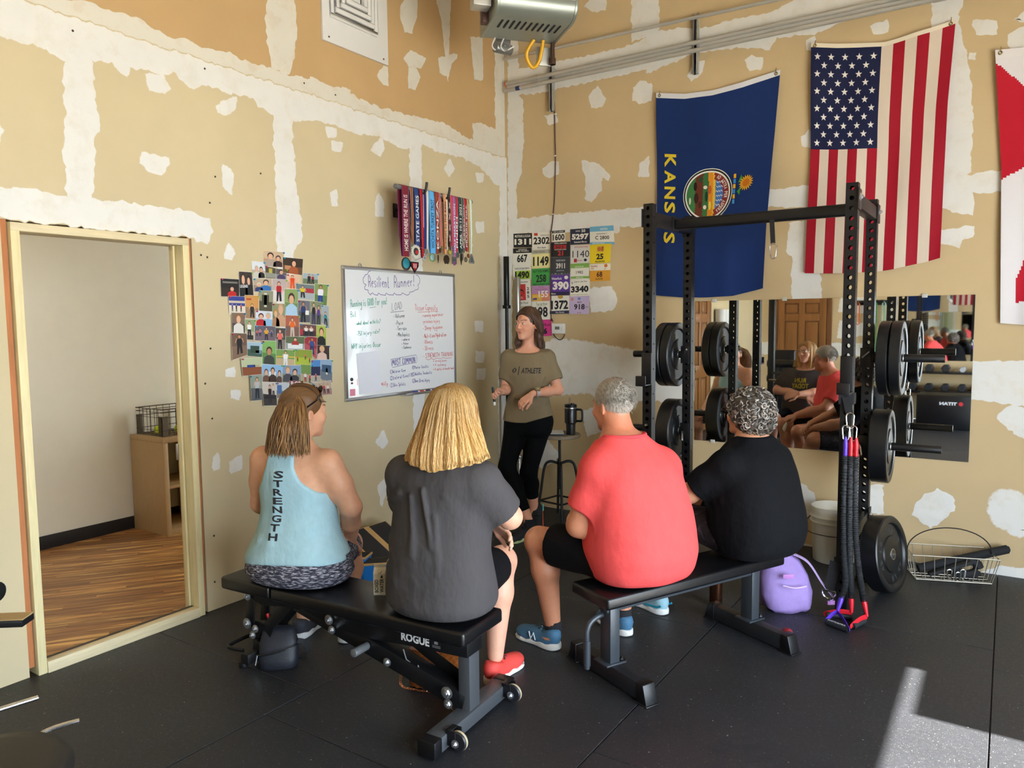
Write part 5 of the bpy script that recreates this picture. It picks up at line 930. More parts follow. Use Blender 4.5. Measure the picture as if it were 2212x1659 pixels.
q = MB(); grid(q, RF, lsp(0, 1, 90), lsp(0, 1, 140), rfc); q.build('cloth', cloth, RT, recalc=False); flag_parts(RT, RF)
# ---- mirror on the right wall
mx0, mx1, mz0, mz1 = 1.735, 3.55, .705, 1.772
mir = mat('mirror_glass', (.86, .88, .87), .015, 1)
MI = thing('wall_mirror', 'wide frameless gym mirror on the right wall behind the rack', 'mirror', ((mx0+mx1)/2, 0, mz0))
xs = 3.055
for a, b in ((mx0, xs-.001), (xs+.001, mx1)):
    q = MB(); q.box(a, -.008, mz0, b, -.002, mz1); q.build('mirror_pane', mir, MI)
for x, z in ((1.88, mz1), (2.39, mz1), (3.27, mz1), (1.88, mz0), (3.0, mz0)):
    q = MB(); q.box(x-.016, -.014, z-.012, x+.016, -.001, z+.014); q.build('mirror_clip', mat('clear_clip', '#c9c6bc', .2), MI, bevel=.002)
# ---------------------------------------------------------------- gym gear
blk = mat('black_powder', '#111113', .42, .1, bump=.08, bscale=400)
blk2 = mat('black_plastic', '#0e0e10', .4)
rubb = mat('bumper_rubber', '#101113', .36, bump=.05, bscale=120)
chrome = mat('chrome', '#d8d8d8', .16, 1); steel = mat('steel', '#c9c9c6', .3, 1); zinc = mat('zinc_bolt', '#c4c6c8', .28, .9)
vinyl = mat('black_vinyl', '#0f0f11', .34, bump=.1, bscale=220)
webb = mat('black_webbing', '#1d1d20', .75, bump=.3, bscale=300)
def bolt(mb, c, ax, r=.012, washer=True):
    ax = V(ax).normalized(); c = V(c)
    if washer: mb.lathe([(r*1.45, 0), (r*1.45, .003), (r*.9, .0035)], c, ax, 18)
    mb.lathe([(r, .003), (r, .009), (r*.9, .011), (0, .011)], c, ax, 6); mb.lathe([(r*.5, .011), (r*.45, .017), (0, .018)], c, ax, 10)
def holed_post(mb, x, y, z0, z1, w=.06, hr=.0125, pitch=.0508):
    h = w/2
    for nx, ny, rr, pt_ in ((0, -1, hr, pitch), (0, 1, hr, pitch), (1, 0, .006, pitch*3), (-1, 0, .006, pitch*3)):
        n = Vector((nx, ny, 0)); s = Vector((-ny, nx, 0)); c0 = Vector((x, y, 0))+n*h
        k = int((z1-z0)/pt_); st = (z1-z0)/k
        for i in range(k):
            za, zb = z0+i*st, z0+(i+1)*st; zm = (za+zb)/2; N_ = 12
            O = []; I = []; J = []
            for j in range(N_):
                a = 2*math.pi*(j+.5)/N_; ca, sa = math.cos(a), math.sin(a); m_ = max(abs(ca), abs(sa))
                O.append(c0+s*(h*ca/m_)+Vector((0, 0, zm+(zb-za)/2*sa/m_))); I.append(c0+s*rr*ca+Vector((0, 0, zm+rr*sa))); J.append(I[-1]-n*.004)
            # square corners fall between samples: snap the nearest
            for sx in (-1, 1):
                for sz in (-1, 1):
                    cn = c0+s*h*sx+Vector((0, 0, zm+(zb-za)/2*sz)); jj = min(range(N_), key=lambda q_: (O[q_]-cn).length); O[jj] = cn
            b = list(O)+list(I)+list(J)
            mb.add(b, [(j, (j+1) % N_, (j+1) % N_+N_, j+N_) for j in range(N_)]+[(j+N_, (j+1) % N_+N_, (j+1) % N_+2*N_, j+2*N_) for j in range(N_)])
    mb.box(x-h, y-h, z1-.001, x+h, y+h, z1+.002)
RX0, RX1, RY0, RY1, RH = 1.87, 3.02, -1.2, -.52, 2.34
RK = thing('power_rack', 'tall black steel power rack with drilled uprights in front of the mirror', 'rack', ((RX0+RX1)/2, (RY0+RY1)/2, 0))
for x in (RX0, RX1):
    for y in (RY0, RY1):
        q = MB(); holed_post(q, x, y, .006, RH); q.build('upright', blk, RK, smooth=False, recalc=False)
        q = MB(); q.box(x-.055, y-.07, 0, x+.055, y+.07, .006); q.build('foot_plate', blk, RK, bevel=.002)
    q = MB(); q.box(x-.03, RY0+.032, RH-.12, x+.03, RY1-.032, RH-.045); q.build('top_beam', blk, RK, bevel=.004)
    q = MB(); q.box(x-.03, RY0+.032, .36, x+.03, RY1-.032, .435); q.build('side_beam', blk, RK, bevel=.004)
    for y in (RY0, RY1):
        for z in (RH-.083, .40):
            q = MB(); sx = 1 if x == RX1 else -1; q.box(x+sx*.031, y-.045, z-.055, x+sx*.037, y+.045, z+.055); g_ = q.build('gusset_plate', blk, RK, bevel=.002)
            q = MB(); bolt(q, (x+sx*.037, y, z+.012), (sx, 0, 0), .014); q.build('bolt', zinc, g_)
YPU = -.86
q = MB(); q.box(RX0+.03, YPU-.03, RH-.125, RX1-.03, YPU+.03, RH-.055); q.build('pull_up_bar', blk, RK, bevel=.02, seg=4)
for x, sx in ((RX0, 1), (RX1, -1)):
    q = MB(); q.box(x+sx*.03, YPU-.05, RH-.13, x+sx*.036, YPU+.05, RH-.04); q.build('bar_flange', blk, RK, bevel=.002)
for x, sx in ((RX0, -1), (RX1, 1)):
    for z in (1.39, .85):
        q = MB(); q.cyl((x+sx*.03, RY1, z), (x+sx*.41, RY1, z), .0243, n=22); q.cyl((x+sx*.03, RY1, z), (x+sx*.05, RY1, z), .035, n=22); q.build('storage_peg', blk, RK, bevel=.002)
        q = MB(); q.bar((x-.01, RY1-.034, z-.06), (x-.01, RY1-.034, z+.06), .062, .008, (0, 1, 0)); pg = q.build('peg_clamp', blk, RK, bevel=.002)
        q = MB(); d_ = Vector((.035*(1 if z > 1 else .4), -.035, .03 if z > 1 else -.045)); a_ = Vector((x-.025, RY1-.04, z)); q.cyl(a_, a_+d_*1.3, .007, n=10); q.build('lock_pin', steel, pg, bevel=.001)
for x, sx in ((RX0, -1), (RX1, -1)):
    z = 1.24; q = MB(); q.box(x-.033, RY0-.045, z, x+.033, RY0-.031, z+.19); q.box(x-.033, RY0-.13, z-.012, x+.033, RY0-.03, z); q.obox((x, RY0-.128, z+.02), (.033, 0, 0), (0, .006, 0), (0, .0, .032)); q.build('j_hook', blk2, RK, bevel=.004)
for k, (dz, s_) in enumerate(((.98, 1), (.87, -1), (.76, 1))):
    q = MB(); q.cyl((RX0-.0, RY0-.031, dz), (RX0, RY0-.05, dz), .007, n=10); q.build('band_peg', steel, RK)
# bumper plates
def plate_mesh(th, r=.225):
    q = MB(); q.lathe([(.026, -th/2), (.026, th/2), (.06, th/2), (.105, th/2-.004), (.11, th/2-.012), (.175, th/2-.014), (.183, th/2-.002), (.188, th/2), (r-.006, th/2), (r, th/2-.006), (r, -th/2+.006), (r-.006, -th/2), (.188, -th/2), (.183, -th/2+.002), (.175, -th/2+.014), (.11, -th/2+.012), (.105, -th/2+.004), (.06, -th/2), (.026, -th/2)], (0, 0, 0), (1, 0, 0), 56)
    return q
def make_plate(th, label):
    t = thing('bumper_plate', label, 'weight plate', (0, 0, 0), 'bumper plates of the rack')
    plate_mesh(th).build('rubber_disc', rubb, t, world=False, angle=30)
    q = MB(); q.lathe([(.0255, -th/2-.002), (.0255, th/2+.002), (.033, th/2+.002), (.034, th/2), (.034, -th/2), (.033, -th/2-.002), (.0255, -th/2-.002)], (0, 0, 0), (1, 0, 0), 28); q.build('steel_hub', steel, t, world=False)
    for sd_ in (1, -1):
        q = MB()
        for k, ch in enumerate('45 LB   45 LB   45 LB   '):
            if ch == ' ': continue
            vs_, fs_ = tmesh(ch, .03)
            for a in (0,): q.add([(sd_*(th/2-.0125), (.125+.035*b)*math.sin(sd_*(k*.262+x*.2)), (.125+.035*b)*math.cos(k*.262+x*.2)) for x, b in vs_], fs_)
        tag(q.build('raised_lettering', mat('plate_letters', '#34363a', .5), t, world=False, weld=False, recalc=False, smooth=False), kind='stuff')
    return t
pl1 = make_plate(.06, 'inner thin bumper plate on the upper right rack peg'); pl1.location = (3.118, RY1, 1.39-.0012)
dup(pl1, (3.184, RY1, 1.389), None, 'outer thin bumper plate on the upper right rack peg')
dup(pl1, (1.775, RY1, 1.389), None, 'inner thin bumper plate on the upper left rack peg')
dup(pl1, (1.709, RY1, 1.389), None, 'outer thin bumper plate on the upper left rack peg')
pl2 = make_plate(.10, 'thick bumper plate on the lower right rack peg'); pl2.location = (3.112, RY1, .849)
dup(pl2, (1.765, RY1, .849), None, 'thick bumper plate on the lower left rack peg')
p3 = dup(pl2, (3.165, -.70, .226), None, 'thick bumper plate standing on the floor against the rack')
p3.rotation_euler = Vector((.955, -.24, .15)).to_track_quat('X', 'Z').to_euler(); p3.location.z = .229
# ---- strap with snap hook on the pull-up bar
sx_ = 2.52
t = thing('bar_strap', 'short black strap with steel snap hook looped on the pull-up bar', 'strap', (sx_, YPU, RH-.4))
q = MB(); q.tube(arc((sx_, YPU, RH-.085), .026, 0, 360, 16, (0, 1, 0), (0, 0, 1))[:-1], .016, 4, closed=True, flat=.2, up=(0, 1, 0)); q.bar((sx_, YPU-.026, RH-.10), (sx_+.012, YPU-.03, RH-.26), .028, .004, (0, 1, 0)); q.build('webbing', webb, t)
def carabiner(mb, c, L, w, ax=Vector((1, 0, 0)), r=.0042):
    c = V(c); pts = [c+ax*(w/2*math.cos(a))*(1 if math.sin(a) > 0 else .8)+Vector((0, 0, (L/2-w/2)*(1 if math.sin(a) > 0 else -1)+w/2*math.sin(a))) for a in [2*math.pi*k/20 for k in range(20)]]
    mb.tube(pts, r, 8, closed=True)
q = MB(); carabiner(q, (sx_+.014, YPU-.03, RH-.30), .09, .04); q.build('snap_hook', chrome, t)
# ---- resistance cords hung on the front right upright
gy = RY0-.055; CX1 = RX1+.032
AS = thing('anchor_strap', 'black anchor strap around the front right upright holding the snap hooks', 'strap', (RX1, gy, 1.1))
q = MB(); q.tube([(RX1-.036, RY0-.036, 1.2), (RX1+.036, RY0-.036, 1.2), (RX1+.036, RY0+.036, 1.2), (RX1-.036, RY0+.036, 1.2)], .035, 6, closed=True, flat=.1, up=(0, 1, 0)); q.bar((RX1-.002, RY0-.042, 1.21), (RX1+.026, gy-.01, 1.12), .035, .006, (0, 1, 0)); q.build('webbing', webb, AS)
q = MB(); carabiner(q, (CX1-.004, gy-.012, 1.085), .085, .04); carabiner(q, (CX1-.022, gy-.018, 1.02), .08, .036); carabiner(q, (CX1+.014, gy-.018, 1.02), .08, .036); q.build('snap_hook', chrome, AS)
purp = mat('purple_rubber', '#5a35b8', .35); redr = mat('red_rubber', '#d01f2c', .35); sleeve = mat('ruffled_nylon', '#2c2d30', .7, bump=.3, bscale=500)
def rcord(label, pts, tipc, foot):
    t = thing('resistance_cord', label, 'cord', tuple(foot), 'resistance cords on the rack')
    P_ = bez(pts, 60); nP = len(P_); rr = [.0135+.0035*(1 if k % 3 == 0 else -1 if k % 3 == 1 else .2)+.0025*rnd.random() for k in range(nP)]
    q = MB(); q.tube(P_, rr, 9); q.build('ruffled_sleeve', sleeve, t, angle=80)
    a, b = P_[0], P_[-1]; q = MB(); q.tube([a+Vector((0, 0, .10)), a+Vector((0, 0, .06)), a+Vector((0, 0, .03)), a-Vector((0, 0, .01))], [.006, .014, .012, .013], 10); q.build('end_cap', tipc, t)
    d = (b-P_[-8]).normalized(); q = MB(); q.tube([b-d*.01, b+d*.02, b+d*.05, b+d*.08], [.013, .014, .011, .008], 10); q.build('lower_cap', tipc, t)
    return t, b+d*.08
def handle(t, top, c, dirv, tipc, L=.125):
    c, dirv = V(c), V(dirv).normalized(); a, b = c-dirv*L/2, c+dirv*L/2
    q = MB(); q.tube([a, b], .017, 16, caps=False); q.tube([a+dirv*.002, b-dirv*.002], .012, 12, caps=True); hg = q.build('grip', mat('foam_grip', '#24272a', .6), t)
    q = MB()
    for e_ in (a, b): q.tube(bez([top, top.lerp(e_, .45)+Vector((0, 0, .012)), e_+Vector((0, 0, .006)), e_-Vector((0, 0, .004))], 6), .014, 6, flat=.15, up=dirv)
    q.build('handle_strap', tipc, t); return hg, a, b
c1, e1 = rcord('resistance cord with purple ends and a printed handle on the floor', [(CX1-.022, gy-.02, .90), (CX1-.02, gy-.03, .6), (CX1-.012, gy-.04, .38), (CX1+.002, gy-.05, .22), (CX1-.012, gy-.075, .135)], purp, (CX1-.05, gy-.2, 0))
hg, ha, hb = handle(c1, e1, (CX1-.012, gy-.175, .018), (.92, -.38, 0), purp)
ud = (hb-ha).normalized(); q = MB(); text(q, 'BODYLASTICS', lambda u, v: ha+ud*(.012+u*.1)+Vector((math.cos(.9+v*.5)*.0176*ud.y, -math.cos(.9+v*.5)*.0176*ud.x, math.sin(.9+v*.5)*.0176)), 0, 0, 1, 1, hx('d8dadc'), .02); q.build('lettering', PRINT, hg, weld=False, recalc=False, smooth=False)
c2, e2 = rcord('resistance cord with red ends hanging in the middle, handle behind', [(CX1+.004, gy-.018, .90), (CX1+.008, gy-.03, .6), (CX1+.016, gy-.035, .38), (CX1+.026, gy-.03, .2), (CX1+.03, gy-.035, .13)], redr, (CX1, gy, 0))
handle(c2, e2, (CX1-.03, gy-.03, .018), (.95, .3, 0), redr)
c3, e3 = rcord('resistance cord with red ends bowing to the right of the others', [(CX1+.03, gy-.016, .90), (CX1+.034, gy-.02, .6), (CX1+.05, gy-.03, .38), (CX1+.075, gy-.04, .22), (CX1+.095, gy-.05, .13)], redr, (CX1+.1, gy-.1, 0))
handle(c3, e3, (CX1+.075, gy-.09, .018), (.3, .95, 0), redr)
AC = thing('ankle_strap', 'black ankle cuff with D ring wrapped low on the front right upright', 'strap', (RX1-.03, RY0, .05))
q = MB(); q.tube([(RX1-.037, RY0-.037, .30), (RX1+.037, RY0-.037, .30), (RX1+.037, RY0+.037, .30), (RX1-.037, RY0+.037, .30)], .03, 6, closed=True, flat=.1, up=(0, 1, 0)); q.bar((RX1-.03, RY0-.044, .30), (RX1-.055, RY0-.056, .14), .055, .006, (0, 1, 0)); q.build('cuff', webb, AC)
q = MB(); q.tube([(RX1-.09, RY0-.058, .135), (RX1-.022, RY0-.058, .135)]+[(RX1-.056+.036*math.cos(a), RY0-.058, .13-.04*math.sin(a)) for a in (.3, .8, 1.3, 1.8, 2.3, 2.8)], .0048, 6, closed=True); q.build('d_ring', chrome, AC)
# ---- bucket, wire basket
t = thing('bucket', 'white plastic bucket standing by the right wall behind the rack', 'bucket', (2.80, -.235, 0))
q = MB(); bc = (2.80, -.235, 0); q.lathe([(0, 0), (.125, 0), (.13, .004), (.146, .34), (.150, .34), (.152, .372), (.146, .374), (.142, .37), (.126, .012), (0, .012)], bc, n=40); q.lathe([(.146, .305), (.157, .305), (.157, .312), (.147, .312)], bc, n=40); q.lathe([(.144, .27), (.154, .27), (.154, .277), (.145, .277)], bc, n=40); q.build('pail', mat('bucket_plastic', '#dcd7c8', .4), t, angle=50)
q = MB(); q.tube(bez([(2.80-.15, -.255, .29), (2.80-.17, -.33, .25), (2.80-.13, -.375, .21), (2.80-.0, -.395, .2), (2.80+.13, -.375, .21), (2.80+.17, -.33, .25), (2.80+.15, -.255, .29)], 6), .003, 6); q.build('bail_handle', mat('dark_wire', '#2a2725', .5, .5), t)
wire = mat('basket_wire', '#b8b0a0', .4, .7)
BA, BB = Vector((3.30, -.30, 0)), Vector((3.66, -.17, 0)); bx_ = (BB-BA).normalized(); by_ = Vector((-bx_.y, bx_.x, 0)); BLn, BWd, BH = .42, .26, .165
BC = (BA+BB)/2+by_*.02
t = thing('wire_basket', 'low wire basket with tall hoop handle by the right wall', 'basket', tuple(BC))
def bp(u, v, z): return BC+bx_*u+by_*v+Vector((0, 0, z))
tp, bt = (BLn/2+.03, BWd/2-.02+.02), (BLn/2, BWd/2-.03)
q = MB()
for (a, b), z in ((tp, BH), (bt, .006)): q.tube([bp(-a, -b, z), bp(a, -b, z), bp(a, b, z), bp(-a, b, z)], .0032, 6, closed=True)
q.build('rim_wire', wire, t)
for k in range(9):
    f = -1+2*k/8
    q = MB(); q.tube([bp(f*tp[0], -tp[1], BH), bp(f*bt[0], -bt[1], .006), bp(f*bt[0], bt[1], .006), bp(f*tp[0], tp[1], BH)], .0024, 6); q.build('cross_wire', wire, t)
for k in range(4):
    f = -.75+.5*k; q = MB(); q.tube([bp(-tp[0], f*tp[1], BH), bp(-bt[0], f*bt[1], .006), bp(bt[0], f*bt[1], .006), bp(tp[0], f*tp[1], BH)], .0024, 6); q.build('long_wire', wire, t)
q = MB(); q.tube([bp(-tp[0]*math.cos(a)*1.0, .0, BH+.15*math.sin(a)) for a in [math.pi*k/24 for k in range(25)]], .0036, 6); q.build('hoop_handle', mat('dark_wire', '#2a2725', .5, .5), t)
q = MB(); q.cyl(bp(-.18, -.02, .05), bp(.34, .05, .185), .027, n=18); q.cyl(bp(.335, .05, .184), bp(.35, .052, .187), .018, n=18); single(q, 'bar_pad', mat('foam_black', '#1a1b1d', .85), 'black foam bar pad sticking out of the wire basket', 'pad')
q = MB(); q.bar(bp(-.13, -.06, .03), bp(.11, -.05, .12), .05, .02); single(q, 'strap_handle', webb, 'flat black strap handle lying across the wire basket', 'handle', bevel=.004)
q = MB(); q.tube([bp(.1+.075*math.cos(a*.5), .0+.02, .065+.05*math.sin(a*.5)) for a in range(13)], .03, 8); single(q, 'ankle_cuff', webb, 'rolled black cuff in the right half of wire basket', 'cuff')
for k, (u, v, z) in enumerate(((-.02, -.085, .045), (.03, -.08, .03), (.055, -.085, .05))):
    q = MB(); carabiner(q, bp(u, v, z), .06, .028, bx_); single(q, 'carabiner', chrome, ['steel carabiner on the left of three in the wire basket', 'middle steel carabiner of three in wire basket', 'steel carabiner on the right of three in the wire basket'][k], 'carabiner', 'carabiners in the wire basket')
# ---- barbells standing in the corner
for k, (x, y, m_, lb) in enumerate(((.115, -.19, mat('black_bar', '#1f201e', .3, .6), 'black barbell standing upright in the room corner'), (.135, -.045, mat('satin_bar', '#a8a398', .35, .8), 'bare steel barbell standing behind the black one in the corner'))):
    h = 2.19 if k == 0 else 2.02
    t = thing('barbell', lb, 'barbell', (x, y, 0), 'barbells in the corner')
    q = MB(); q.cyl((x, y, .42), (x, y, h-.4), .0142, n=14); q.build('shaft', m_, t)
    for z0, z1, zc in ((0, .415, .415), (h-.415, h, h-.445)):
        q = MB(); q.cyl((x, y, z0), (x, y, z1), .025, n=20); q.build('sleeve', m_, t, bevel=.002)
        q = MB(); q.cyl((x, y, zc), (x, y, zc+.03), .036, n=20); q.build('collar', m_, t, bevel=.004)
# ---- stool with notebook and mug
SX, SY, SH = .70, -.30, .715
t = thing('bar_stool', 'industrial stool with round wooden seat and black screw post by the right wall', 'stool', (SX, SY, 0))
q = MB(); q.lathe([(0, SH-.03), (.165, SH-.03), (.172, SH-.024), (.172, SH-.006), (.166, SH), (0, SH)], (SX, SY, 0), n=40); q.build('seat', mat('grey_oak', '#8a7a62', .6, var=.15, vscale=5, stretch=(2, 14, 1)), t)
bi = mat('black_iron_paint', '#151516', .5, .2)
q = MB(); q.cyl((SX, SY, SH-.03), (SX, SY, SH-.04), .07, n=20); q.cyl((SX, SY, SH-.04), (SX, SY, .27), .011, n=14); q.cyl((SX, SY, .45), (SX, SY, .33), .02, n=14); q.cyl((SX, SY, .27), (SX, SY, .255), .016, n=14); q.build('screw_post', bi, t)
for k in range(4):
    a = R(35+90*k); c, s_ = math.cos(a), math.sin(a)
    q = MB(); q.tube(bez([(SX+.015*c, SY+.015*s_, .47), (SX+.08*c, SY+.08*s_, .485), (SX+.125*c, SY+.125*s_, .44), (SX+.155*c, SY+.155*s_, .25), (SX+.19*c, SY+.19*s_, .006)], 6), .011, 10); q.build('leg', bi, t)
    a2 = R(35+90*(k+1)); r_ = .168; q = MB(); q.cyl((SX+r_*c, SY+r_*s_, .16), (SX+r_*math.cos(a2), SY+r_*math.sin(a2), .16), .008, n=8); q.build('foot_rail', bi, t)
q = MB(); q.obox((SX-.03, SY-.03, SH+.006), Vector((.85, .53, 0))*.085, Vector((-.53, .85, 0))*.11, (0, 0, .006)); nb = single(q, 'notebook', mat('notebook_cover', '#1c1c1e', .5), 'open notebook lying on the wooden stool seat', 'notebook', bevel=.002)
q = MB(); q.obox((SX-.035, SY-.034, SH+.0135), Vector((.85, .53, 0))*.08, Vector((-.53, .85, 0))*.10, (0, 0, .0014)); q.build('page_block', mat('paper_page', '#dcdad4', .7), nb)
MX, MY = SX+.105, SY+.0
t = thing('travel_mug', 'tall black handled travel mug with straw on the wooden stool', 'mug', (MX, MY, SH))
q = MB(); q.lathe([(0, 0), (.036, 0), (.037, .006), (.039, .085), (.05, .10), (.0505, .22), (.048, .225), (0, .225)], (MX, MY, SH), n=32); q.build('body', mat('mug_black', '#141518', .35, coat=.2), t, angle=30)
q = MB(); q.lathe([(.0515, .215), (.0515, .222), (.049, .223)], (MX, MY, SH), n=32); q.build('steel_rim', steel, t)
q = MB(); q.lathe([(.049, .222), (.05, .24), (.045, .247), (0, .247)], (MX, MY, SH), n=32); q.lathe([(.014, .247), (.014, .256), (0, .257)], (MX+.015, MY, SH), n=14); q.build('lid', blk2, t)
q = MB(); q.tube(bez([(MX+.046, MY+.006, SH+.205), (MX+.085, MY+.01, SH+.206), (MX+.098, MY+.012, SH+.19), (MX+.098, MY+.012, SH+.13), (MX+.09, MY+.01, SH+.115), (MX+.046, MY+.006, SH+.113)], 5), .009, 8); q.build('handle', blk2, t)
q = MB(); q.cyl((MX-.012, MY, SH+.246), (MX-.008, MY, SH+.30), .0045, n=8); q.build('straw', mat('straw', '#8a7468', .4), t)
# ---- adjustable bench, near, seen from its side
BO = Vector((.678, -3.461, 0)); b1 = Vector((.9976, .0692, 0)); b2 = Vector((-.0692, .9976, 0))
def rb(s, t_, z): return BO+b1*s+b2*t_+Vector((0, 0, z))
RB = thing('adjustable_bench', 'black adjustable weight bench with white lettering and caster wheels', 'bench', tuple(rb(.7, .15, 0)))
def pad(s0, s1, z0, z1, nm, th=RB, P_=rb, w0=0., w1=.30):
    q = MB(); q.obox(P_((s0+s1)/2, (w0+w1)/2, (z0+z1)/2), (P_(1, 0, 0)-P_(0, 0, 0))*(s1-s0)/2, (P_(0, 1, 0)-P_(0, 0, 0))*(w1-w0)/2, (0, 0, (z1-z0)/2)); return q.build(nm, vinyl, th, bevel=.014, seg=4)
pad(0, .318, .385, .445, 'seat_pad'); pad(.330, 1.375, .385, .445, 'back_pad')
cm = .15
q = MB(); q.prism([rb(s, .10, z) for s, z in ((.045, .385), (.32, .385), (.42, .355), (.42, .325), (.30, .318), (.16, .30), (.06, .33))], b2*.008); q.prism([rb(s, .192, z) for s, z in ((.045, .385), (.32, .385), (.42, .355), (.42, .325), (.30, .318), (.16, .30), (.06, .33))], b2*.008); q.build('seat_bracket', blk, RB, bevel=.002)
q = MB(); q.prism([rb(s, .095, z) for s, z in ((.40, .385), (1.33, .385), (1.33, .30), (1.05, .29), (.80, .275), (.62, .285), (.40, .34))], b2*.11); bb = q.build('back_beam', blk, RB, bevel=.003)
q = MB(); text(q, 'ROGUE', lambda u, v: rb(1.0+u, .0945, .308+v), 0, 0, .145, .036, hx('e6e6e8'), .04); q.build('brand_lettering', PRINT, bb, weld=False, recalc=False, smooth=False)
q = MB(); q.poly([rb(1.155, .0945, .306), rb(1.205, .0945, .306), rb(1.205, .0945, .346), rb(1.155, .0945, .346)], hx('0c0c0e')); 
for k in range(3): q.poly([rb(1.17, .0942, .335-k*.004), rb(1.188, .0942, .335-k*.004), rb(1.188, .0942, .337-k*.004), rb(1.17, .0942, .337-k*.004)], hx('c8c8cc'))
for k in range(2): q.poly([rb(1.16, .0942, .318-k*.006), rb(1.2, .0942, .318-k*.006), rb(1.2, .0942, .320-k*.006), rb(1.16, .0942, .320-k*.006)], hx('9a9aa0'))
q.build('flag_sticker', PRINT, bb, weld=False, recalc=False, smooth=False)
q = MB(); q.bar(rb(.36, cm, .345), rb(1.30, cm, .095), .075, .075, (0, 0, 1)); q.build('diagonal_beam', blk, RB, bevel=.004)
q = MB(); q.prism([rb(.93, .185, .27), rb(1.02, .185, .28), rb(1.30, .185, .16), rb(1.24, .185, .12)], b2*.006); q.build('ladder_plate', blk, RB, bevel=.001)
for k in range(4):
    s = .99+.075*k; q = MB(); q.tube([rb(s, .12, .235-.052*k+.02), rb(s+.014, .12, .215-.052*k), rb(s+.05, .12, .197-.052*k)], .0028, 6); q.build('ladder_edge', mat('edge_grey', '#8a8c8e', .4, .4), RB)
q = MB(); q.bar(rb(1.30, cm, .40), rb(1.30, cm, .06), .075, .055, b1); q.build('rear_upright', mat('grey_powder', '#4d5054', .42, .2), RB, bevel=.004)
fb = mat('grey_powder', '#4d5054', .42, .2)
q = MB(); q.bar(rb(1.30, -.12, .042), rb(1.30, .42, .042), .075, .06, (0, 0, 1)); q.build('rear_foot_beam', fb, RB, bevel=.004)
for t_ in (-.125, .425):
    q = MB(); q.bar(rb(1.30, t_-.025, .041), rb(1.30, t_+.025, .041), .082, .068, (0, 0, 1)); q.build('end_cap', blk2, RB, bevel=.005)
for t_ in (-.04, .38):
    q = MB(); q.obox(rb(1.352, t_-.022, .055), b1*.022, b2*.003, (0, 0, .03)); q.obox(rb(1.352, t_+.022, .055), b1*.022, b2*.003, (0, 0, .03)); q.obox(rb(1.342, t_, .083), b1*.012, b2*.025, (0, 0, .003)); wb_ = q.build('wheel_fork', blk, RB, bevel=.002)
    q = MB(); q.lathe([(.014, -.012), (.034, -.013), (.038, -.008), (.038, .008), (.034, .013), (.014, .012)], rb(1.375, t_, .042), b2, 26); q.build('wheel', mat('wheel_rubber', '#26262a', .4), wb_)
    q = MB(); q.lathe([(.0385, -.005), (.0392, 0), (.0385, .005)], rb(1.375, t_, .042), b2, 26); q.build('tread', mat('tread_tan', '#b8a888', .6), wb_)
    q = MB(); bolt(q, rb(1.375, t_-.026, .042), -b2, .011); q.build('axle_bolt', zinc, wb_)
for s, z, r_ in ((.085, .335, .013), (.60, .318, .016), (.615, .275, .013), (.93, .20, .013), (1.235, .14, .018), (1.24, .095, .014), (.075, .20, .018), (.13, .185, .013), (.11, .15, .013)):
    q = MB(); bolt(q, rb(s, .085 if s < .5 or s > .8 else .09, z), -b2, r_); q.build('bolt', zinc, RB)
q = MB(); q.cyl(rb(.80, .11, .235), rb(.80, .02, .235), .018, n=18); q.build('side_peg', mat('peg_grey', '#6a6c6e', .45, .2), RB, bevel=.003)
for t_ in (.10, .192):
    q = MB(); q.prism([rb(s, t_, z) for s, z in ((.055, .345), (.115, .345), (.105, .27), (.10, .18), (.04, .17), (.05, .25))], b2*.008); q.build('seat_link', blk, RB, bevel=.002)
    q = MB(); q.prism([rb(s, t_+.01, z) for s, z in ((.30, .345), (.37, .345), (.22, .19), (.17, .09), (.08, .09), (.10, .21), (.16, .21))], b2*.008); q.build('front_leg_plate', blk, RB, bevel=.002)
q = MB(); q.bar(rb(.11, .03, .05), rb(.11, .27, .05), .05, .05, (0, 0, 1)); q.cyl(rb(.08, .05, .0), rb(.08, .05, .03), .022, n=16); q.cyl(rb(.08, .25, .0), rb(.08, .25, .03), .022, n=16); q.bar(rb(.12, .1, .05), rb(.14, .1, .12), .06, .02, b2); q.bar(rb(.12, .2, .05), rb(.14, .2, .12), .06, .02, b2); q.build('front_foot', blk, RB, bevel=.003)
q = MB(); q.tube(bez([rb(.07, .06, .075), rb(.0, .05, .075), rb(-.045, .07, .07), rb(-.055, .15, .07), rb(-.045, .23, .07), rb(.0, .25, .075), rb(.07, .24, .075)], 6), .01, 10, flat=.7); q.build('lift_handle', blk, RB)
q = MB(); q.cyl(rb(.175, .12, .255), rb(.19, .12, .225), .008, n=10); q.build('pop_pin', mat('red_pin', '#c0202a', .4), RB)
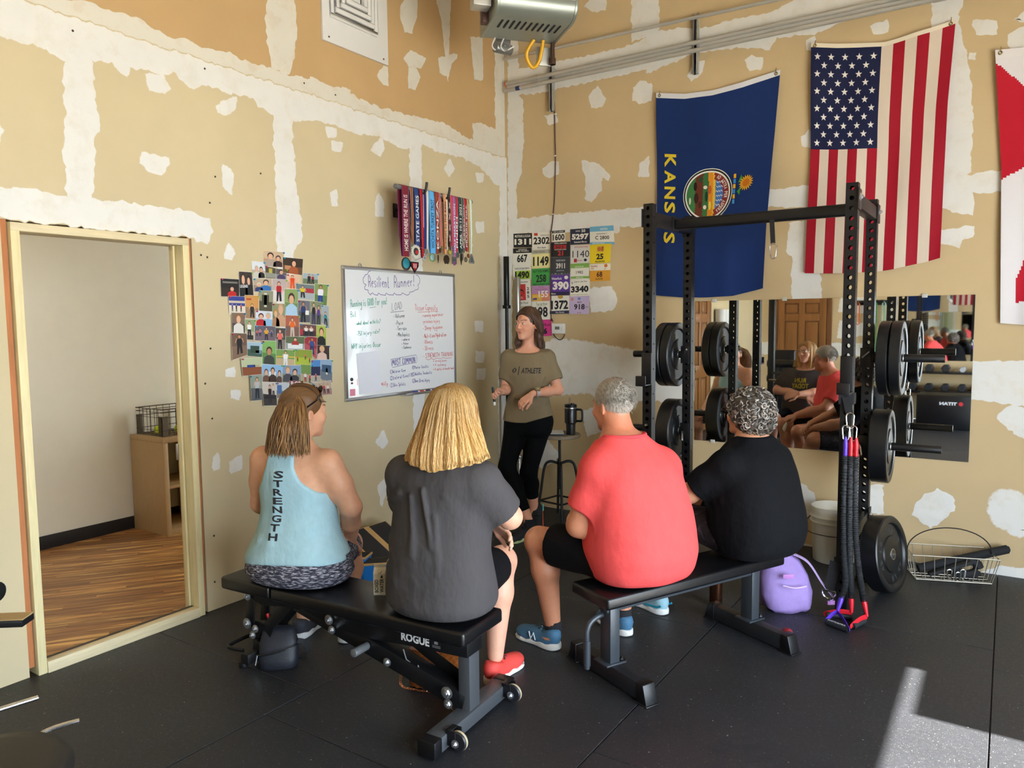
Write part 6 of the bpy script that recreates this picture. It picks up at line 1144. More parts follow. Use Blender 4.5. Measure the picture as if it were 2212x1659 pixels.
# ---- flat bench
FC = Vector((2.475, -2.16, 0)); f1 = Vector((.426, .905, 0)).normalized(); f2 = Vector((-f1.y, f1.x, 0))
def fp(s, t_, z): return FC+f1*s+f2*t_+Vector((0, 0, z))
FB = thing('flat_bench', 'flat weight bench with black pad on slate grey legs', 'bench', tuple(FC))
pad(-.58, .56, .385, .44, 'pad', FB, fp, -.135, .135)
slate = mat('slate_powder', '#3f444a', .4, .25)
q = MB(); q.bar(fp(-.50, 0, .355), fp(.50, 0, .355), .06, .06); q.build('spine_beam', slate, FB, bevel=.004)
for s in (-.46, .46):
    q = MB(); q.bar(fp(s, 0, .345), fp(s, 0, .085), .075, .055, f1); q.build('upright', slate, FB, bevel=.004)
    q = MB(); q.obox(fp(s, 0, .088), f1*.055, f2*.05, (0, 0, .004)); q.build('base_plate', slate, FB, bevel=.001)
    q = MB(); q.bar(fp(s, -.25, .046), fp(s, .25, .046), .06, .076); q.build('foot_beam', mat('dark_beam', '#232427', .45, .1), FB, bevel=.004)
    for e_ in (-1, 1):
        q = MB(); q.add([fp(s-.033, e_*.22, .004), fp(s+.033, e_*.22, .004), fp(s+.033, e_*.22, .088), fp(s-.033, e_*.22, .088), fp(s-.033, e_*.285, .004), fp(s+.033, e_*.285, .004), fp(s+.033, e_*.262, .088), fp(s-.033, e_*.262, .088)], [(0, 1, 2, 3), (4, 5, 6, 7), (0, 1, 5, 4), (1, 2, 6, 5), (2, 3, 7, 6), (3, 0, 4, 7)]); q.obox(fp(s, e_*.25, .003), f1*.038, f2*.042, (0, 0, .003)); q.build('foot_cap', blk2, FB, bevel=.003)
    q = MB(); bolt(q, fp(s+.043, -.032, .092), (0, 0, 1), .012); q.build('bolt', blk2, FB)
q = MB(); q.tube(bez([fp(-.46, .02, .30), fp(-.51, .02, .30), fp(-.555, .02, .28), fp(-.575, .02, .24), fp(-.575, .02, .18), fp(-.575, .02, .07)], 6), .013, 12); q.cyl(fp(-.575, .02, .2), fp(-.575, .02, .085), .0165, n=14); q.build('carry_handle', slate, FB)
for t_ in (.1,):
    q = MB(); q.lathe([(.012, -.011), (.032, -.012), (.035, 0), (.032, .012), (.012, .011)], fp(.50, -.2, .06), f2, 22); q.build('wheel', mat('wheel_red', '#7a2026', .5), FB)
# ---- small things around the benches
t = thing('water_carton', 'small white drink carton with black lettering standing on the near bench', 'carton', tuple(rb(.815, .19, .445)))
cu = rb(.815, .19, .4455); ca = Vector((.83, .556, 0)); cb_ = Vector((-.556, .83, 0)); hw = .026
q = MB(); q.obox(cu+Vector((0, 0, .0475)), ca*hw, cb_*hw, (0, 0, .0475)); q.build('carton_body', mat('carton_card', '#d8d4c4', .6), t, bevel=.001)
q = MB(); q.add([cu+ca*a*hw+cb_*b*hw+Vector((0, 0, .095)) for a, b in ((-1, -1), (1, -1), (1, 1), (-1, 1))]+[cu+ca*a*hw+Vector((0, 0, .118)) for a in (-1, 1)], [(0, 1, 5, 4), (2, 3, 4, 5), (0, 4, 3), (1, 2, 5)]); q.obox(cu+Vector((0, 0, .124)), ca*hw, cb_*.0015, (0, 0, .007)); q.lathe([(.011, 0), (.011, .01), (0, .011)], cu-cb_*.014+Vector((0, 0, .103)), (-cb_+Vector((0, 0, .7))), 14); q.build('gable_top', mat('carton_card', '#d8d4c4', .6), t, smooth=False)
q = MB(); fn = lambda u, v: cu-cb_*(hw+.0006)+ca*(-hw+.006+.018*v)+Vector((0, 0, .012+u*.07))
text(q, 'BOXED', lambda u, v: cu-cb_*(hw+.0006)+ca*(-.004-.017*v)+Vector((0, 0, .012+u*.058)), 0, 0, 1, 1, hx('1c1c1c'), .03)
text(q, 'WATER', lambda u, v: cu-cb_*(hw+.0006)+ca*(.019-.017*v)+Vector((0, 0, .012+u*.062)), 0, 0, 1, 1, hx('1c1c1c'), .03)
q.poly([cu-cb_*(hw+.0006)+ca*(.0105+.006*math.cos(k*.7)*(1 if math.sin(k*.7) < .3 else .4))+Vector((0, 0, .083+.008*math.sin(k*.7))) for k in range(9)], hx('1c1c1c')); q.build('lettering', PRINT, t, weld=False, recalc=False, smooth=False)
t = thing('belt_bag', 'black zipped belt bag on the floor under the near bench', 'bag', (.90, -3.33, 0))
Mz = Matrix.Rotation(R(40), 3, 'Z'); bgc = V(.895, -3.315, 0)
def bgp(x, y, z): return bgc+Mz @ Vector((x, y, 0))+Vector((0, 0, z))
q = MB(); rows = []
for k, (z, a, b) in enumerate(((0, .075, .04), (.008, .088, .048), (.05, .092, .05), (.12, .088, .04), (.165, .075, .026), (.185, .06, .012))):
    rows.append([bgp(a*(abs(math.cos(t_))**.7)*(1 if math.cos(t_) > 0 else -1), b*(abs(math.sin(t_))**.6)*(1 if math.sin(t_) > 0 else -1)+z*.22, z) for t_ in [2*math.pi*j/24 for j in range(24)]])
for i in range(5): q.add(rows[i]+rows[i+1], [(j, (j+1) % 24, (j+1) % 24+24, j+24) for j in range(24)])
q.add(rows[0], [tuple(range(24))]); q.add(rows[5], [tuple(range(24))]); q.build('pouch', mat('navy_nylon', '#1b1d26', .55, bump=.25, bscale=90), t, angle=60)
q = MB(); q.tube([bgp(.092*math.cos(a), -.046*abs(math.sin(a))**.8-.004, .09+.02*math.cos(a)) for a in [math.pi*k/16 for k in range(17)]], .003, 6); q.build('zip', mat('zip_dark', '#0e0e10', .4), t)
q = MB(); q.bar(bgp(-.09, -.03, .075), bgp(-.1, -.035, .03), .012, .004); q.build('zip_pull', chrome, t)
q = MB(); q.tube(bez([bgp(.09, .01, .12), bgp(.12, .03, .1), bgp(.13, .06, .04), bgp(.1, .09, .008), bgp(.02, .1, .008)], 6), .014, 6, flat=.18); q.build('belt', webb, t)
# quilted purse
t = thing('quilted_purse', 'brown quilted purse with copper chain under the near bench', 'purse', (1.66, -3.08, 0))
pc = V(1.665, -3.05, 0); px_ = Vector((.94, .34, 0)); py_ = Vector((-.34, .94, 0)); n_ = 36; q = MB(); vs_ = []
def qp(u, v, side):
    z = .005+v*.165; d_ = .040*(1-(2*u-1)**8*.6)*(1-.35*v**3)+.007*abs(math.sin((u*9+v*5)*math.pi/1.0)*math.sin((u*9-v*5)*math.pi/1.0))**.5
    return pc+px_*((u-.5)*.27)+py_*(side*d_)+Vector((0, 0, z))+Vector((0, 0, 0))
for side in (-1, 1):
    q.add([qp(i/n_, j/20, side) for j in range(21) for i in range(n_+1)], [(j*(n_+1)+i, j*(n_+1)+i+1, (j+1)*(n_+1)+i+1, (j+1)*(n_+1)+i) for j in range(20) for i in range(n_)])
for u in (0, 1): q.add([qp(u, j/20, s_) for j in range(21) for s_ in (-1, 1)], [(2*j, 2*j+1, 2*j+3, 2*j+2) for j in range(20)])
q.add([qp(i/n_, 1, s_) for i in range(n_+1) for s_ in (-1, 1)], [(2*i, 2*i+1, 2*i+3, 2*i+2) for i in range(n_)]); q.add([qp(i/n_, 0, s_) for i in range(n_+1) for s_ in (-1, 1)], [(2*i, 2*i+1, 2*i+3, 2*i+2) for i in range(n_)])
q.build('quilted_body', mat('tan_leather', '#8a4a1c', .4, var=.1), t, angle=70)
cop = mat('copper', '#c98a5c', .3, .9)
chn = bez([qp(0, .95, -1), pc+px_*-.15+py_*-.05+V(0, 0, .10), pc+px_*-.16+py_*-.06+V(0, 0, .02), pc+px_*-.08+py_*-.07+V(0, 0, .008), pc+px_*.05+py_*-.065+V(0, 0, .008), pc+px_*.15+py_*-.055+V(0, 0, .03), qp(1, .95, -1)], 6)
for a, b in zip(chn[:-1], chn[1:]):
    q = MB(); m_ = (a+b)/2; d_ = (b-a).normalized(); u_, w2 = perp(d_); q.tube([m_+d_*(.009*math.cos(k*.785))+u_*(.006*math.sin(k*.785)) for k in range(8)], .002, 5, closed=True); q.build('chain_link', cop, t)
# purple backpack behind the flat bench
t = thing('backpack', 'light purple fabric backpack slumped behind the flat bench', 'backpack', (2.77, -1.30, 0))
kc = V(2.755, -1.30, 0); kx = Vector((.83, .56, 0)); ky = Vector((-.56, .83, 0)); q = MB(); rows = []
prof = ((0, .10, .06), (.03, .135, .085), (.10, .145, .095), (.19, .13, .085), (.27, .10, .06), (.315, .06, .035), (.33, .02, .012))
for k, (z, a, b) in enumerate(prof):
    rows.append([kc+kx*((a*(abs(math.cos(t_))**.6)*(1 if math.cos(t_) > 0 else -1))*(1+.04*math.sin(t_*5+k))-z*.08)+ky*(b*math.sin(t_)*(1+.08*math.sin(t_*7+k*2))+z*.2)+Vector((0, 0, z+.006*math.sin(t_*4+k))) for t_ in [2*math.pi*j/40 for j in range(40)]])
for r_ in rows[:1]:
    for v in r_: v.z = max(v.z, 0)
for i in range(len(rows)-1): q.add(rows[i]+rows[i+1], [(j, (j+1) % 40, (j+1) % 40+40, j+40) for j in range(40)])
q.add(rows[0], [tuple(range(40))]); q.add(rows[-1], [tuple(range(40))])
lil = mat('lilac_canvas', '#9a80bc', .75, var=.08, vscale=20, bump=.35, bscale=40); q.build('bag_body', lil, t, angle=75)
q = MB(); q.tube(bez([kc+kx*-.06+ky*-.088+V(0, 0, .17), kc+ky*-.1+V(0, 0, .16), kc+kx*.07+ky*-.088+V(0, 0, .165)], 8), .004, 6); q.build('pocket_zip', mat('lilac_zip', '#d8b8e0', .5), t)
q = MB(); q.obox(kc+kx*-.03+ky*-.084+V(0, 0, .22), kx*.03, ky*.002, (0, 0, .012)); q.build('name_label', mat('lilac_label', '#b87ac0', .6), t, bevel=.001)
q = MB(); q.tube(bez([kc+kx*.02+ky*.02+V(0, 0, .32), kc+kx*.10+ky*-.02+V(0, 0, .28), kc+kx*.17+ky*-.05+V(0, 0, .17), kc+kx*.22+ky*-.07+V(0, 0, .10), kc+kx*.205+ky*-.08+V(0, 0, .07)], 8), .02, 6, flat=.18, up=(0, 0, 1)); q.build('shoulder_strap', mat('lilac_strap', '#c0a4d8', .7, bump=.2, bscale=80), t)
q = MB(); q.obox(kc+kx*.21+ky*-.08+V(0, 0, .068), kx*.02, ky*.004, (0, 0, .012)); q.build('strap_buckle', mat('lilac_label', '#b87ac0', .6), t, bevel=.002)
q = MB(); q.lathe([(0, 0), (.034, 0), (.036, .004), (.036, .19), (.03, .20), (.022, .205), (.022, .225), (0, .226)], (2.395, -1.45, 0), n=28); single(q, 'copper_bottle', mat('copper_dark', '#8f5c44', .22, .95), 'copper coloured bottle on the floor behind the flat bench', 'bottle', angle=30)
# slant boards and blue blocks by the left wall
wd = mat('board_wood', '#c9a56e', .55, var=.08, stretch=(1, 12, 12)); grit = mat('grip_tape', '#26272a', .85, bump=.4, bscale=500)
def slant(label, c, ang, tilt, L, W, z0):
    t = thing('slant_board', label, 'board', (c[0], c[1], 0), 'wooden slant boards by the left wall')
    ax = Vector((math.cos(R(ang)), math.sin(R(ang)), 0)); ay = Vector((-ax.y, ax.x, 0)); up_ = ax*math.cos(R(tilt))+Vector((0, 0, math.sin(R(tilt)))); nn = up_.cross(ay)*-1
    if nn.z < 0: nn = -nn
    o = V(c[0], c[1], z0); q = MB(); q.obox(o+up_*L/2, up_*L/2, ay*W/2, nn*.010); q.build('deck', wd, t, bevel=.003)
    for s_ in (-1, 1):
        q = MB(); q.obox(o+up_*L/2+ay*s_*W*.265+nn*.0112, up_*(L/2-.008), ay*W*.2, nn*.0012); q.build('grip_strip', grit, t)
    tp_ = o+up_*L; q = MB()
    for s_ in (-1, 1): q.bar(tp_+ay*s_*W*.42-up_*.03-nn*.012, V(tp_.x, tp_.y, 0)+ay*s_*W*.42-ax*.03, .02, .04, ax)
    q.build('prop_leg', wd, t, bevel=.002); q = MB(); q.bar(o+ay*W*.45-nn*.012, V(tp_.x, tp_.y, .012)+ay*W*.45, .02, .022); q.bar(o-ay*W*.45-nn*.012, V(tp_.x, tp_.y, .012)-ay*W*.45, .02, .022); q.build('base_rail', wd, t, bevel=.002)
slant('steep wooden slant board with two black grip strips against the left wall', (.58, -2.0), 178, 27, .48, .38, .03)
slant('flatter wooden slant board tucked under the steep one', (.55, -2.12), 178, 9, .40, .30, .02)
blu = mat('blue_plastic', '#1f7fd8', .4); blu2 = mat('blue_dark', '#1a62b0', .4)
def wedge(label, c, ang, h):
    t = thing('squat_wedge', label, 'block', (c[0], c[1], 0), 'blue wedge blocks by the slant boards')
    ax = Vector((math.cos(R(ang)), math.sin(R(ang)), 0)); ay = Vector((-ax.y, ax.x, 0)); o = V(c[0], c[1], 0); L, W = .15, .115
    q = MB(); q.prism([o+ax*a+ay*(-W/2)+V(0, 0, z) for a, z in ((.03, 0), (.075, 0), (.085, .035), (L-.02, .05), (L, h), (0, h-.01), (.0, h*.5))], ay*W); q.build('block_body', blu, t, bevel=.003)
    q = MB(); q.prism([o+ax*a+ay*(-W/2-.003)+V(0, 0, z) for a, z in ((-.006, h-.01), (L+.004, h), (L+.004, h+.012), (-.006, h+.003))], ay*(W+.006)); q.build('wood_top', wd, t, bevel=.002)
    q = MB(); q.prism([o+ax*a+ay*(-W/2+.006)+V(0, 0, z) for a, z in ((.0, h+.003), (L-.004, h+.0125), (L-.004, h+.0135), (.0, h+.004))], ay*(W-.012)); q.build('grip_top', grit, t)
wedge('blue wedge block with black top in front, nearest the carton', (0.448, -2.290), 32, .15)
wedge('blue wedge block farther left behind the knee', (0.304, -2.306), 24, .17)
wedge('low blue wedge block beneath the others on the floor', (0.353, -2.340), 35, .09)
# round stool and chrome rods, machine arm at the left edge
SXc, SYc, SZc = 1.59, -4.79, .50
t = thing('round_stool', 'round black padded stool cut off by the lower left corner', 'stool', (SXc, SYc, 0))
q = MB(); q.lathe([(0, SZc-.09), (.19, SZc-.09), (.205, SZc-.075), (.207, SZc-.03), (.19, SZc-.006), (.15, SZc), (0, SZc+.002)], (SXc, SYc, 0), n=48); q.build('seat_pad', mat('brown_black_vinyl', '#211e1a', .5), t, angle=60)
q = MB(); q.cyl((SXc, SYc, .06), (SXc, SYc, SZc-.09), .025, n=16); q.build('gas_post', chrome, t)
for k in range(5):
    a = R(72*k+20); q = MB(); q.tube([(SXc, SYc, .09), (SXc+.26*math.cos(a), SYc+.26*math.sin(a), .055)], [.022, .014], 10); q.build('base_spoke', chrome, t)
    q = MB(); q.lathe([(.01, -.01), (.025, -.011), (.025, .011), (.01, .01)], (SXc+.26*math.cos(a), SYc+.26*math.sin(a), .025), (-math.sin(a), math.cos(a), 0), 16); q.build('caster', blk2, t)
q = MB(); q.tube(bez([(SXc-.08, SYc+.02, SZc-.1), (SXc-.15, SYc+.16, SZc-.08), (SXc-.16, SYc+.20, SZc-.06), (SXc-.15, SYc+.24, SZc-.05), (SXc-.12, SYc+.30, SZc-.045)], 6), .007, 10); q.build('height_lever', chrome, t)
CMX, CMY = 1.02, -4.98
t = thing('cable_machine', 'cable machine at the left edge with flat tan-topped arm', 'machine', (CMX, CMY, 0))
q = MB(); q.box(CMX-.04, CMY-.04, 0, CMX+.04, CMY+.04, 1.9); q.build('mast', blk, t, bevel=.004)
q = MB(); q.box(CMX-.25, CMY-.3, 0, CMX+.05, CMY+.3, .05); q.build('base_frame', blk, t, bevel=.004)
ar0, ar1 = V(CMX, CMY+.04, .80), V(1.452, -4.602, .80); dd = (ar1-ar0).normalized(); 
q = MB(); q.bar(ar0, ar1, .06, .02); q.build('arm', blk2, t, bevel=.002)
q = MB(); q.bar(ar0+V(0, 0, .011), ar1+V(0, 0, .011), .055, .003); q.build('arm_top', mat('tan_plate', '#b89a68', .5, .2), t)
(rx_, ry_), = [(1.445,-4.669)]
q = MB(); q.cyl((rx_, ry_, .9), (rx_-.3, ry_-.12, .9), .028, n=20); q.build('foam_roller', blk2, t, bevel=.004); q = MB(); q.bar((CMX, CMY, .9), (rx_-.2, ry_-.08, .9), .03, .03); q.build('roller_arm', blk, t)
q = MB(); q.cyl((CMX+.02, CMY+.02, .42), (CMX+.12, CMY+.52, .42), .008, n=10); q.build('rod', chrome, t)
# ---------------------------------------------------------------- bodies: one smooth surface grown around a posed skeleton
f32 = np.float32
def A(*v): return np.array(v, f32)
def smin(a, b, k):
    h = np.clip(.5+.5*(b-a)/k, 0, 1); return b*(1-h)+a*h-k*h*(1-h)
def smax(a, b, k): return -smin(-a, -b, k)
def rc(p, a, b, ra, rb_):
    a = np.asarray(a, f32); b = np.asarray(b, f32); d = b-a; q = p-a
    h = np.clip((q@d)/max(float(d@d), 1e-9), 0, 1); return np.sqrt(((q-h[:, None]*d)**2).sum(1))-(ra+(rb_-ra)*h)
def el(p, c, r, M=None):
    q = p-np.asarray(c, f32)
    if M is not None: q = q@np.asarray(M, f32)      # columns: local axes
    r = np.asarray(r, f32); k0 = np.sqrt(((q/r)**2).sum(1)); k1 = np.sqrt(((q/r**2)**2).sum(1)); return k0*(k0-1)/np.maximum(k1, 1e-6)
def stack(p, lv, grow=0.0, pw=2.3):
    lv = np.array(lv, f32); z = lv[:, 0]; zz = np.linspace(z[0], z[-1], 60)
    def sp(col):     # smooth the profile a little
        y = np.interp(zz, z, col); k = np.array([1, 2, 3, 2, 1.])/9; yp = np.concatenate([[y[0]]*2, y, [y[-1]]*2]); return np.convolve(yp, k, 'valid')
    cx, cy_, a, b = [np.interp(p[:, 2], zz, sp(lv[:, i])) for i in (1, 2, 3, 4)]
    a = a+grow; b = b+grow; u = np.abs(p[:, 0]-cx)/a; v = np.abs(p[:, 1]-cy_)/b
    d = ((u**pw+v**pw)**(1/pw)-1)*np.minimum(a, b)
    return smax(d, smax(z[0]-grow-p[:, 2], p[:, 2]-z[-1]-grow, .01), .03)
def cut(d, p, pt, n, k=.006):      # keep the side the normal points away from
    n = np.asarray(n, f32); n = n/np.linalg.norm(n); return smax(d, (p-np.asarray(pt, f32))@n, k)
def sdf_mesh(f, lo, hi, h):
    lo = np.array(lo, f32); n = np.ceil((np.array(hi)-lo)/(4*h)).astype(int)+1; N_ = n*4
    I = np.stack(np.meshgrid(*[np.arange(k) for k in n], indexing='ij'), -1).reshape(-1, 3)
    cv = f((lo+(I*4+1.5)*h).astype(f32)); act = np.abs(cv) < 4*h*1.1
    vals = np.repeat(np.repeat(np.repeat(cv.reshape(n), 4, 0), 4, 1), 4, 2).astype(f32)
    J = I[act]; o = np.stack(np.meshgrid(*[np.arange(4)]*3, indexing='ij'), -1).reshape(-1, 3)
    for s in range(0, len(J), 12000):
        P_ = (J[s:s+12000, None, :]*4+o[None]).reshape(-1, 3); vals[P_[:, 0], P_[:, 1], P_[:, 2]] = f((lo+P_*h).astype(f32))
    ins = vals < 0; c8 = [(i, j, k) for i in (0, 1) for j in (0, 1) for k in (0, 1)]
    def sl(a, c): return a[c[0]:a.shape[0]-1+c[0], c[1]:a.shape[1]-1+c[1], c[2]:a.shape[2]-1+c[2]]
    cnt = sum(sl(ins, c).astype(np.int8) for c in c8); cells = np.argwhere((cnt > 0) & (cnt < 8))
    idx = -np.ones(cnt.shape, np.int32); idx[cells[:, 0], cells[:, 1], cells[:, 2]] = np.arange(len(cells))
    cw_ = [vals[cells[:, 0]+c[0], cells[:, 1]+c[1], cells[:, 2]+c[2]] for c in c8]
    acc = np.zeros((len(cells), 3), f32); num = np.zeros(len(cells), f32)
    for a in range(8):
        for b in range(a+1, 8):
            ca, cb = c8[a], c8[b]
            if sum(abs(x-y) for x, y in zip(ca, cb)) != 1: continue
            va, vb = cw_[a], cw_[b]; m = (va < 0) != (vb < 0); t = np.where(m, va/np.where(m, va-vb, 1), 0)
            pt_ = np.array(ca, f32)+t[:, None]*(np.array(cb, f32)-np.array(ca, f32)); acc += np.where(m[:, None], pt_, 0); num += m
    V_ = lo+(cells+acc/num[:, None])*h
    Q_ = []
    for ax in range(3):
        d = [0, 0, 0]; d[ax] = 1; u, w_ = [(1, 2), (2, 0), (0, 1)][ax]
        A0 = ins; s0 = [slice(0, -1 if k == ax else None) for k in range(3)]; s1 = [slice(1 if k == ax else 0, None) for k in range(3)]
        ed = np.argwhere(A0[tuple(s0)] != A0[tuple(s1)]); ed = ed[(ed[:, u] > 0) & (ed[:, w_] > 0)]
        ed = ed[(ed[:, 0] < idx.shape[0]) & (ed[:, 1] < idx.shape[1]) & (ed[:, 2] < idx.shape[2])]
        if not len(ed): continue
        def at_(du, dw): e = ed.copy(); e[:, u] += du; e[:, w_] += dw; return idx[e[:, 0], e[:, 1], e[:, 2]]
        q = np.stack([at_(-1, -1), at_(0, -1), at_(0, 0), at_(-1, 0)], 1); fl = ~A0[ed[:, 0], ed[:, 1], ed[:, 2]]; q[fl] = q[fl][:, ::-1]; Q_.append(q[(q >= 0).all(1)])
    return V_, np.concatenate(Q_)
def refine(V_, Q_, f, fine):
    """finer faces where detail matters, pulled back onto the surface"""
    bm = bmesh.new(); bv = [bm.verts.new(v) for v in V_.tolist()]
    for q in Q_.tolist():
        try: bm.faces.new([bv[i] for i in q])
        except ValueError: pass
    for _ in range(2):
        fs = list(bm.faces); c = np.array([x.calc_center_median() for x in fs], f32); m = fine(c); es = list({e for x, k in zip(fs, m) if k for e in x.edges}); bmesh.ops.subdivide_edges(bm, edges=es, cuts=1, use_grid_fill=True)
    bmesh.ops.triangulate(bm, faces=bm.faces); bm.verts.index_update(); P_ = np.array([v.co for v in bm.verts], f32); T_ = np.array([[v.index for v in x.verts] for x in bm.faces]); bm.free()
    i = np.where(fine(P_))[0]; p = P_[i]
    for _ in range(5):
        d = f(p); g = np.stack([(f(p+e)-f(p-e))/.0012 for e in np.eye(3, dtype=f32)*.0006], 1); p = p-np.clip(d, -.003, .003)[:, None]*g/np.maximum((g**2).sum(1, keepdims=True), .25)
    P_[i] = p; return P_, T_
class Fig:
    """a posed figure: local frame x right, y forward, z up"""
    def __init__(s, name, label, O, th, cat='person'):
        s.O = Vector((O[0], O[1], 0)); a = R(th); s.f = Vector((math.cos(a), math.sin(a), 0)); s.r = Vector((math.sin(a), -math.cos(a), 0))
        s.M = np.array([s.r, s.f, (0, 0, 1)], float); s.root = thing(name, label, cat, (O[0], O[1], 0))
    def W(s, v): return s.O+s.r*v[0]+s.f*v[1]+Vector((0, 0, v[2]))
    def grow(s, name, f, lo, hi, h, material, parent=None, colf=None, fine=None):
        V_, Q_ = sdf_mesh(f, lo, hi, h)
        if fine: V_, Q_ = refine(V_, Q_, f, fine)
        return s.put(name, V_, Q_, material, parent, colf)
    def put(s, name, V_, Q_, material, parent=None, colf=None, cols=None):
        me = bpy.data.meshes.new(name); Wd = V_@s.M; nf = len(Q_); k = Q_.shape[1]
        me.vertices.add(len(Wd)); me.vertices.foreach_set('co', Wd.astype(f32).ravel()); me.loops.add(nf*k); me.loops.foreach_set('vertex_index', Q_.astype(np.int32).ravel())
        me.polygons.add(nf); me.polygons.foreach_set('loop_start', np.arange(nf, dtype=np.int32)*k); me.polygons.foreach_set('loop_total', np.full(nf, k, np.int32)); me.polygons.foreach_set('use_smooth', np.ones(nf, bool))
        if colf is not None: cols = colf(V_)
        if cols is not None:
            ca = me.color_attributes.new('Col', 'FLOAT_COLOR', 'POINT'); c4 = np.ones((len(Wd), 4), f32); c4[:, :3] = cols; ca.data.foreach_set('color', c4.ravel())
        me.update(); me.validate()
        for m in (material if isinstance(material, list) else [material]): me.materials.append(m)
        o = bpy.data.objects.new(name, me); COL.objects.link(o); o.parent = parent or s.root; LOC[o.name] = root_loc(s.root); return o
    def part(s, mb, name, material, parent=None, **kw):     # MB in local coordinates
        mb.v = [tuple(s.W(v)) for v in mb.v]; return mb.build(name, material, parent or s.root, **kw)
def skin_mat(name, c):
    m, nt, b = new_mat(name); a = nd(nt, 'ShaderNodeAttribute', attribute_name='Col').outputs['Color']
    f = noise(nt, 30, 4, .6); g = ramp(nt, f, [(.3, (.93, .90, .90)), (.7, (1.05, 1.03, 1.03))]); nt.links.new(mixc(nt, 1.0, a, g, 'MULTIPLY'), b.inputs['Base Color'])
    b.inputs['Roughness'].default_value = .5; b.inputs['Subsurface Weight'].default_value = .12; b.inputs['Subsurface Radius'].default_value = (.01, .004, .002); b.inputs['Subsurface Scale'].default_value = .5
    return m
SKIN = skin_mat('skin', None)
def rotz3(a): c, s = math.cos(a), math.sin(a); return np.array([[c, -s, 0], [s, c, 0], [0, 0, 1]], f32)
def rotx3(a): c, s = math.cos(a), math.sin(a); return np.array([[1, 0, 0], [0, c, -s], [0, s, c]], f32)
def roty3(a): c, s = math.cos(a), math.sin(a); return np.array([[c, 0, s], [0, 1, 0], [-s, 0, c]], f32)
class Head:
    def __init__(s, c, yaw=0, pitch=0, roll=0, sc=1.0, wide=1.0):    # yaw: + turns to the figure's left
        s.c = np.array(c, f32); s.M = rotz3(R(yaw))@rotx3(R(pitch))@roty3(R(roll)); s.k = sc; s.w = wide
    def loc(s, p): q = (p-s.c)@s.M/s.k; q = q.copy(); q[:, 0] /= s.w; return q
    def wld(s, q): q = np.array(q, f32)*np.array([s.w, 1, 1], f32); return s.c+s.M@(q*s.k)
    def sdf(s, p):
        q = s.loc(p); d = el(q, (0, -.012, .032), (.077, .097, .088))
        d = smin(d, el(q, (0, .03, -.028), (.062, .066, .085)), .03); d = smin(d, el(q, (0, .042, -.078), (.043, .045, .034)), .025); d = smin(d, rc(q, A(-.008, .078, -.099), A(.008, .078, -.099), .016, .016), .02)
        for e in (-1, 1): d = smin(d, el(q, (e*.036, .062, -.028), (.028, .026, .026)), .02)
        d = smin(d, el(q, (0, .083, .027), (.048, .013, .010)), .014)
        for e in (-1, 1): d = smax(d, -el(q, (e*.031, .107, .006), (.019, .018, .012)), .010)
        for e in (-1, 1):    # eyelids round an almond opening
            li = np.sqrt(((q-A(e*.031, .079, .006))**2).sum(1))-.0146; li = smax(li, -el(q, (e*.031, .096, .0055), (.0135, .02, .0052)), .0012); d = smin(d, li, .003)
        d = smin(d, rc(q, A(0, .091, .012), A(0, .110, -.025), .0055, .0095), .009)
        for e in (-1, 1): d = smin(d, el(q, (e*.010, .100, -.030), (.0075, .010, .0065)), .005)
        d = smin(d, el(q, (0, .092, -.0535), (.0205, .0105, .0048)), .005); d = smin(d, el(q, (0, .0915, -.0635), (.0175, .0105, .0058)), .005)
        d = smax(d, -el(q, (0, .106, -.0585), (.017, .009, .0012)), .0025)
        for e in (-1, 1):
            ed = el(q, (e*.077, -.010, -.010), (.008, .016, .028), rotz3(e*.3)); ed = smax(ed, -el(q, (e*.085, -.004, -.008), (.006, .009, .017)), .004); d = smin(d, ed, .006)
        return d*s.k
    def col(s, p, base, lip, brow=None, red=0.0):
        q = s.loc(p); n = len(p); c = np.tile(np.array(base, f32), (n, 1))
        def mix(m, t): m = np.clip(m, 0, 1)[:, None]; return c*(1-m)+np.array(t, f32)*m
        c = mix(1-np.sqrt(((q-A(0, .100, -.0585))/A(.0225, .025, .0105))**2@A(1, 1, 1))+.15, lip) if True else c
        if brow is not None:
            for e in (-1, 1):
                x = q[:, 0]*e; zz = .028+.006*np.sin((x-.012)*60)-.1*np.maximum(x-.04, 0); m = ((x > .011) & (x < .050) & (np.abs(q[:, 2]-zz) < .0028) & (q[:, 1] > .04)).astype(f32)*.85; c = mix(m, brow)
        if red: 
            for e in (-1, 1): m = np.exp(-(((q-A(e*.04, .08, -.03))/.025)**2).sum(1))*red; c = mix(m, (base[0], base[1]*.7, base[2]*.65))
        for e in (-1, 1): m = np.exp(-(((q-A(e*.085, -.006, -.005))/.022)**2).sum(1))*.35; c = mix(m, (base[0], base[1]*.62, base[2]*.55))
        return c
    def eyes(s, F, iris='#4a3a28', look=(0, 0)):
        for e in (-1, 1):
            c = s.wld((e*.031, .0795, .006)); mb = MB(); r_ = .0128*s.k; mb.ell(c, r_, 14, 10); o = F.part(mb, 'eye', mat('eye_white', '#e6ded8', .25))
            d = s.M@np.array((look[0], 1, look[1]), f32); d /= np.linalg.norm(d); mb = MB(); mb.ell(c+d*r_*.62, r_*.52, 12, 8); F.part(mb, 'iris', mat('iris'+iris, iris, .15), o)
def limb(p, J, Rd, k=.02):
    d = None
    for a, b, ra, rb_ in zip(J[:-1], J[1:], Rd[:-1], Rd[1:]):
        e = rc(p, a, b, ra, rb_); d = e if d is None else smin(d, e, k)
    return d
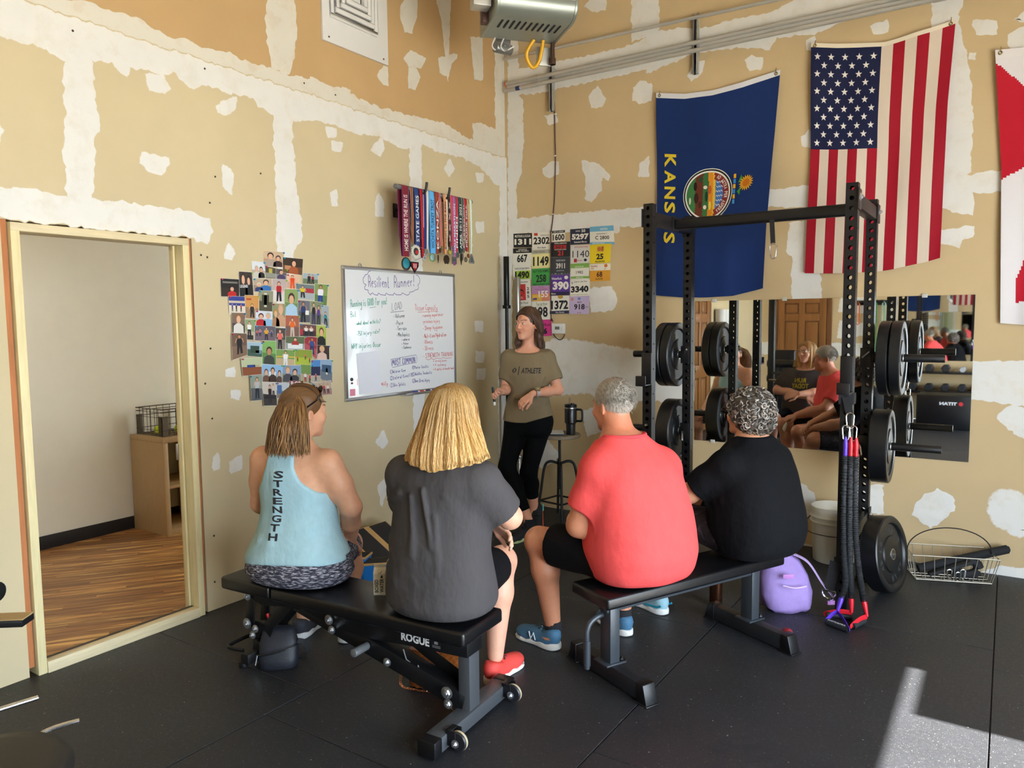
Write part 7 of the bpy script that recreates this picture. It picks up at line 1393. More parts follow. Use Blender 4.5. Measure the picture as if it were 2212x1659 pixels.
def hand(w, d, n, side=1, curl=.5, spread=.3, thumb=.5, sc=1.0, curls=None):
    """list of capsules; d along the fingers, n out of the back of the hand, thumb on side*(d x n)"""
    w, d, n = [np.array(v, float) for v in (w, d, n)]; d /= np.linalg.norm(d); n -= d*(n@d); n /= np.linalg.norm(n); s = np.cross(d, n)*side; C = []
    for o in (-.026, -.009, .009, .026): C.append((w+s*o*.55*sc, w+d*.085*sc+s*o*sc, .013*sc, .0115*sc))
    for i, (o, L) in enumerate(((.029, .072), (.010, .08), (-.010, .075), (-.028, .058))):
        cu = (curls[i] if curls else curl); b = w+d*.085*sc+s*o*sc; a = 0.0; dd = d+s*spread*o*6
        for j, f_ in enumerate((.45, .31, .24)):
            a += cu*(.55+.35*j); v = dd*math.cos(a)-n*math.sin(a); v /= np.linalg.norm(v); e = b+v*L*f_*sc; C.append((b, e, (.0092-.0009*j)*sc, (.0085-.001*j)*sc)); b = e
    b = w+d*.02*sc+s*.022*sc; e = b+(d*.75+s*.62-n*.25)*.042*sc; C.append((b, e, .014*sc, .0115*sc)); v = d*.95+s*(.35-.7*thumb)-n*.55*thumb; v /= np.linalg.norm(v); e2 = e+v*.032*sc; C.append((e, e2, .0105*sc, .0095*sc)); C.append((e2, e2+(v-n*.2)*.024*sc, .0095*sc, .008*sc))
    return C
def caps(p, C, k=.006):
    d = None
    for a, b, ra, rb_ in C:
        e = rc(p, a, b, ra, rb_); d = e if d is None else smin(d, e, k)
    return d
def march(f, P0, D, tmax=.6, n=60):
    """first hit of rays P0 + t D with the surface f"""
    P0 = np.array(P0, f32); D = np.array(D, f32); t = np.zeros(len(P0), f32)
    for _ in range(n): t = np.minimum(t+np.maximum(f(P0+D*t[:, None])*.7, -.004), tmax)
    return P0+D*t[:, None]
def shirt_text(F, f, s, x0, x1, z0, z1, back, material, name='shirt_lettering', parent=None, bold=.03, shear=0, yaw=0, lift=.002, vert=False, tilt=0.0):
    """lettering laid on the cloth"""
    items = [(s, x0, x1, z0, z1)]
    if vert:
        n = len(s); hh = (z1-z0)/n; items = [(ch, x0+tilt*(1-(i+.5)/n), x1+tilt*(1-(i+.5)/n), z1-(i+1)*hh+hh*.10, z1-i*hh-hh*.10) for i, ch in enumerate(s)]
    obs = []
    for ch, a0, a1, b0, b1 in items:
        vs_, fs_ = tmesh(ch, bold, shear)
        # finer triangles so that the letters follow the cloth
        bm = bmesh.new(); bv = [bm.verts.new((a0+(a1-a0)*u, b0+(b1-b0)*v, 0)) for u, v in vs_]
        for f_ in fs_:
            try: bm.faces.new([bv[i] for i in f_])
            except ValueError: pass
        bmesh.ops.triangulate(bm, faces=bm.faces); 
        for _ in range(2):
            es = [e for e in bm.edges if e.calc_length() > .012]
            if es: bmesh.ops.subdivide_edges(bm, edges=es, cuts=1)
        bmesh.ops.triangulate(bm, faces=bm.faces); bm.verts.index_update()
        P_ = np.array([v.co[:2] for v in bm.verts], f32); fs2 = np.array([[v.index for v in f_.verts] for f_ in bm.faces]); bm.free()
        cyw, syw = math.cos(R(yaw)), math.sin(R(yaw)); dr = np.array([syw, cyw, 0], f32)*(1 if back else -1); xa = np.array([cyw, -syw, 0], f32)
        S = P_[:, :1]*xa*(1 if back else -1)+np.array([0, 0, 1], f32)*P_[:, 1:]-dr*.45
        H = march(f, S, np.tile(dr, (len(S), 1)), .9, 80)-dr*lift
        obs.append(F.put(name, H, fs2, material, parent))
    return obs
def strands(F, name, material, paths, rads, cols, sides=4, parent=None):
    VV = []; QQ = []; CC = []; b = 0
    for P_, r_, c in zip(paths, rads, cols):
        P_ = np.asarray(P_, float); n = len(P_); T_ = np.gradient(P_, axis=0); T_ /= np.maximum(np.linalg.norm(T_, axis=1, keepdims=True), 1e-9)
        u = np.cross(T_, [0.3, .2, .93]); u /= np.maximum(np.linalg.norm(u, axis=1, keepdims=True), 1e-9); w_ = np.cross(T_, u); rr = r_*np.concatenate([[.6], np.ones(n-2), [.25]])
        a = np.arange(sides)*2*math.pi/sides; ring = P_[:, None]+rr[:, None, None]*(np.cos(a)[None, :, None]*u[:, None]+np.sin(a)[None, :, None]*w_[:, None]); VV.append(ring.reshape(-1, 3))
        i = np.arange(n-1)[:, None]*sides; k = np.arange(sides)[None]; k2 = (k+1) % sides
        QQ.append(b+np.stack([i+k, i+k2, i+sides+k2, i+sides+k], -1).reshape(-1, 4)); CC.append(np.repeat(c, sides, 0) if np.ndim(c) == 2 else np.tile(c, (n*sides, 1))); b += n*sides
    return F.put(name, np.concatenate(VV), np.concatenate(QQ), material, parent, cols=np.concatenate(CC))
def shoe(F, ank, toe, cols, name='shoe', pitch=0.0, L=.285, W_=.1, z0=None):
    """running shoe; ank/toe: horizontal placement of heel and toe in the figure frame"""
    a, t = np.array(ank, float), np.array(toe, float); d = t-a; d[2] = 0; d /= np.linalg.norm(d); s = np.array([d[1], -d[0], 0]); M0 = np.array([d, s, (0, 0, 1)]).T@roty3(R(pitch))
    o = np.array([a[0], a[1], a[2]], f32); M0 = M0.astype(f32)
    def L_(p): return (p-o)@M0
    def up_(p):
        q = L_(p); e = el(q, (.055, 0, .052), (.055, .040, .058)); e = smin(e, el(q, (.13, 0, .042), (.09, .043, .045)), .03); e = smin(e, el(q, (.22, .003, .034), (.062, .046, .034)), .03)
        e = smin(e, rc(q, A(.035, 0, .075), A(.05, 0, .10), .036, .034), .02); e = smax(e, q[:, 2]-.105+.35*np.maximum(q[:, 0]-.03, 0)*(q[:, 0] < .1), .01); return smax(e, .012-q[:, 2], .004)
    def so_(p):
        q = L_(p); e = el(q*A(1, 1, .5), (.06, 0, .01), (.068, .044, .05)); e = smin(e, el(q*A(1, 1, .5), (.15, 0, .01), (.09, .041, .05)), .03); e = smin(e, el(q*A(1, 1, .5), (.222, .002, .01), (.068, .049, .05)), .03)
        top = .034-.02*np.clip((q[:, 0]-.05)/.2, 0, 1)+.004*np.sin(q[:, 0]*90); bot = .0+.012*np.clip((q[:, 0]-.22)/.07, 0, 1)**2+.008*np.clip((.03-q[:, 0])/.04, 0, 1)**2
        return smax(smax(e, q[:, 2]-top, .006), bot-q[:, 2], .004)
    c = o+M0@A(.14, 0, .05); lo, hi = c-.2, c+.2; lo[2] = c[2]-.16; hi[2] = c[2]+.17
    sh = F.grow(name, up_, lo, hi, .005, mat('shoe'+cols[0], cols[0], .7, bump=.25, bscale=350)); F.grow('sole', so_, lo, hi, .005, mat('sole'+cols[1], cols[1], .6, bump=.2, bscale=120), sh)
    mk = lambda x, y, z: o+M0@A(x, y, z)
    mb = MB()
    for k in range(5): x = .115+.022*k; z = .098-.0115*k; mb.tube([mk(x, -.022, z-.012), mk(x+.008, -.008, z-.001), mk(x+.008, .008, z-.001), mk(x, .022, z-.012)], .0028, 5)
    F.part(mb, 'laces', mat('lace'+cols[2], cols[2], .7), sh); return sh, mk
# ---------------------------------------------------------------- people
def hexn(s): return np.array(hx(s), f32)
def cloth_mat(name, c, var=.05, bump=.25, bs=18, fine=400, stretch=(1, 1, 1), rough=.85):
    m = mat(name, c, rough, var=var, vscale=30, bump=1.0, bscale=bs*.28, sheen=0, spec=.15, stretch=(1, 1, .55))
    for n in m.node_tree.nodes:
        if n.bl_idname == 'ShaderNodeBump': n.inputs['Distance'].default_value = .010*bump/.25
    return m
def folds(p, amp, seed=0):
    r_ = np.random.RandomState(seed); d = np.zeros(len(p), f32)
    for _ in range(5):
        k = r_.normal(size=3); k[2] *= 1.3; k = k/np.linalg.norm(k)*r_.uniform(16, 44); d += np.sin(p@k.astype(f32)+r_.uniform(0, 6.3)+1.5*np.sin(p[:, 2]*9+r_.uniform(0, 6)))*r_.uniform(.3, 1)
    return d*amp/2.2
def crease(p, a, b, w_, amp):     # one sharp fold of the cloth along a->b
    return -1.6*amp*np.exp(-np.maximum(rc(p, a, b, 0, 0), 0)**2/w_**2)
def tee_base(p, TOR, SHO, frac, g, rr, k):
    d = stack(p, [(z, x, y, a+g, b+g+.003) for z, x, y, a, b in TOR])
    for e in (-1, 1):
        s_, e_, w_ = SHO[e]; sl_ = s_+(e_-s_)*frac; v_ = e_-s_; a = limb(p, [s_+A(-e*.04, 0, .0), s_, (s_+e_)/2, e_], [rr[0]+g-.01, rr[0]+g+.001, rr[1]+g+.006, rr[2]+g+.016], .02)
        d = smin(d, smax(a, (p-sl_)@(v_/np.linalg.norm(v_)), .006), k+.012)
    return d
# ================= woman in pale blue tank top, left on the near bench
F = Fig('person', 'person in pale blue tank top with brown ponytail sitting on the near bench', (1.035, -3.285), 106)
TOR = [(.455, 0, .0, .225, .15), (.50, 0, .0, .25, .175), (.58, 0, -.005, .235, .16), (.68, 0, .0, .185, .13), (.78, 0, .01, .162, .115), (.88, 0, .01, .17, .12), (.96, 0, .0, .172, .115), (1.02, 0, -.005, .165, .095), (1.065, 0, -.005, .12, .075), (1.10, .005, .0, .065, .058)]
hd = Head((.02, .045, 1.225), yaw=-28, pitch=-3, sc=1.0)
KR, KL = A(.015, .42, .495), A(-.23, .39, .495)
SHO = {1: (A(.172, -.005, 1.005), A(.245, .06, .79), A(.115, .27, .565)), -1: (A(-.172, -.005, 1.005), A(-.235, .05, .78), A(-.20, .32, .585))}
hr_ = hand((.108, .285, .557), (-.42, .75, -.5), (.25, .6, .75), 1, .35, .2, .3, 1.0); hl_ = hand((-.198, .335, .577), (.1, .75, -.5), (-.1, .5, .85), -1, .35, .2, .3, 1.0)
def body(p):
    d = stack(p, TOR); d = smin(d, rc(p, A(.008, .0, 1.07), A(.018, .03, 1.19), .056, .052), .03); d = smin(d, hd.sdf(p), .015)
    for e in (-1, 1):
        s_, e_, w_ = SHO[e]; a = limb(p, [s_, (s_+e_)/2, e_, (e_*.55+w_*.45), w_], [.062, .058, .047, .043, .028], .02); d = smin(d, a, .045)
        k_ = KR if e > 0 else KL; d = smin(d, limb(p, [A(e*.10, .02, .535), k_], [.105, .068], .03), .03); d = smin(d, limb(p, [k_, k_+A(0, .01, -.13), k_+A(e*.0, -.03, -.40)], [.062, .060, .036], .03), .02)
    for h_ in (hr_, hl_): d = smin(d, caps(p, h_), .01)
    return d
SKB = hexn('#d8a482')
def bcol(p):
    c = hd.col(p, SKB, hexn('#b8685c'), hexn('#5a4028'), .25); 
    m = np.exp(-(((p-A(.08, .33, .53))/.06)**2).sum(1))*.5; return c*(1-m[:, None])+hexn('#d88a70')*m[:, None]
F.grow('body', body, (-.36, -.26, .05), (.36, .62, 1.38), .0055, SKIN, colf=bcol)
def tank(p):
    d = stack(p[:, :], [(z, x, y, a+.011, b+.013) for z, x, y, a, b in TOR[:-1]]+[(1.085, 0, 0, .085, .07)])-.002
    w_ = np.interp(p[:, 2], [.84, .88, .93, .99, 1.05, 1.09], [.30, .15, .10, .072, .065, .075]); w_ = np.where(p[:, 1] > .02, w_+.03, w_)
    off = np.interp(p[:, 2], [.84, .95, 1.08], [0, -.012, -.018])
    d = smax(d, np.abs(p[:, 0]-off)-w_, .006); d = smax(d, p[:, 2]-1.085, .006); hem = .548+.02*np.sin(p[:, 0]*6+1)+.02*(p[:, 1] > 0)
    d = d+folds(p, .004, 3)*np.clip((.95-p[:, 2])*4, 0, 1)+crease(p, A(.16, -.08, .62), A(-.12, -.13, .66), .02, .006)+crease(p, A(.17, -.07, .56), A(-.05, -.15, .58), .018, .006)+crease(p, A(.16, -.1, .74), A(.0, -.12, .70), .016, .004)+crease(p, A(-.02, -.12, .95), A(-.05, -.13, .6), .03, .006)
    return smax(d, hem-p[:, 2], .006)
tk = F.grow('tank_top', tank, (-.3, -.25, .44), (.3, .24, 1.12), .006, cloth_mat('tank_blue', '#a3c6d0', .08, .2, 45))
shirt_text(F, tank, 'STRENGTH', -.058, -.012, .665, .985, True, mat('ink_black', '#262428', .7), parent=tk, vert=True, tilt=.035)
def shorts(p):
    d = stack(p, TOR[:3], .010)
    for e in (-1, 1): k_ = KR if e > 0 else KL; d = smin(d, limb(p, [A(e*.105, .02, .537), k_], [.115, .078], .03), .03)
    d = smax(d, p[:, 1]-.40+np.abs(p[:, 0])*.0, .006); d = smax(d, p[:, 2]-.585, .006); d = smax(d, .4465-p[:, 2]-np.maximum(0, p[:, 1]-.12)*.35, .02)
    return d+crease(p, A(0, -.3, .44), A(0, -.1, .62), .006, .008)
m, nt, b = new_mat('marled_knit'); vec = mapv(nt, (26, 26, 150), (0, .35, .2)); g = noise(nt, 1.6, 3, .6, vec); nt.links.new(ramp(nt, g, [(.38, hx('#1c1c26')), (.52, hx('#3c3c4a')), (.62, hx('#b4b2bc'))]), b.inputs['Base Color']); b.inputs['Roughness'].default_value = .8
F.grow('shorts', shorts, (-.36, -.25, .4), (.36, .5, .64), .006, m)
def hair(p):
    q = hd.loc(p); d = el(q, (0, -.018, .036), (.084, .104, .092)); d = smax(d, q[:, 1]-.062+np.maximum(q[:, 2]-.03, 0)*-.45, .015); d = smax(d, -.075+(-q[:, 2])*1.0-(q[:, 1] < -.02)*.03-np.clip(-q[:, 1]*1.2, 0, .1), .01)
    pt_ = limb(p, [A(.03, -.035, 1.28), A(.045, -.085, 1.245), A(.05, -.115, 1.18), A(.045, -.12, 1.11), A(.04, -.12, 1.075)], [.030, .044, .052, .046, .02], .03)
    d = smin(d, pt_, .02); an = np.arctan2(p[:, 1]+.1, p[:, 0]-.01); return d+.001*np.sin(an*55-p[:, 2]*31)
HB = mat('hair_strands', (1, 1, 1), .48, attr=True)
hb = F.grow('hair', hair, (-.2, -.28, .98), (.2, .2, 1.36), .005, HB, colf=lambda p: np.tile(hexn('#6b4a2a'), (len(p), 1)))
rs = np.random.RandomState(5); pth = []; rad = []; cl_ = []
for i in range(1000):
    a = rs.uniform(0, 2*math.pi); r0 = rs.uniform(.62, 1.02); n = 14; ln = rs.uniform(.7, 1.06); P_ = []
    J_ = np.array([(.03, -.035, 1.30), (.045, -.085, 1.265), (.05, -.118, 1.19), (.045, -.122, 1.11), (.04, -.122, 1.055)]); Rr = np.array([.02, .064, .088, .096, .10])
    wv = rs.uniform(-.01, .01); ph = rs.uniform(0, 6)
    for k in range(n):
        t = k/(n-1)*4*ln; t = min(t, 3.999); j = int(t); f_ = t-j; c = J_[j]*(1-f_)+J_[j+1]*f_; rr = (Rr[j]*(1-f_)+Rr[j+1]*f_)*r0; aa = a+.12*math.sin(t*1.7+ph)
        P_.append((c[0]+rr*math.cos(aa)*1.05, c[1]+rr*math.sin(aa)*.72, c[2]+wv))
    pth.append(P_); rad.append(rs.uniform(.0009, .0019)); cl_.append(hexn(rs.choice(['#7d5832', '#8a6238', '#9a7040', '#6b4a2c', '#a67c4c'])))
for i in range(420):     # swept back over the crown
    x0 = rs.uniform(-.084, .085); P_ = []
    for k in range(9):
        t = k/8; q = np.array([x0*(1-t)+(.0)*t*1.0, .065-.15*t, 0]); r2 = 1-(q[0]/.086)**2-((q[1]+.018)/.106)**2; q[2] = .036+.094*math.sqrt(max(r2, .02)) if k < 8 else .05; P_.append(hd.wld(np.array([q[0]*1.02, (q[1]+.018)*1.02-.018, .036+(q[2]-.036)*1.035])))
    pth.append(P_); rad.append(rs.uniform(.0012, .0022)); cl_.append(hexn(rs.choice(['#6b4a2a', '#7d5832', '#94693c', '#57391f'])))
strands(F, 'hair_strands', HB, pth, rad, cl_, 4, hb)
sg = MB()
for e in (-1, 1):
    sg.tube([hd.wld((e*.062, .05, .085)), hd.wld((e*.084, .02, .06)), hd.wld((e*.087, -.03, .03)), hd.wld((e*.084, -.05, .012))], .0035, 6, flat=.6)
    sg.prism([hd.wld((e*(.034+.028*math.cos(a)), .052+.012*math.sin(a), .104+.020*math.sin(a)-.01*abs(math.cos(a)))) for a in [k*.628 for k in range(10)]], hd.M@np.array((0, .004, .003)))
sg.tube([hd.wld((-.01, .06, .112)), hd.wld((.01, .06, .112))], .003, 6); F.part(sg, 'sunglasses', mat('sunglass_black', '#0f0f12', .15), None)
for e, kk in ((1, KR), (-1, KL)): shoe(F, (kk[0], kk[1]-.10, 0), (kk[0]+e*.02, kk[1]+.2, 0), ('#2a2c34', '#d8d6d2', '#c8c8cc'))
hd.eyes(F)
# ================= woman with blonde bob, grey T-shirt
F = Fig('person', 'person with straight blonde bob and charcoal T-shirt sitting on the near bench', (1.815, -3.225), 96)
TOR = [(.455, .015, .0, .20, .15), (.50, .018, .0, .225, .175), (.60, .016, .0, .218, .165), (.70, .01, .0, .205, .15), (.80, .015, .01, .198, .14), (.90, .025, .01, .198, .135), (1.0, .035, .0, .20, .125), (1.05, .045, -.005, .165, .10), (1.095, .055, -.005, .11, .08), (1.13, .06, .0, .065, .06)]
hd = Head((.062, .045, 1.265), yaw=14, pitch=2, sc=1.0)
KR, KL = A(.065, .43, .535), A(-.19, .43, .535)
SHO = {1: (A(.222, -.01, 1.005), A(.285, .10, .845), A(.08, .31, .82)), -1: (A(-.150, -.01, 1.005), A(-.235, .11, .83), A(.12, .22, .785))}
hr_ = hand((.07, .315, .82), (-.9, .25, -.2), (.2, .8, .5), 1, .3, .2, .3); hl_ = hand((.13, .215, .78), (.85, -.05, -.45), (.3, .75, .5), -1, .45, .3, .3)
def body(p):
    d = stack(p, TOR); d = smin(d, rc(p, A(.058, .0, 1.09), A(.062, .03, 1.22), .055, .052), .03); d = smin(d, hd.sdf(p), .015)
    for e in (-1, 1):
        s_, e_, w_ = SHO[e]; d = smin(d, limb(p, [s_, (s_+e_)/2, e_, (e_*.55+w_*.45), w_], [.062, .057, .048, .044, .028], .02), .04)
        k_ = KR if e > 0 else KL; d = smin(d, limb(p, [A(e*.09, .02, .535), k_], [.105, .070], .03), .03); d = smin(d, limb(p, [k_, k_+A(0, -.03, -.14), k_+A(0, -.07, -.42)], [.063, .062, .036], .03), .02)
    for h_ in (hr_, hl_): d = smin(d, caps(p, h_), .01)
    return d
SKC = hexn('#dda88c')
F.grow('body', body, (-.36, -.26, .05), (.36, .62, 1.42), .0055, SKIN, colf=lambda p: hd.col(p, SKC, hexn('#c87868'), hexn('#8a6a48'), .3))
def tee(p):
    d = tee_base(p, TOR, SHO, .84, .013, (.062, .057, .048), .04); hem = .455+.02*np.sin(p[:, 0]*5)
    d = d+folds(p, .0035, 8)
    for a, b_, w_, am in (((.03, -.15, .98), (.07, -.15, .76), .012, .009), ((-.03, -.15, .95), (-.01, -.16, .72), .016, .008), ((.08, -.14, .88), (.10, -.15, .66), .012, .007), ((.19, -.05, .90), (.12, -.12, .96), .014, .008), ((.2, -.05, .66), (.0, -.16, .62), .016, .008), ((.19, -.06, .73), (.06, -.15, .70), .013, .006), ((-.2, -.06, .9), (-.1, -.13, .95), .016, .008), ((-.2, -.05, .75), (-.12, -.13, .68), .014, .006), ((-.21, -.06, .63), (-.1, -.15, .6), .014, .006)): d = d+crease(p, A(*a), A(*b_), w_, am)
    d = smax(d, hem-p[:, 2], .006); return smax(d, p[:, 2]-1.105+np.maximum(0, p[:, 1])*.5, .006)
ts = F.grow('t_shirt', tee, (-.4, -.28, .43), (.4, .28, 1.14), .006, cloth_mat('charcoal_cotton', '#4a4748', .06, .3, 40))
def shorts(p):
    d = stack(p, TOR[:3], .004)
    for e in (-1, 1): k_ = KR if e > 0 else KL; d = smin(d, limb(p, [A(e*.09, .02, .537), k_], [.113, .080], .03), .03)
    d = smax(d, p[:, 1]-.36, .006); d = smax(d, p[:, 2]-.64, .006); return smax(d, .4465-p[:, 2]-np.maximum(0, p[:, 1]-.12)*.35, .02)
F.grow('shorts', shorts, (-.36, -.25, .4), (.36, .48, .66), .007, cloth_mat('black_shorts', '#0e0d10', .05, .2, 30))
shirt_text(F, tee, 'RUN', -.09, .03, .93, .98, False, mat('ink_yellow', '#b8b030', .7), parent=ts); shirt_text(F, tee, 'TODAY', -.12, .06, .865, .92, False, mat('ink_yellow', '#b8b030', .7), parent=ts)
HLV = [(1.03, .07, -.035, .19, .105), (1.07, .07, -.03, .19, .118), (1.13, .068, -.02, .160, .122), (1.19, .065, -.005, .130, .122), (1.25, .062, .012, .107, .118), (1.30, .062, .022, .098, .112), (1.345, .062, .03, .082, .095), (1.375, .062, .033, .055, .065), (1.388, .062, .034, .02, .02)]
def hair(p):
    d = stack(p, HLV, 0, 2.1); q = hd.loc(p); d = smax(d, -el(q, (0, .10, -.045), (.064, .075, .125)), .012); d = smax(d, -el(q, (0, .13, -.13), (.075, .12, .15)), .012)
    an = np.arctan2(p[:, 0]-.065, -(p[:, 1]-.03)); d = d+(.003*np.sin(an*19+2)+.002*np.sin(an*41)+.0015*np.sin(an*77+1))*np.clip((1.36-p[:, 2])*8, 0, 1)
    bot = 1.05+.045*np.abs(np.sin(an*.9))+.002*np.sin(an*33); return smax(d, bot-p[:, 2], .004)
BLC = ['#c69a5c', '#d4ac72', '#b98a48', '#e0be88', '#a87838', '#cfa86e']
def hcol(p): t = np.clip((p[:, 2]-1.04)/.33, 0, 1)[:, None]; return hexn('#d2a868')*(1-t)+hexn('#9a6a34')*t
hb = F.grow('hair', hair, (-.24, -.22, .98), (.24, .22, 1.41), .005, HB, colf=hcol)
def meridians(F, hair, ctr, top, n, zb, seed, cols, rmin=.0009, rmax=.0018, skip=None, ny=18, wob=.006, parent=None, off=.0015):
    rs = np.random.RandomState(seed); an = rs.uniform(-math.pi, math.pi, n)
    if skip: an = an[np.array([not skip(a) for a in an])]
    n = len(an); zs = np.stack([np.linspace(top-.004*rs.rand(), zb(a)+rs.uniform(-.012, .02), ny) for a in an]); ph = rs.uniform(0, 6.3, n)
    out = np.zeros((n, ny, 3))
    for k in range(ny):
        aa = an+.06*np.sin(zs[:, k]*22+ph); D = np.stack([-np.sin(-aa), -np.cos(aa), 0*aa], 1); S = np.stack([np.full(n, ctr[0]), np.full(n, ctr[1]), zs[:, k]], 1)+D*.30; H = march(hair, S, -D, .3, 50)+D*off; out[:, k] = H
    return strands(F, 'hair_strands', HB, list(out), list(rs.uniform(rmin, rmax, n)), [hexn(rs.choice(cols))*np.clip(np.linspace(.55, 1.25, ny), 0, 1.08)[:, None] for _ in range(n)], 4, parent)
meridians(F, hair, (.065, .02), 1.386, 950, lambda a: 1.045+.045*abs(math.sin(a*.9)), 11, BLC, skip=lambda a: abs(a) > 2.2, parent=hb)
g = MB()
for e in (-1, 1): g.tube([hd.wld((e*.031+.021*math.cos(a*.52), .118, .004+.016*math.sin(a*.52))) for a in range(12)], .0018, 5, closed=True); g.tube([hd.wld((e*.052, .115, .008)), hd.wld((e*.08, .02, .005))], .0018, 5)
g.tube([hd.wld((-.01, .119, .008)), hd.wld((.01, .119, .008))], .0018, 5); F.part(g, 'glasses', mat('thin_frame', '#8a7a6a', .3, .6)); hd.eyes(F)
for e, kk in ((1, KR), (-1, KL)): shoe(F, (kk[0], kk[1]-.145, 0), (kk[0]+e*.02, kk[1]+.2, 0), ('#e0483f', '#e8e4e0', '#2a2c3a'))
# ================= man in coral T-shirt
F = Fig('person', 'grey-haired person in coral T-shirt and black shorts sitting on the flat bench', (2.333, -2.405), 150)
TOR = [(.45, 0, -.03, .215, .15), (.50, 0, -.03, .238, .19), (.58, 0, -.025, .252, .215), (.68, 0, -.015, .248, .22), (.78, -.005, -.005, .238, .20), (.88, -.01, .0, .226, .175), (.96, -.02, .01, .212, .15), (1.015, -.03, .025, .185, .125), (1.055, -.04, .035, .155, .10), (1.09, -.048, .045, .112, .088), (1.125, -.052, .055, .085, .08)]
hd = Head((-.055, .115, 1.235), yaw=10, pitch=-6, sc=1.02, wide=1.03)
KR, KL = A(.20, .43, .53), A(-.285, .43, .535)
SHO = {1: (A(.155, .02, .945), A(.235, .20, .76), A(.09, .40, .68)), -1: (A(-.205, .02, .955), A(-.262, .09, .695), A(-.10, .36, .66))}
hr_ = hand((.08, .41, .675), (-.5, .75, -.3), (.5, .3, .8), 1, .5, .2, .5, 1.08); hl_ = hand((-.09, .37, .655), (.45, .8, -.25), (-.4, .3, .85), -1, .5, .2, .5, 1.08)
ANL, ANR = A(-.235, .38, .10), A(.17, .35, .10)
def body(p):
    d = stack(p, TOR); d = smin(d, rc(p, A(-.05, .05, 1.06), A(-.055, .10, 1.19), .072, .066), .03); d = smin(d, hd.sdf(p), .015)
    for e in (-1, 1):
        s_, e_, w_ = SHO[e]; d = smin(d, limb(p, [s_, (s_+e_)/2, e_, (e_*.6+w_*.4), w_], [.068, .064, .054, .052, .032], .02), .04)
        k_, a_ = (KR, ANR) if e > 0 else (KL, ANL); d = smin(d, limb(p, [A(e*.12, .02, .54), k_], [.11, .074], .03), .03); d = smin(d, limb(p, [k_, k_*.68+a_*.32+A(0, -.02, 0), a_], [.066, .066, .038], .03), .02)
    for h_ in (hr_, hl_): d = smin(d, caps(p, h_), .01)
    return d
SKM = hexn('#c98a68')
def mcol(p):
    c = hd.col(p, SKM, hexn('#b0685a'), hexn('#8a7a6c'), .5); m = np.exp(-(((p-A(-.05, .05, 1.13))/A(.1, .1, .06))**2).sum(1))*.6; return c*(1-m[:, None])+hexn('#c8694c')*m[:, None]
F.grow('body', body, (-.46, -.3, .05), (.42, .64, 1.38), .0055, SKIN, colf=mcol)
def tee(p):
    d = tee_base(p, TOR, SHO, .68, .012, (.068, .064, .054), .04); hem = .455+.03*np.maximum(0, p[:, 1]+.05)
    d = d+folds(p, .0025, 21)
    for a, b_, w_, am in (((-.24, -.04, .70), (-.06, -.2, .62), .014, .010), ((-.23, -.10, .62), (-.10, -.2, .56), .012, .008), ((-.24, -.0, .80), (-.02, -.2, .74), .016, .007), ((-.2, .0, .93), (-.1, -.12, .95), .015, .007), ((.24, -.08, .62), (.05, -.22, .58), .014, .006), ((-.2, -.03, 1.02), (-.215, -.03, .86), .005, .006), ((-.235, -.02, .80), (-.24, -.03, .60), .006, .006)): d = d+crease(p, A(*a), A(*b_), w_, am)
    d = smax(d, hem-p[:, 2], .006); return smax(d, p[:, 2]-1.112+np.maximum(0, p[:, 1]-.03)*.5, .006)
ts = F.grow('t_shirt', tee, (-.42, -.32, .43), (.42, .32, 1.14), .006, cloth_mat('coral_knit', '#ec5655', .05, .13, 60))
cr = MB(); cr.tube([(-.05+.108*math.cos(a), .048+.1*math.sin(a), 1.108-.5*max(0, .018+.1*math.sin(a))) for a in [k*2*math.pi/32 for k in range(32)]], .008, 8, closed=True); F.part(cr, 'collar', mat('coral_rib', '#e8454c', .85), ts)
def shorts(p):
    d = stack(p, TOR[:3], .004)
    for e in (-1, 1):
        k_ = KR if e > 0 else KL; h0 = A(e*.12, .02, .545); v_ = (k_-h0)/np.linalg.norm(k_-h0); g_ = limb(p, [h0, k_+v_*.02], [.118, .098], .03); d = smin(d, smax(g_, (p-(k_-v_*.10))@v_, .006), .03)
    d = d+folds(p, .003, 4); d = smax(d, p[:, 2]-.66, .006); return smax(d, .4415-p[:, 2]-np.maximum(0, p[:, 1]-.12)*.35, .02)
sh_ = F.grow('shorts', shorts, (-.46, -.28, .38), (.42, .5, .68), .007, cloth_mat('black_nylon', '#0b0b0d', .05, .25, 30))
def hair(p):
    q = hd.loc(p); d = el(q, (0, -.016, .036), (.082, .102, .094)); d = smax(d, q[:, 1]-.075, .012); d = smax(d, -(q[:, 2]+.065)+np.maximum(q[:, 1]+.01, 0)*.9, .012); d = smax(d, -el(q, (0, .09, -.03), (.08, .075, .085)), .012); 
    return d+.0012*np.sin(p[:, 0]*420+p[:, 2]*160)*np.sin(p[:, 1]*380-p[:, 2]*300)
def hcol(p):
    q = hd.loc(p); m = np.exp(-(((q-A(0, -.03, .125))/A(.05, .06, .03))**2).sum(1))[:, None]*.55; s_ = (.5+.5*np.sin(p@A(300, 210, 260))*np.sin(p@A(-190, 330, 150)))[:, None]; c = hexn('#8f877c')*(1-s_)+hexn('#b8b2a6')*s_; return c*(1-m)+hexn('#b87a5c')*m
hb = F.grow('hair', hair, (-.14, -.05, 1.1), (.14, .24, 1.37), .0045, HB, colf=hcol)
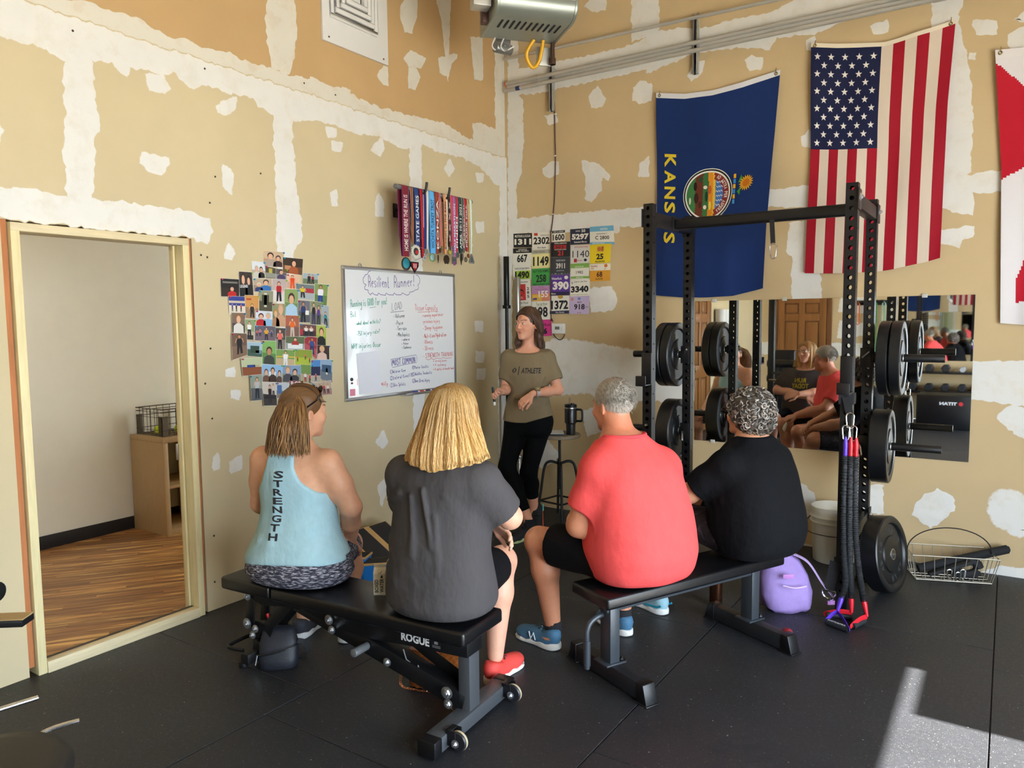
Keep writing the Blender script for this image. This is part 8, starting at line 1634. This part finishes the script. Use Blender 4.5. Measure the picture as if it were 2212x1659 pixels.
rs = np.random.RandomState(9); n = 3600; dv = rs.normal(size=(n, 3)); dv[:, 2] = np.abs(dv[:, 2])*.9-.35; dv /= np.linalg.norm(dv, axis=1, keepdims=True); keep = (dv[:, 1] < .55)&((dv[:, 2] > -.15)|(dv[:, 1] < -.1)); dv = dv[keep]; ctr = hd.wld((0, -.016, .036)); dw = (dv*A(.082, .102, .094))@hd.M.T*hd.k
pth = [np.array([ctr+v*.99, ctr+v*1.035+np.array([0, -.004, -.002]), ctr+v*1.05+np.array([0, -.009, -.009])]) for v in dw]; strands(F, 'hair_strands', HB, pth, list(rs.uniform(.0007, .0013, len(pth))), [hexn(rs.choice(['#8f877c', '#a39c90', '#b8b2a6', '#7f776c'])) for _ in pth], 3, hb); hd.eyes(F)
for e, aa, tt in ((-1, ANL, A(-.34, .62, 0)), (1, ANR, A(.16, .7, 0))):
    sh, mk = shoe(F, (aa[0]-(.0), aa[1]-.055, 0), tt, ('#3f6a88', '#d8d4cc', '#2a3a4a'), L=.3)
    q = MB(); q.cyl(aa+A(0, 0, -.02), aa+A(0, 0, .035), .043, .041, n=16); F.part(q, 'sock', mat('sock_black', '#1c1c20', .9), sh)
    for sd_ in (-1, 1):
        q = MB(); nn = [mk(x, sd_*.0435*(1 if x > .12 else .97), z) for x, z in ((.115, .035), (.125, .07), (.145, .035), (.155, .07))]; q.tube([v+ (mk(0, sd_*.006, 0)-mk(0, 0, 0)) for v in nn], .0035, 5); F.part(q, 'side_letter', mat('shoe_white', '#e0e4e6', .5), sh)
        q = MB(); q.poly([mk(x, sd_*.0425, z) for x, z in ((.02, .058), (.06, .052), (.075, .062), (.03, .068))]); F.part(q, 'heel_flash', mat('shoe_peach', '#e0966a', .5), sh)
q = MB(); q.obox(hr_[-1][1]+A(-.01, .02, -.02), A(.03, 0, 0), A(0, .004, .012), A(0, -.012, .038)); q.v = [tuple(F.W(v)) for v in q.v]; cc = single(q, 'small_carton', mat('carton_card', '#d8d4c4', .6), 'small white carton held by the coral-shirted person', 'carton', bevel=.001)
# ================= woman with grey curls, black T-shirt
F = Fig('person', 'person with grey curls and black T-shirt at the far end of flat bench', (2.672, -1.755), 158)
TOR = [(.45, 0, -.03, .20, .15), (.50, 0, -.035, .225, .19), (.58, 0, -.035, .235, .21), (.68, 0, -.025, .232, .21), (.78, 0, -.01, .222, .195), (.87, .01, .0, .215, .17), (.94, .02, .01, .20, .14), (.985, .025, .015, .16, .11), (1.02, .03, .02, .11, .085), (1.06, .032, .025, .065, .065)]
hd = Head((.035, .065, 1.15), yaw=6, pitch=0, sc=.98)
KR, KL = A(.14, .43, .55), A(-.11, .41, .56)
SHO = {1: (A(.20, .02, .895), A(.24, .22, .72), A(.06, .42, .65)), -1: (A(-.175, .02, .90), A(-.245, .19, .745), A(-.05, .44, .67))}
hr_ = hand((.05, .43, .645), (-.7, .6, -.25), (.2, .4, .85), 1, .5, .2, .5); hl_ = hand((-.04, .45, .665), (.7, .6, -.25), (-.2, .4, .85), -1, .5, .2, .5)
ANL, ANR = A(-.16, .48, .10), A(.0, .60, .22)
def body(p):
    d = stack(p, TOR); d = smin(d, rc(p, A(.03, .02, 1.0), A(.034, .045, 1.11), .06, .055), .03); d = smin(d, hd.sdf(p), .015)
    for e in (-1, 1):
        s_, e_, w_ = SHO[e]; d = smin(d, limb(p, [s_, (s_+e_)/2, e_, (e_*.6+w_*.4), w_], [.064, .060, .050, .046, .029], .02), .04)
        k_, a_ = (KR, ANR) if e > 0 else (KL, ANL); d = smin(d, limb(p, [A(e*.11, .02, .54), k_], [.105, .072], .03), .03); d = smin(d, limb(p, [k_, k_*.68+a_*.32+A(0, -.02, 0), a_], [.062, .062, .037], .03), .02)
    for h_ in (hr_, hl_): d = smin(d, caps(p, h_), .01)
    return d
F.grow('body', body, (-.4, -.3, .05), (.4, .72, 1.30), .0055, SKIN, colf=lambda p: hd.col(p, hexn('#cf9674'), hexn('#b0685a'), hexn('#6a625a'), .4))
def tee(p):
    d = tee_base(p, TOR, SHO, .80, .013, (.064, .060, .050), .04); hem = .455+.05*np.maximum(0, p[:, 1]+.05)
    d = d+folds(p, .0035, 31)
    for a, b_, w_, am in (((-.22, .05, .80), (-.05, -.19, .78), .013, .010), ((-.23, .0, .74), (-.02, -.22, .70), .013, .009), ((-.2, .08, .88), (-.05, -.13, .90), .014, .008), ((-.23, .02, .64), (-.05, -.22, .60), .014, .009), ((-.22, .1, .7), (-.2, -.05, .52), .014, .008), ((.1, -.2, .62), (-.1, -.23, .55), .013, .007)): d = d+crease(p, A(*a), A(*b_), w_, am)
    d = smax(d, hem-p[:, 2], .006); return smax(d, p[:, 2]-1.04+np.maximum(0, p[:, 1]-.05)*.35, .006)
F.grow('t_shirt', tee, (-.42, -.32, .43), (.42, .34, 1.08), .006, cloth_mat('black_cotton', '#0d0e11', .06, .3, 40))
def leg(p):
    d = stack(p, TOR[:3], .004)
    for e in (-1, 1): k_ = KR if e > 0 else KL; d = smin(d, limb(p, [A(e*.11, .02, .54), k_], [.113, .080], .03), .03)
    d = smax(d, p[:, 1]-.40, .006); d = smax(d, p[:, 2]-.66, .006); return smax(d, .4415-p[:, 2]-np.maximum(0, p[:, 1]-.12)*.35, .02)
m, nt, b = new_mat('camo_knit'); g = noise(nt, 14, 2, .5, None, 1.5); nt.links.new(ramp(nt, g, [(.44, hx('#17151a')), (.47, hx('#2c2630')), (.58, hx('#241e26')), (.62, hx('#4a434c'))]), b.inputs['Base Color']); b.inputs['Roughness'].default_value = .7
F.grow('leggings', leg, (-.4, -.28, .38), (.4, .5, .68), .007, m)
def hair(p):
    q = hd.loc(p); d = el(q, (0, -.03, .028), (.108, .118, .108)); d = smin(d, el(q, (0, -.065, -.045), (.095, .075, .07)), .04); d = smax(d, -el(q, (0, .105, -.03), (.072, .085, .10)), .012); return d+.006*np.sin(p[:, 0]*90)*np.sin(p[:, 1]*85+1)*np.sin(p[:, 2]*95)
hb = F.grow('hair', hair, (-.14, -.16, 1.0), (.2, .25, 1.32), .006, HB, colf=lambda p: np.tile(hexn('#4a433c'), (len(p), 1)))
rs = np.random.RandomState(2); n = 620; dv = rs.normal(size=(n, 3)); dv /= np.linalg.norm(dv, axis=1, keepdims=True); ctr = hd.wld((0, -.03, .01)); S = ctr+dv*.3; H = march(hair, S.astype(f32), (-dv).astype(f32), .3, 50); ok = (np.abs(hair(H.astype(f32))) < .01)&(hd.loc(H.astype(f32))[:, 1] < .085); pth = []; rad = []; cl_ = []
for Hp, v in zip(H[ok], dv[ok]):
    u = np.cross(v, rs.normal(size=3)); u /= np.linalg.norm(u); w_ = np.cross(v, u); r0 = rs.uniform(.008, .0145); n_ = 12; tt = np.linspace(0, rs.uniform(1.2, 2.1)*math.pi, n_); pth.append(Hp+v*.004+r0*(np.cos(tt)[:, None]*u*1.0+np.sin(tt)[:, None]*(w_*.75+v*.5))+np.outer(tt*.0012, [0, 0, -1])); rad.append(rs.uniform(.0022, .0036)); cl_.append(hexn(rs.choice(['#5c534a', '#7a7068', '#948a80', '#b4aca2', '#3c352e', '#88786a'])))
strands(F, 'hair_curls', HB, pth, rad, cl_, 5, hb)
g = MB()
for e in (-1, 1): g.tube([hd.wld((e*.031+.022*math.cos(a*.52), .12, .006+.017*math.sin(a*.52))) for a in range(12)], .0022, 5, closed=True); g.tube([hd.wld((e*.053, .116, .01)), hd.wld((e*.082, .02, .006))], .002, 5)
g.tube([hd.wld((-.01, .121, .01)), hd.wld((.01, .121, .01))], .002, 5); F.part(g, 'glasses', mat('dark_frame', '#2a2420', .3, .3)); hd.eyes(F)
sh, mk = shoe(F, (ANL[0], ANL[1]-.05, 0), ANL+A(-.0, .3, 0), ('#8fb4c0', '#d8d8d6', '#7a8a92'))
for sd_ in (-1, 1): q = MB(); q.tube([mk(x, sd_*.042, z) for x, z in ((.0, .06), (.03, .045), (.09, .04), (.16, .036), (.22, .034))], .006, 6, flat=.5); F.part(q, 'trim', mat('shoe_teal', '#1f9ab8', .5), sh)
shoe(F, (ANR[0], ANR[1]-.05, .12), ANR+A(.0, .3, 0), ('#8fb4c0', '#d8d8d6', '#7a8a92'), pitch=18)
# ================= speaker standing by the whiteboard
F = Fig('person', 'standing person in olive ATHLETE T-shirt and black leggings holding a marker by the whiteboard', (.70, -.775), -66)
TOR = [(.80, 0, -.02, .165, .115), (.88, 0, -.025, .175, .125), (.96, 0, -.015, .155, .11), (1.06, 0, .0, .128, .092), (1.14, 0, .01, .132, .095), (1.24, 0, .02, .148, .112), (1.32, 0, .012, .152, .10), (1.385, 0, -.005, .145, .078), (1.42, 0, -.01, .095, .062), (1.45, 0, -.008, .058, .052)]
hd = Head((-.005, .025, 1.61), yaw=-30, pitch=0, sc=.99, wide=.95)
SHO = {1: (A(.142, -.01, 1.355), A(.165, .03, 1.12), A(.165, .19, 1.115)), -1: (A(-.142, -.01, 1.355), A(-.235, .03, 1.115), A(-.07, .20, 1.105))}
HR, KR, AR = A(.085, -.01, .86), A(.155, .08, .53), A(-.02, .13, .115); HL, KL, AL = A(-.085, -.02, .86), A(.0, .0, .48), A(-.03, -.07, .17)
MKW = A(.25, .275, 1.075)
hr_ = hand((.166, .195, 1.115), (.35, .85, .1), (.6, -.35, .72), 1, .75, .1, .9, .96); hl_ = hand((-.06, .205, 1.10), (.72, .25, -.62), (.35, .75, .5), -1, .5, .15, .35, .96)
def body(p):
    d = stack(p, TOR); d = smin(d, rc(p, A(0, -.005, 1.43), A(-.003, .012, 1.55), .048, .046), .025); d = smin(d, hd.sdf(p), .015)
    for e in (-1, 1):
        s_, e_, w_ = SHO[e]; d = smin(d, limb(p, [s_, (s_+e_)/2, e_, (e_*.55+w_*.45), w_], [.050, .046, .038, .036, .024], .02), .035)
        h0, k_, a_ = (HR, KR, AR) if e > 0 else (HL, KL, AL); d = smin(d, limb(p, [h0, k_, k_*.66+a_*.34+A(0, -.02, 0), a_], [.092, .058, .054, .033], .03), .03)
    for h_ in (hr_, hl_): d = smin(d, caps(p, h_), .008)
    d = smin(d, limb(p, [AR, AR+A(0, .01, -.07)], [.033, .036], .02), .02); return smin(d, limb(p, [AL, AL+A(0, .01, -.07)], [.033, .036], .02), .02)
SKW = hexn('#dda182')
F.grow('body', body, (-.33, -.2, .05), (.34, .42, 1.76), .0048, SKIN, fine=lambda c: (hd.loc(c)[:, 1] > .03)&(hd.loc(c)[:, 2] > -.115)&(hd.loc(c)[:, 2] < .06), colf=lambda p: hd.col(p, SKW, hexn('#b8605a'), hexn('#4a3424'), .3))
def tee(p):
    d = tee_base(p, TOR[:-1], SHO, .70, .013, (.050, .046, .038), .035); d = smin(d, stack(p, [(.85, 0, -.01, .19, .135), (.95, 0, -.005, .172, .125), (1.08, 0, .0, .15, .11)]), .03)
    d = d+folds(p, .0025, 41)
    for a, b_, w_, am in (((-.1, .12, 1.07), (.12, .12, 1.06), .012, .008), ((-.14, .08, 1.02), (.0, .13, .98), .014, .006), ((-.13, .1, 1.22), (-.1, .11, 1.1), .012, .006)): d = d+crease(p, A(*a), A(*b_), w_, am)
    hem = .875+.02*np.abs(p[:, 0])/.15-.02*np.sin(p[:, 0]*8); d = smax(d, hem-p[:, 2], .005); return smax(d, p[:, 2]-1.425+np.maximum(0, p[:, 1])*.45, .005)
ts = F.grow('t_shirt', tee, (-.33, -.2, .82), (.33, .24, 1.47), .005, cloth_mat('olive_cotton', '#85755a', .05, .25, 40))
shirt_text(F, tee, 'ATHLETE', -.03, .118, 1.248, 1.288, False, mat('ink_dark', '#2a2018', .7), parent=ts, shear=.2); shirt_text(F, tee, '/', -.056, -.04, 1.238, 1.30, False, mat('ink_dark', '#2a2018', .7), parent=ts); shirt_text(F, tee, '()', -.098, -.066, 1.252, 1.288, False, mat('ink_dark', '#2a2018', .7), parent=ts, shear=.2)
def leg(p):
    d = stack(p, [(.775, 0, -.02, .165, .115), (.80, 0, -.02, .17, .12), (.88, 0, -.025, .18, .13), (.98, 0, -.015, .158, .114)], .004)
    for h0, k_, a_ in ((HR, KR, AR), (HL, KL, AL)): g_ = limb(p, [h0, k_, k_*.66+a_*.34+A(0, -.02, 0), a_], [.097, .063, .059, .038], .03); v_ = (a_-k_)/np.linalg.norm(a_-k_); d = smin(d, smax(g_, (p-(a_-v_*.10))@v_, .005), .03)
    return d
F.grow('leggings', leg, (-.32, -.2, .08), (.34, .26, .98), .006, cloth_mat('leggings_black', '#070708', .03, .1, 30))
def hair(p):
    q = hd.loc(p); d = el(q, (0, -.016, .036), (.083, .104, .094)); d = smax(d, q[:, 1]-.055-np.maximum(q[:, 2]-.045, 0)*.8, .012)
    d = smin(d, limb(p, [A(.0, -.055, 1.63), A(-.03, -.075, 1.52), A(-.06, -.07, 1.44), A(-.09, -.055, 1.385)], [.075, .07, .062, .02], .03), .03); d = smin(d, limb(p, [A(-.065, -.0, 1.60), A(-.085, .0, 1.52), A(-.095, .0, 1.44)], [.02, .026, .01], .02), .02); d = smin(d, limb(p, [hd.wld((.07, .01, .02)), hd.wld((.078, .01, -.06)), A(.07, .055, 1.475), A(.075, .06, 1.43)], [.018, .02, .02, .006], .02), .02)
    d = smax(d, -el(q, (0, .10, -.03), (.068, .075, .105)), .008); an = np.arctan2(p[:, 0], p[:, 1]+.2); return d+.0008*np.sin(an*110)
hb = F.grow('hair', hair, (-.2, -.2, 1.34), (.2, .18, 1.74), .004, HB, colf=lambda p: np.tile(hexn('#4a3122'), (len(p), 1)))
rs = np.random.RandomState(3); pth = []; rad = []; cl_ = []
for i in range(520):
    e = 1 if i % 2 else -1; y0 = rs.uniform(-.09, .082); zt = .036+.097*math.sqrt(max(0, 1-((y0+.016)/.106)**2)); yb = y0*.45-.03+rs.uniform(-.02, .02); k = rs.uniform(.98, 1.04); lo_ = (A(-.085, -.06+rs.uniform(-.03, .03), 1.40) if e < 0 else A(.062, -.03+rs.uniform(-.03, .06), 1.44))
    P0 = [hd.wld((e*.002, y0, zt*k)), hd.wld((e*.045*k, y0*.92-.002, .036+(zt-.036)*.86*k)), hd.wld((e*.080*k, y0*.66-.012, .05)), hd.wld((e*.086*k, yb, .0)), hd.wld((e*.076*k, yb*.6-.05, -.07)), lo_+A(e*-.0+rs.uniform(-.03, .03), rs.uniform(-.02, .02), .06), lo_+A(rs.uniform(-.025, .025), rs.uniform(-.02, .02), rs.uniform(-.02, .03))]
    pth.append(np.array([tuple(v) for v in bez([Vector([float(c) for c in q]) for q in P0], 3)])); rad.append(rs.uniform(.0012, .0022)); cl_.append(hexn(rs.choice(['#4a3122', '#5c3f2a', '#664730', '#3a2619'])))
strands(F, 'hair_strands', HB, pth, rad, cl_, 4, hb); hd.eyes(F, '#3a2a1c', (.35, 0))
sh, mk = shoe(F, AR+A(-.03, -.05, -.115), AR+A(.14, .20, -.115), ('#17181c', '#b8c890', '#22242a'), L=.27)
q = MB(); q.cyl(AR+A(0, .005, -.06), AR+A(-.001, .0, .03), .042, .039, n=16); F.part(q, 'sock', mat('sock_black', '#1c1c20', .9), sh)
sh, mk = shoe(F, AL+A(0, -.05, .0)+A(-.01, -.03, -.02), AL+A(-.06, .25, 0), ('#17181c', '#7fb07a', '#22242a'), pitch=38)
q = MB(); q.tube([mk(x, -.048, z) for x, z in ((.02, .02), (.05, .05), (.02, .09), (-.005, .06))], .006, 6, closed=True); F.part(q, 'heel_flash', mat('shoe_mint', '#6fc0b0', .5), sh); q = MB(); q.tube([mk(x, -.043, z) for x, z in ((.03, .012), (.12, .016), (.2, .014))], .006, 6); F.part(q, 'sole_flash', mat('shoe_orange', '#e0603a', .5), sh)
wv = (SHO[-1][2]*.86+SHO[-1][1]*.14); wd_ = (SHO[-1][2]-SHO[-1][1]); wd_ /= np.linalg.norm(wd_); up_ = A(.1, .62, .75); up_ = up_-wd_*(up_@wd_); up_ /= np.linalg.norm(up_)
q = MB(); q.lathe([(.029, -.010), (.030, 0), (.029, .010)], wv, wd_, 24); wt = F.part(q, 'watch_strap', mat('watch_grey', '#b8b8bc', .5), None)
q = MB(); q.lathe([(.021, .026), (.021, .037), (.019, .039)], wv, up_, 24); wc = F.part(q, 'watch_case', mat('watch_rim', '#d8cf9a', .25, .7), wt); q = MB(); q.lathe([(.0185, .0385), (0, .0392)], wv, up_, 24); F.part(q, 'watch_face', mat('watch_glass', '#e8e0a0', .08, .3), wt)
q = MB(); q.lathe([(.0275, -.002), (.0285, 0), (.0275, .002)], wv+wd_*.022, wd_, 20); F.part(q, 'bracelet', mat('cord_red', '#5a1c24', .6), None)
fc = sum((np.array(c[0]) for c in hr_[6:10]), np.zeros(3))/4
mk0 = (hr_[5][1]+hr_[-1][1])/2+np.array([0, .0, 0]); t = thing('hand_marker', 'white and black marker held upright by the standing person', 'marker', tuple(F.W(mk0-A(0, 0, .05)))); ax_ = A(.12, -.05, .99)
for nm, a, b, r_, mm in (('barrel', -.055, .035, .0085, mat('white_plastic', '#e9e7e2', .4)), ('cap', .035, .078, .0095, blk2), ('printed_band', -.03, .02, .0088, mat('band_black', '#2a2a2c', .5))):
    q = MB(); q.cyl(F.W(mk0+ax_*a), F.W(mk0+ax_*b), r_, n=14); q.build(nm, mm, t, bevel=.001)
# ---------------------------------------------------------------- shelf and ball crate in the room behind the doorway
shw = mat('birch_laminate', '#b3966c', .5, var=.06, stretch=(10, 10, 1.5)); sx0, sx1, sy0, sy1, sh_ = -2.085, -1.625, -2.335, -1.53, .765
CS = thing('cube_shelf', 'light wooden cube shelf against the far wall behind the doorway', 'shelf', ((sx0+sx1)/2, (sy0+sy1)/2, 0))
for nm, a in (('side_panel', (sx0, sy0, 0, sx1, sy0+.04, sh_-.04)), ('side_panel', (sx0, sy1-.04, 0, sx1, sy1, sh_-.04)), ('top_panel', (sx0, sy0, sh_-.04, sx1, sy1, sh_)), ('bottom_panel', (sx0, sy0+.04, 0, sx1, sy1-.04, .045)), ('middle_shelf', (sx0, sy0+.04, .365, sx1, sy1-.04, .39)), ('divider', (sx0, (sy0+sy1)/2-.012, .045, sx1, (sy0+sy1)/2+.012, .365)), ('divider', (sx0, (sy0+sy1)/2-.012, .39, sx1, (sy0+sy1)/2+.012, sh_-.04))):
    q = MB(); q.box(*a); q.build(nm, shw, CS, bevel=.002)
br_w = mat('bronze_wire', '#4a3f30', .45, .6); cx0, cx1, cy0, cy1, cz, ch_ = -2.04, -1.68, -2.30, -1.90, sh_, .215
CR = thing('wire_crate', 'bronze wire crate with solid corner plates on the cube shelf', 'crate', ((cx0+cx1)/2, (cy0+cy1)/2, cz))
def cpt(u, v, z): return (cx0+(cx1-cx0)*u, cy0+(cy1-cy0)*v, cz+z)
for z in (.006, .05, .15, .19, ch_): q = MB(); q.tube([cpt(0, 0, z), cpt(1, 0, z), cpt(1, 1, z), cpt(0, 1, z)], .003 if z < .2 else .0045, 6, closed=True); q.build('hoop_wire', br_w, CR)
for k in range(1, 7):
    f = k/7
    for a, b in (((f, 0), (f, 1)), ((0, f), (1, f))): q = MB(); q.tube([cpt(*a, ch_), cpt(*a, .006), cpt(*b, .006), cpt(*b, ch_)], .0024, 6); q.build('upright_wire', br_w, CR)
for u, v in ((0, 0), (1, 0), (1, 1), (0, 1)):
    x, y, z = cpt(u, v, 0); sx_ = 1 if u == 0 else -1; sy_ = 1 if v == 0 else -1; q = MB(); q.box(x, y, z+.004, x+sx_*.05, y+sy_*.003, z+.16); q.box(x, y, z+.004, x+sx_*.003, y+sy_*.05, z+.16); q.build('corner_plate', mat('bronze_sheet', '#5a5040', .5, .4), CR)
fz = mat('ball_felt', '#c8dc28', .95, bump=.4, bscale=700)
for k, (u, v, lb) in enumerate(((.55, .16, 'left tennis ball in the wire crate'), (.80, .45, 'middle tennis ball in the wire crate'), (.40, .74, 'right tennis ball in the wire crate'))):
    c = Vector(cpt(u, v, .043)); q = MB(); q.ell(c, .0335, 20, 14); t = single(q, 'tennis_ball', fz, 'yellow-green '+lb, 'ball', 'tennis balls in the crate')
    q = MB(); q.tube([c+Vector((math.cos(a)*.0337*math.cos(.5*math.sin(2*a)), math.sin(a)*.0337*math.cos(.5*math.sin(2*a)), .0337*math.sin(.5*math.sin(2*a)))) for a in [k2*.2618 for k2 in range(24)]], .0012, 5, closed=True); q.build('seam', mat('ball_seam', '#e8e8d8', .8), t)
# ---------------------------------------------------------------- behind the camera, seen in the mirror
oak = mat('oak_door', '#8a5a2c', .45, var=.18, vscale=4, stretch=(6, 6, .6)); oak2 = mat('oak_frame', '#6f4622', .5, var=.15, vscale=4, stretch=(6, 6, .6))
def panel_door(name, o, ex, n, W, H=2.03):
    ex, n, o = V(ex), V(n), V(o); t = thing(name, None, None, tuple(o), kind='structure')
    def b(x0, z0, x1, z1, d0, d1, nm, m_, bv): q = MB(); q.obox(o+ex*(x0+x1)/2+n*(d0+d1)/2+V(0, 0, (z0+z1)/2), ex*(x1-x0)/2, n*(d1-d0)/2, (0, 0, (z1-z0)/2)); q.build(nm, m_, t, bevel=bv)
    b(0, .01, W, H, 0, .022, 'door_core', oak2, 0)
    for x0, x1 in ((0, .11), (W/2-.05, W/2+.05), (W-.11, W)): b(x0, .01, x1, H, .022, .035, 'stile', oak, .002)
    for z0, z1 in ((.01, .22), (.80, .98), (1.60, 1.72), (H-.12, H)): b(.11, z0, W-.11, z1, .022, .0345, 'rail', oak, .002)
    for x0, x1 in ((.135, W/2-.075), (W/2+.075, W-.135)):
        for z0, z1 in ((.245, .775), (1.005, 1.575), (1.745, H-.145)): b(x0, z0, x1, z1, .022, .031, 'raised_panel', oak, .008)
    for x0, x1 in ((-.09, -.01), (W+.01, W+.09)): b(x0, 0, x1, H+.09, 0, .03, 'casing', oak2, .004)
    b(-.09, H+.01, W+.09, H+.09, 0, .031, 'casing', oak2, .004)
    q = MB(); q.lathe([(.026, .034), (.026, .04), (.012, .045), (.012, .065), (.028, .075), (.028, .09), (0, .096)], o+ex*(W-.07)+V(0, 0, .93), n, 16); q.build('door_knob', brass, t)
panel_door('door_2', (1.12, YB, 0), (-1, 0, 0), (0, 1, 0), .80); panel_door('door_3', (0, -5.3, 0), (0, 1, 0), (1, 0, 0), .78)
t = thing('paper_towel_holder', 'two white paper towel rolls on a left wall holder, seen in the mirror', 'holder', (.08, -5.75, 1.5))
for k in (0, 1): q = MB(); q.lathe([(.02, 0), (.075, 0), (.075, .24), (.02, .24)], (.09, -5.82+.19*k, 1.55), n=24); q.build('towel_roll', mat('paper_page', '#dcdad4', .7), t)
q = MB(); q.box(.001, -5.95, 1.535, .17, -5.52, 1.549); q.build('shelf', blk, t, bevel=.002)
q = MB(); q.box(2.35, YB+.002, .95, 3.75, YB+.008, 2.05); single(q, 'back_mirror', mir, 'second gym mirror on the back wall, seen inside the first', 'mirror', smooth=False)
DR = thing('dumbbell_rack', 'low two-tier black rack of dumbbells at the back wall', 'rack', (3.0, -7.85, 0))
for z in (.46, .76): q = MB(); q.box(2.3, -8.02, z, 3.8, -7.72, z+.03); q.build('shelf', blk, DR, bevel=.003)
for x in (2.32, 3.78): q = MB(); q.box(x-.025, -8.02, 0, x+.025, -7.74, .80); q.build('end_frame', blk, DR, bevel=.003)
def dumbbell(r, col):
    t = thing('dumbbell', 'x', 'dumbbell', (0, 0, 0), 'dumbbells on the back rack'); m_ = mat('db'+col, col, .5)
    for y in (-.075, .075): q = MB(); q.lathe([(r*.85, -.045), (r, -.035), (r, .035), (r*.85, .045)], (0, y, r*.87), (0, 1, 0), 6); q.build('head', m_, t, smooth=False, world=False)
    q = MB(); q.cyl((0, -.05, r*.87), (0, .05, r*.87), .014, n=10); q.build('handle', chrome, t, world=False); return t
db = {c: dumbbell(r, c) for r, c in ((.062, '#202124'), (.045, '#a8aaac'))}; used_ = set()
ords = ['first', 'second', 'third', 'fourth', 'fifth', 'sixth']
for z, n_, nm in ((.49, 6, 'lower'), (.79, 6, 'upper')):
    for k in range(n_):
        c = '#a8aaac' if (nm == 'upper' and k in (3, 4)) else '#202124'; lb = '%s hex dumbbell, %s from the left on the %s back shelf' % ('light grey' if c != '#202124' else 'black', ords[k], nm); loc = (2.48+.225*k, -7.87, z+.001)
        if c in used_: dup(db[c], loc, None, lb)
        else: db[c].location = loc; db[c]['label'] = lb; used_.add(c)
PB = thing('plyo_box', 'black padded jump box with white lettering, seen in the mirror', 'box', (2.98, -7.2, 0))
q = MB(); q.box(2.62, -7.5, .001, 3.34, -6.95, .50); q.build('padded_body', vinyl, PB, bevel=.015)
q = MB(); text(q, 'TITAN', lambda u, v: Vector((3.14-u, -6.9485, .36+v)), 0, 0, .22, .045, hx('e8e8ea'), .04); q.poly([(3.19+.03*math.cos(k*.7), -6.9485, .383+.03*math.sin(k*.7)) for k in range(9)], hx('c02a30')); q.build('lettering', PRINT, PB, weld=False, recalc=False, smooth=False)
BR = thing('band_rack', 'black wall rack for exercise bands on the back wall', 'rack', (1.9, YB, 1.85))
q = MB(); q.box(1.55, YB+.001, 1.85, 2.2, YB+.02, 1.93); q.build('back_rail', blk, BR, bevel=.003)
for k, c in enumerate(('#c8662a', '#2a7a8a', '#2f7a3f', '#8fb8a8', '#c0c4c0')):
    x = 1.62+.13*k; q = MB(); q.cyl((x, YB+.02, 1.88), (x, YB+.12, 1.89), .01, n=8); q.build('peg', blk, BR)
    q = MB(); L = .35 if k == 0 else .8; q.tube([(x-.025, YB+.07, 1.90-L), (x-.022, YB+.07, 1.87), (x, YB+.07, 1.905), (x+.022, YB+.07, 1.87), (x+.025, YB+.07, 1.90-L), (x, YB+.07, 1.88-L)], .012, 6, closed=True, flat=.4); single(q, 'exercise_band', mat('band'+c, c, .6), ['orange', 'blue-green', 'dark green', 'pale green', 'pale grey'][k]+' exercise band hanging on the back wall rack', 'band', 'exercise bands on the back wall')
LM = thing('leg_machine', 'black leg machine with foam rollers by the left wall, seen in the mirror', 'machine', (.75, -6.6, 0))
q = MB(); q.box(.45, -6.65, 0, 1.05, -6.55, .06); q.box(.7, -7.1, 0, .8, -6.1, .06); q.box(.7, -6.65, .06, .8, -6.55, 1.0); q.build('frame', blk, LM, bevel=.004)
q = MB(); q.box(.55, -6.6, .46, .95, -6.1, .54); q.build('seat_pad', vinyl, LM, bevel=.02); q = MB(); q.box(.55, -6.7, .6, .95, -6.62, 1.15); q.build('back_pad', vinyl, LM, bevel=.02)
for z in (.95, .72): q = MB(); q.cyl((.62, -6.3, z), (1.1, -6.3, z), .06, n=20); q.build('foam_roller', vinyl, LM, bevel=.01)
q = MB(); q.box(.74, -6.32, .06, .78, -6.28, 1.0); q.build('roller_arm', blk, LM)
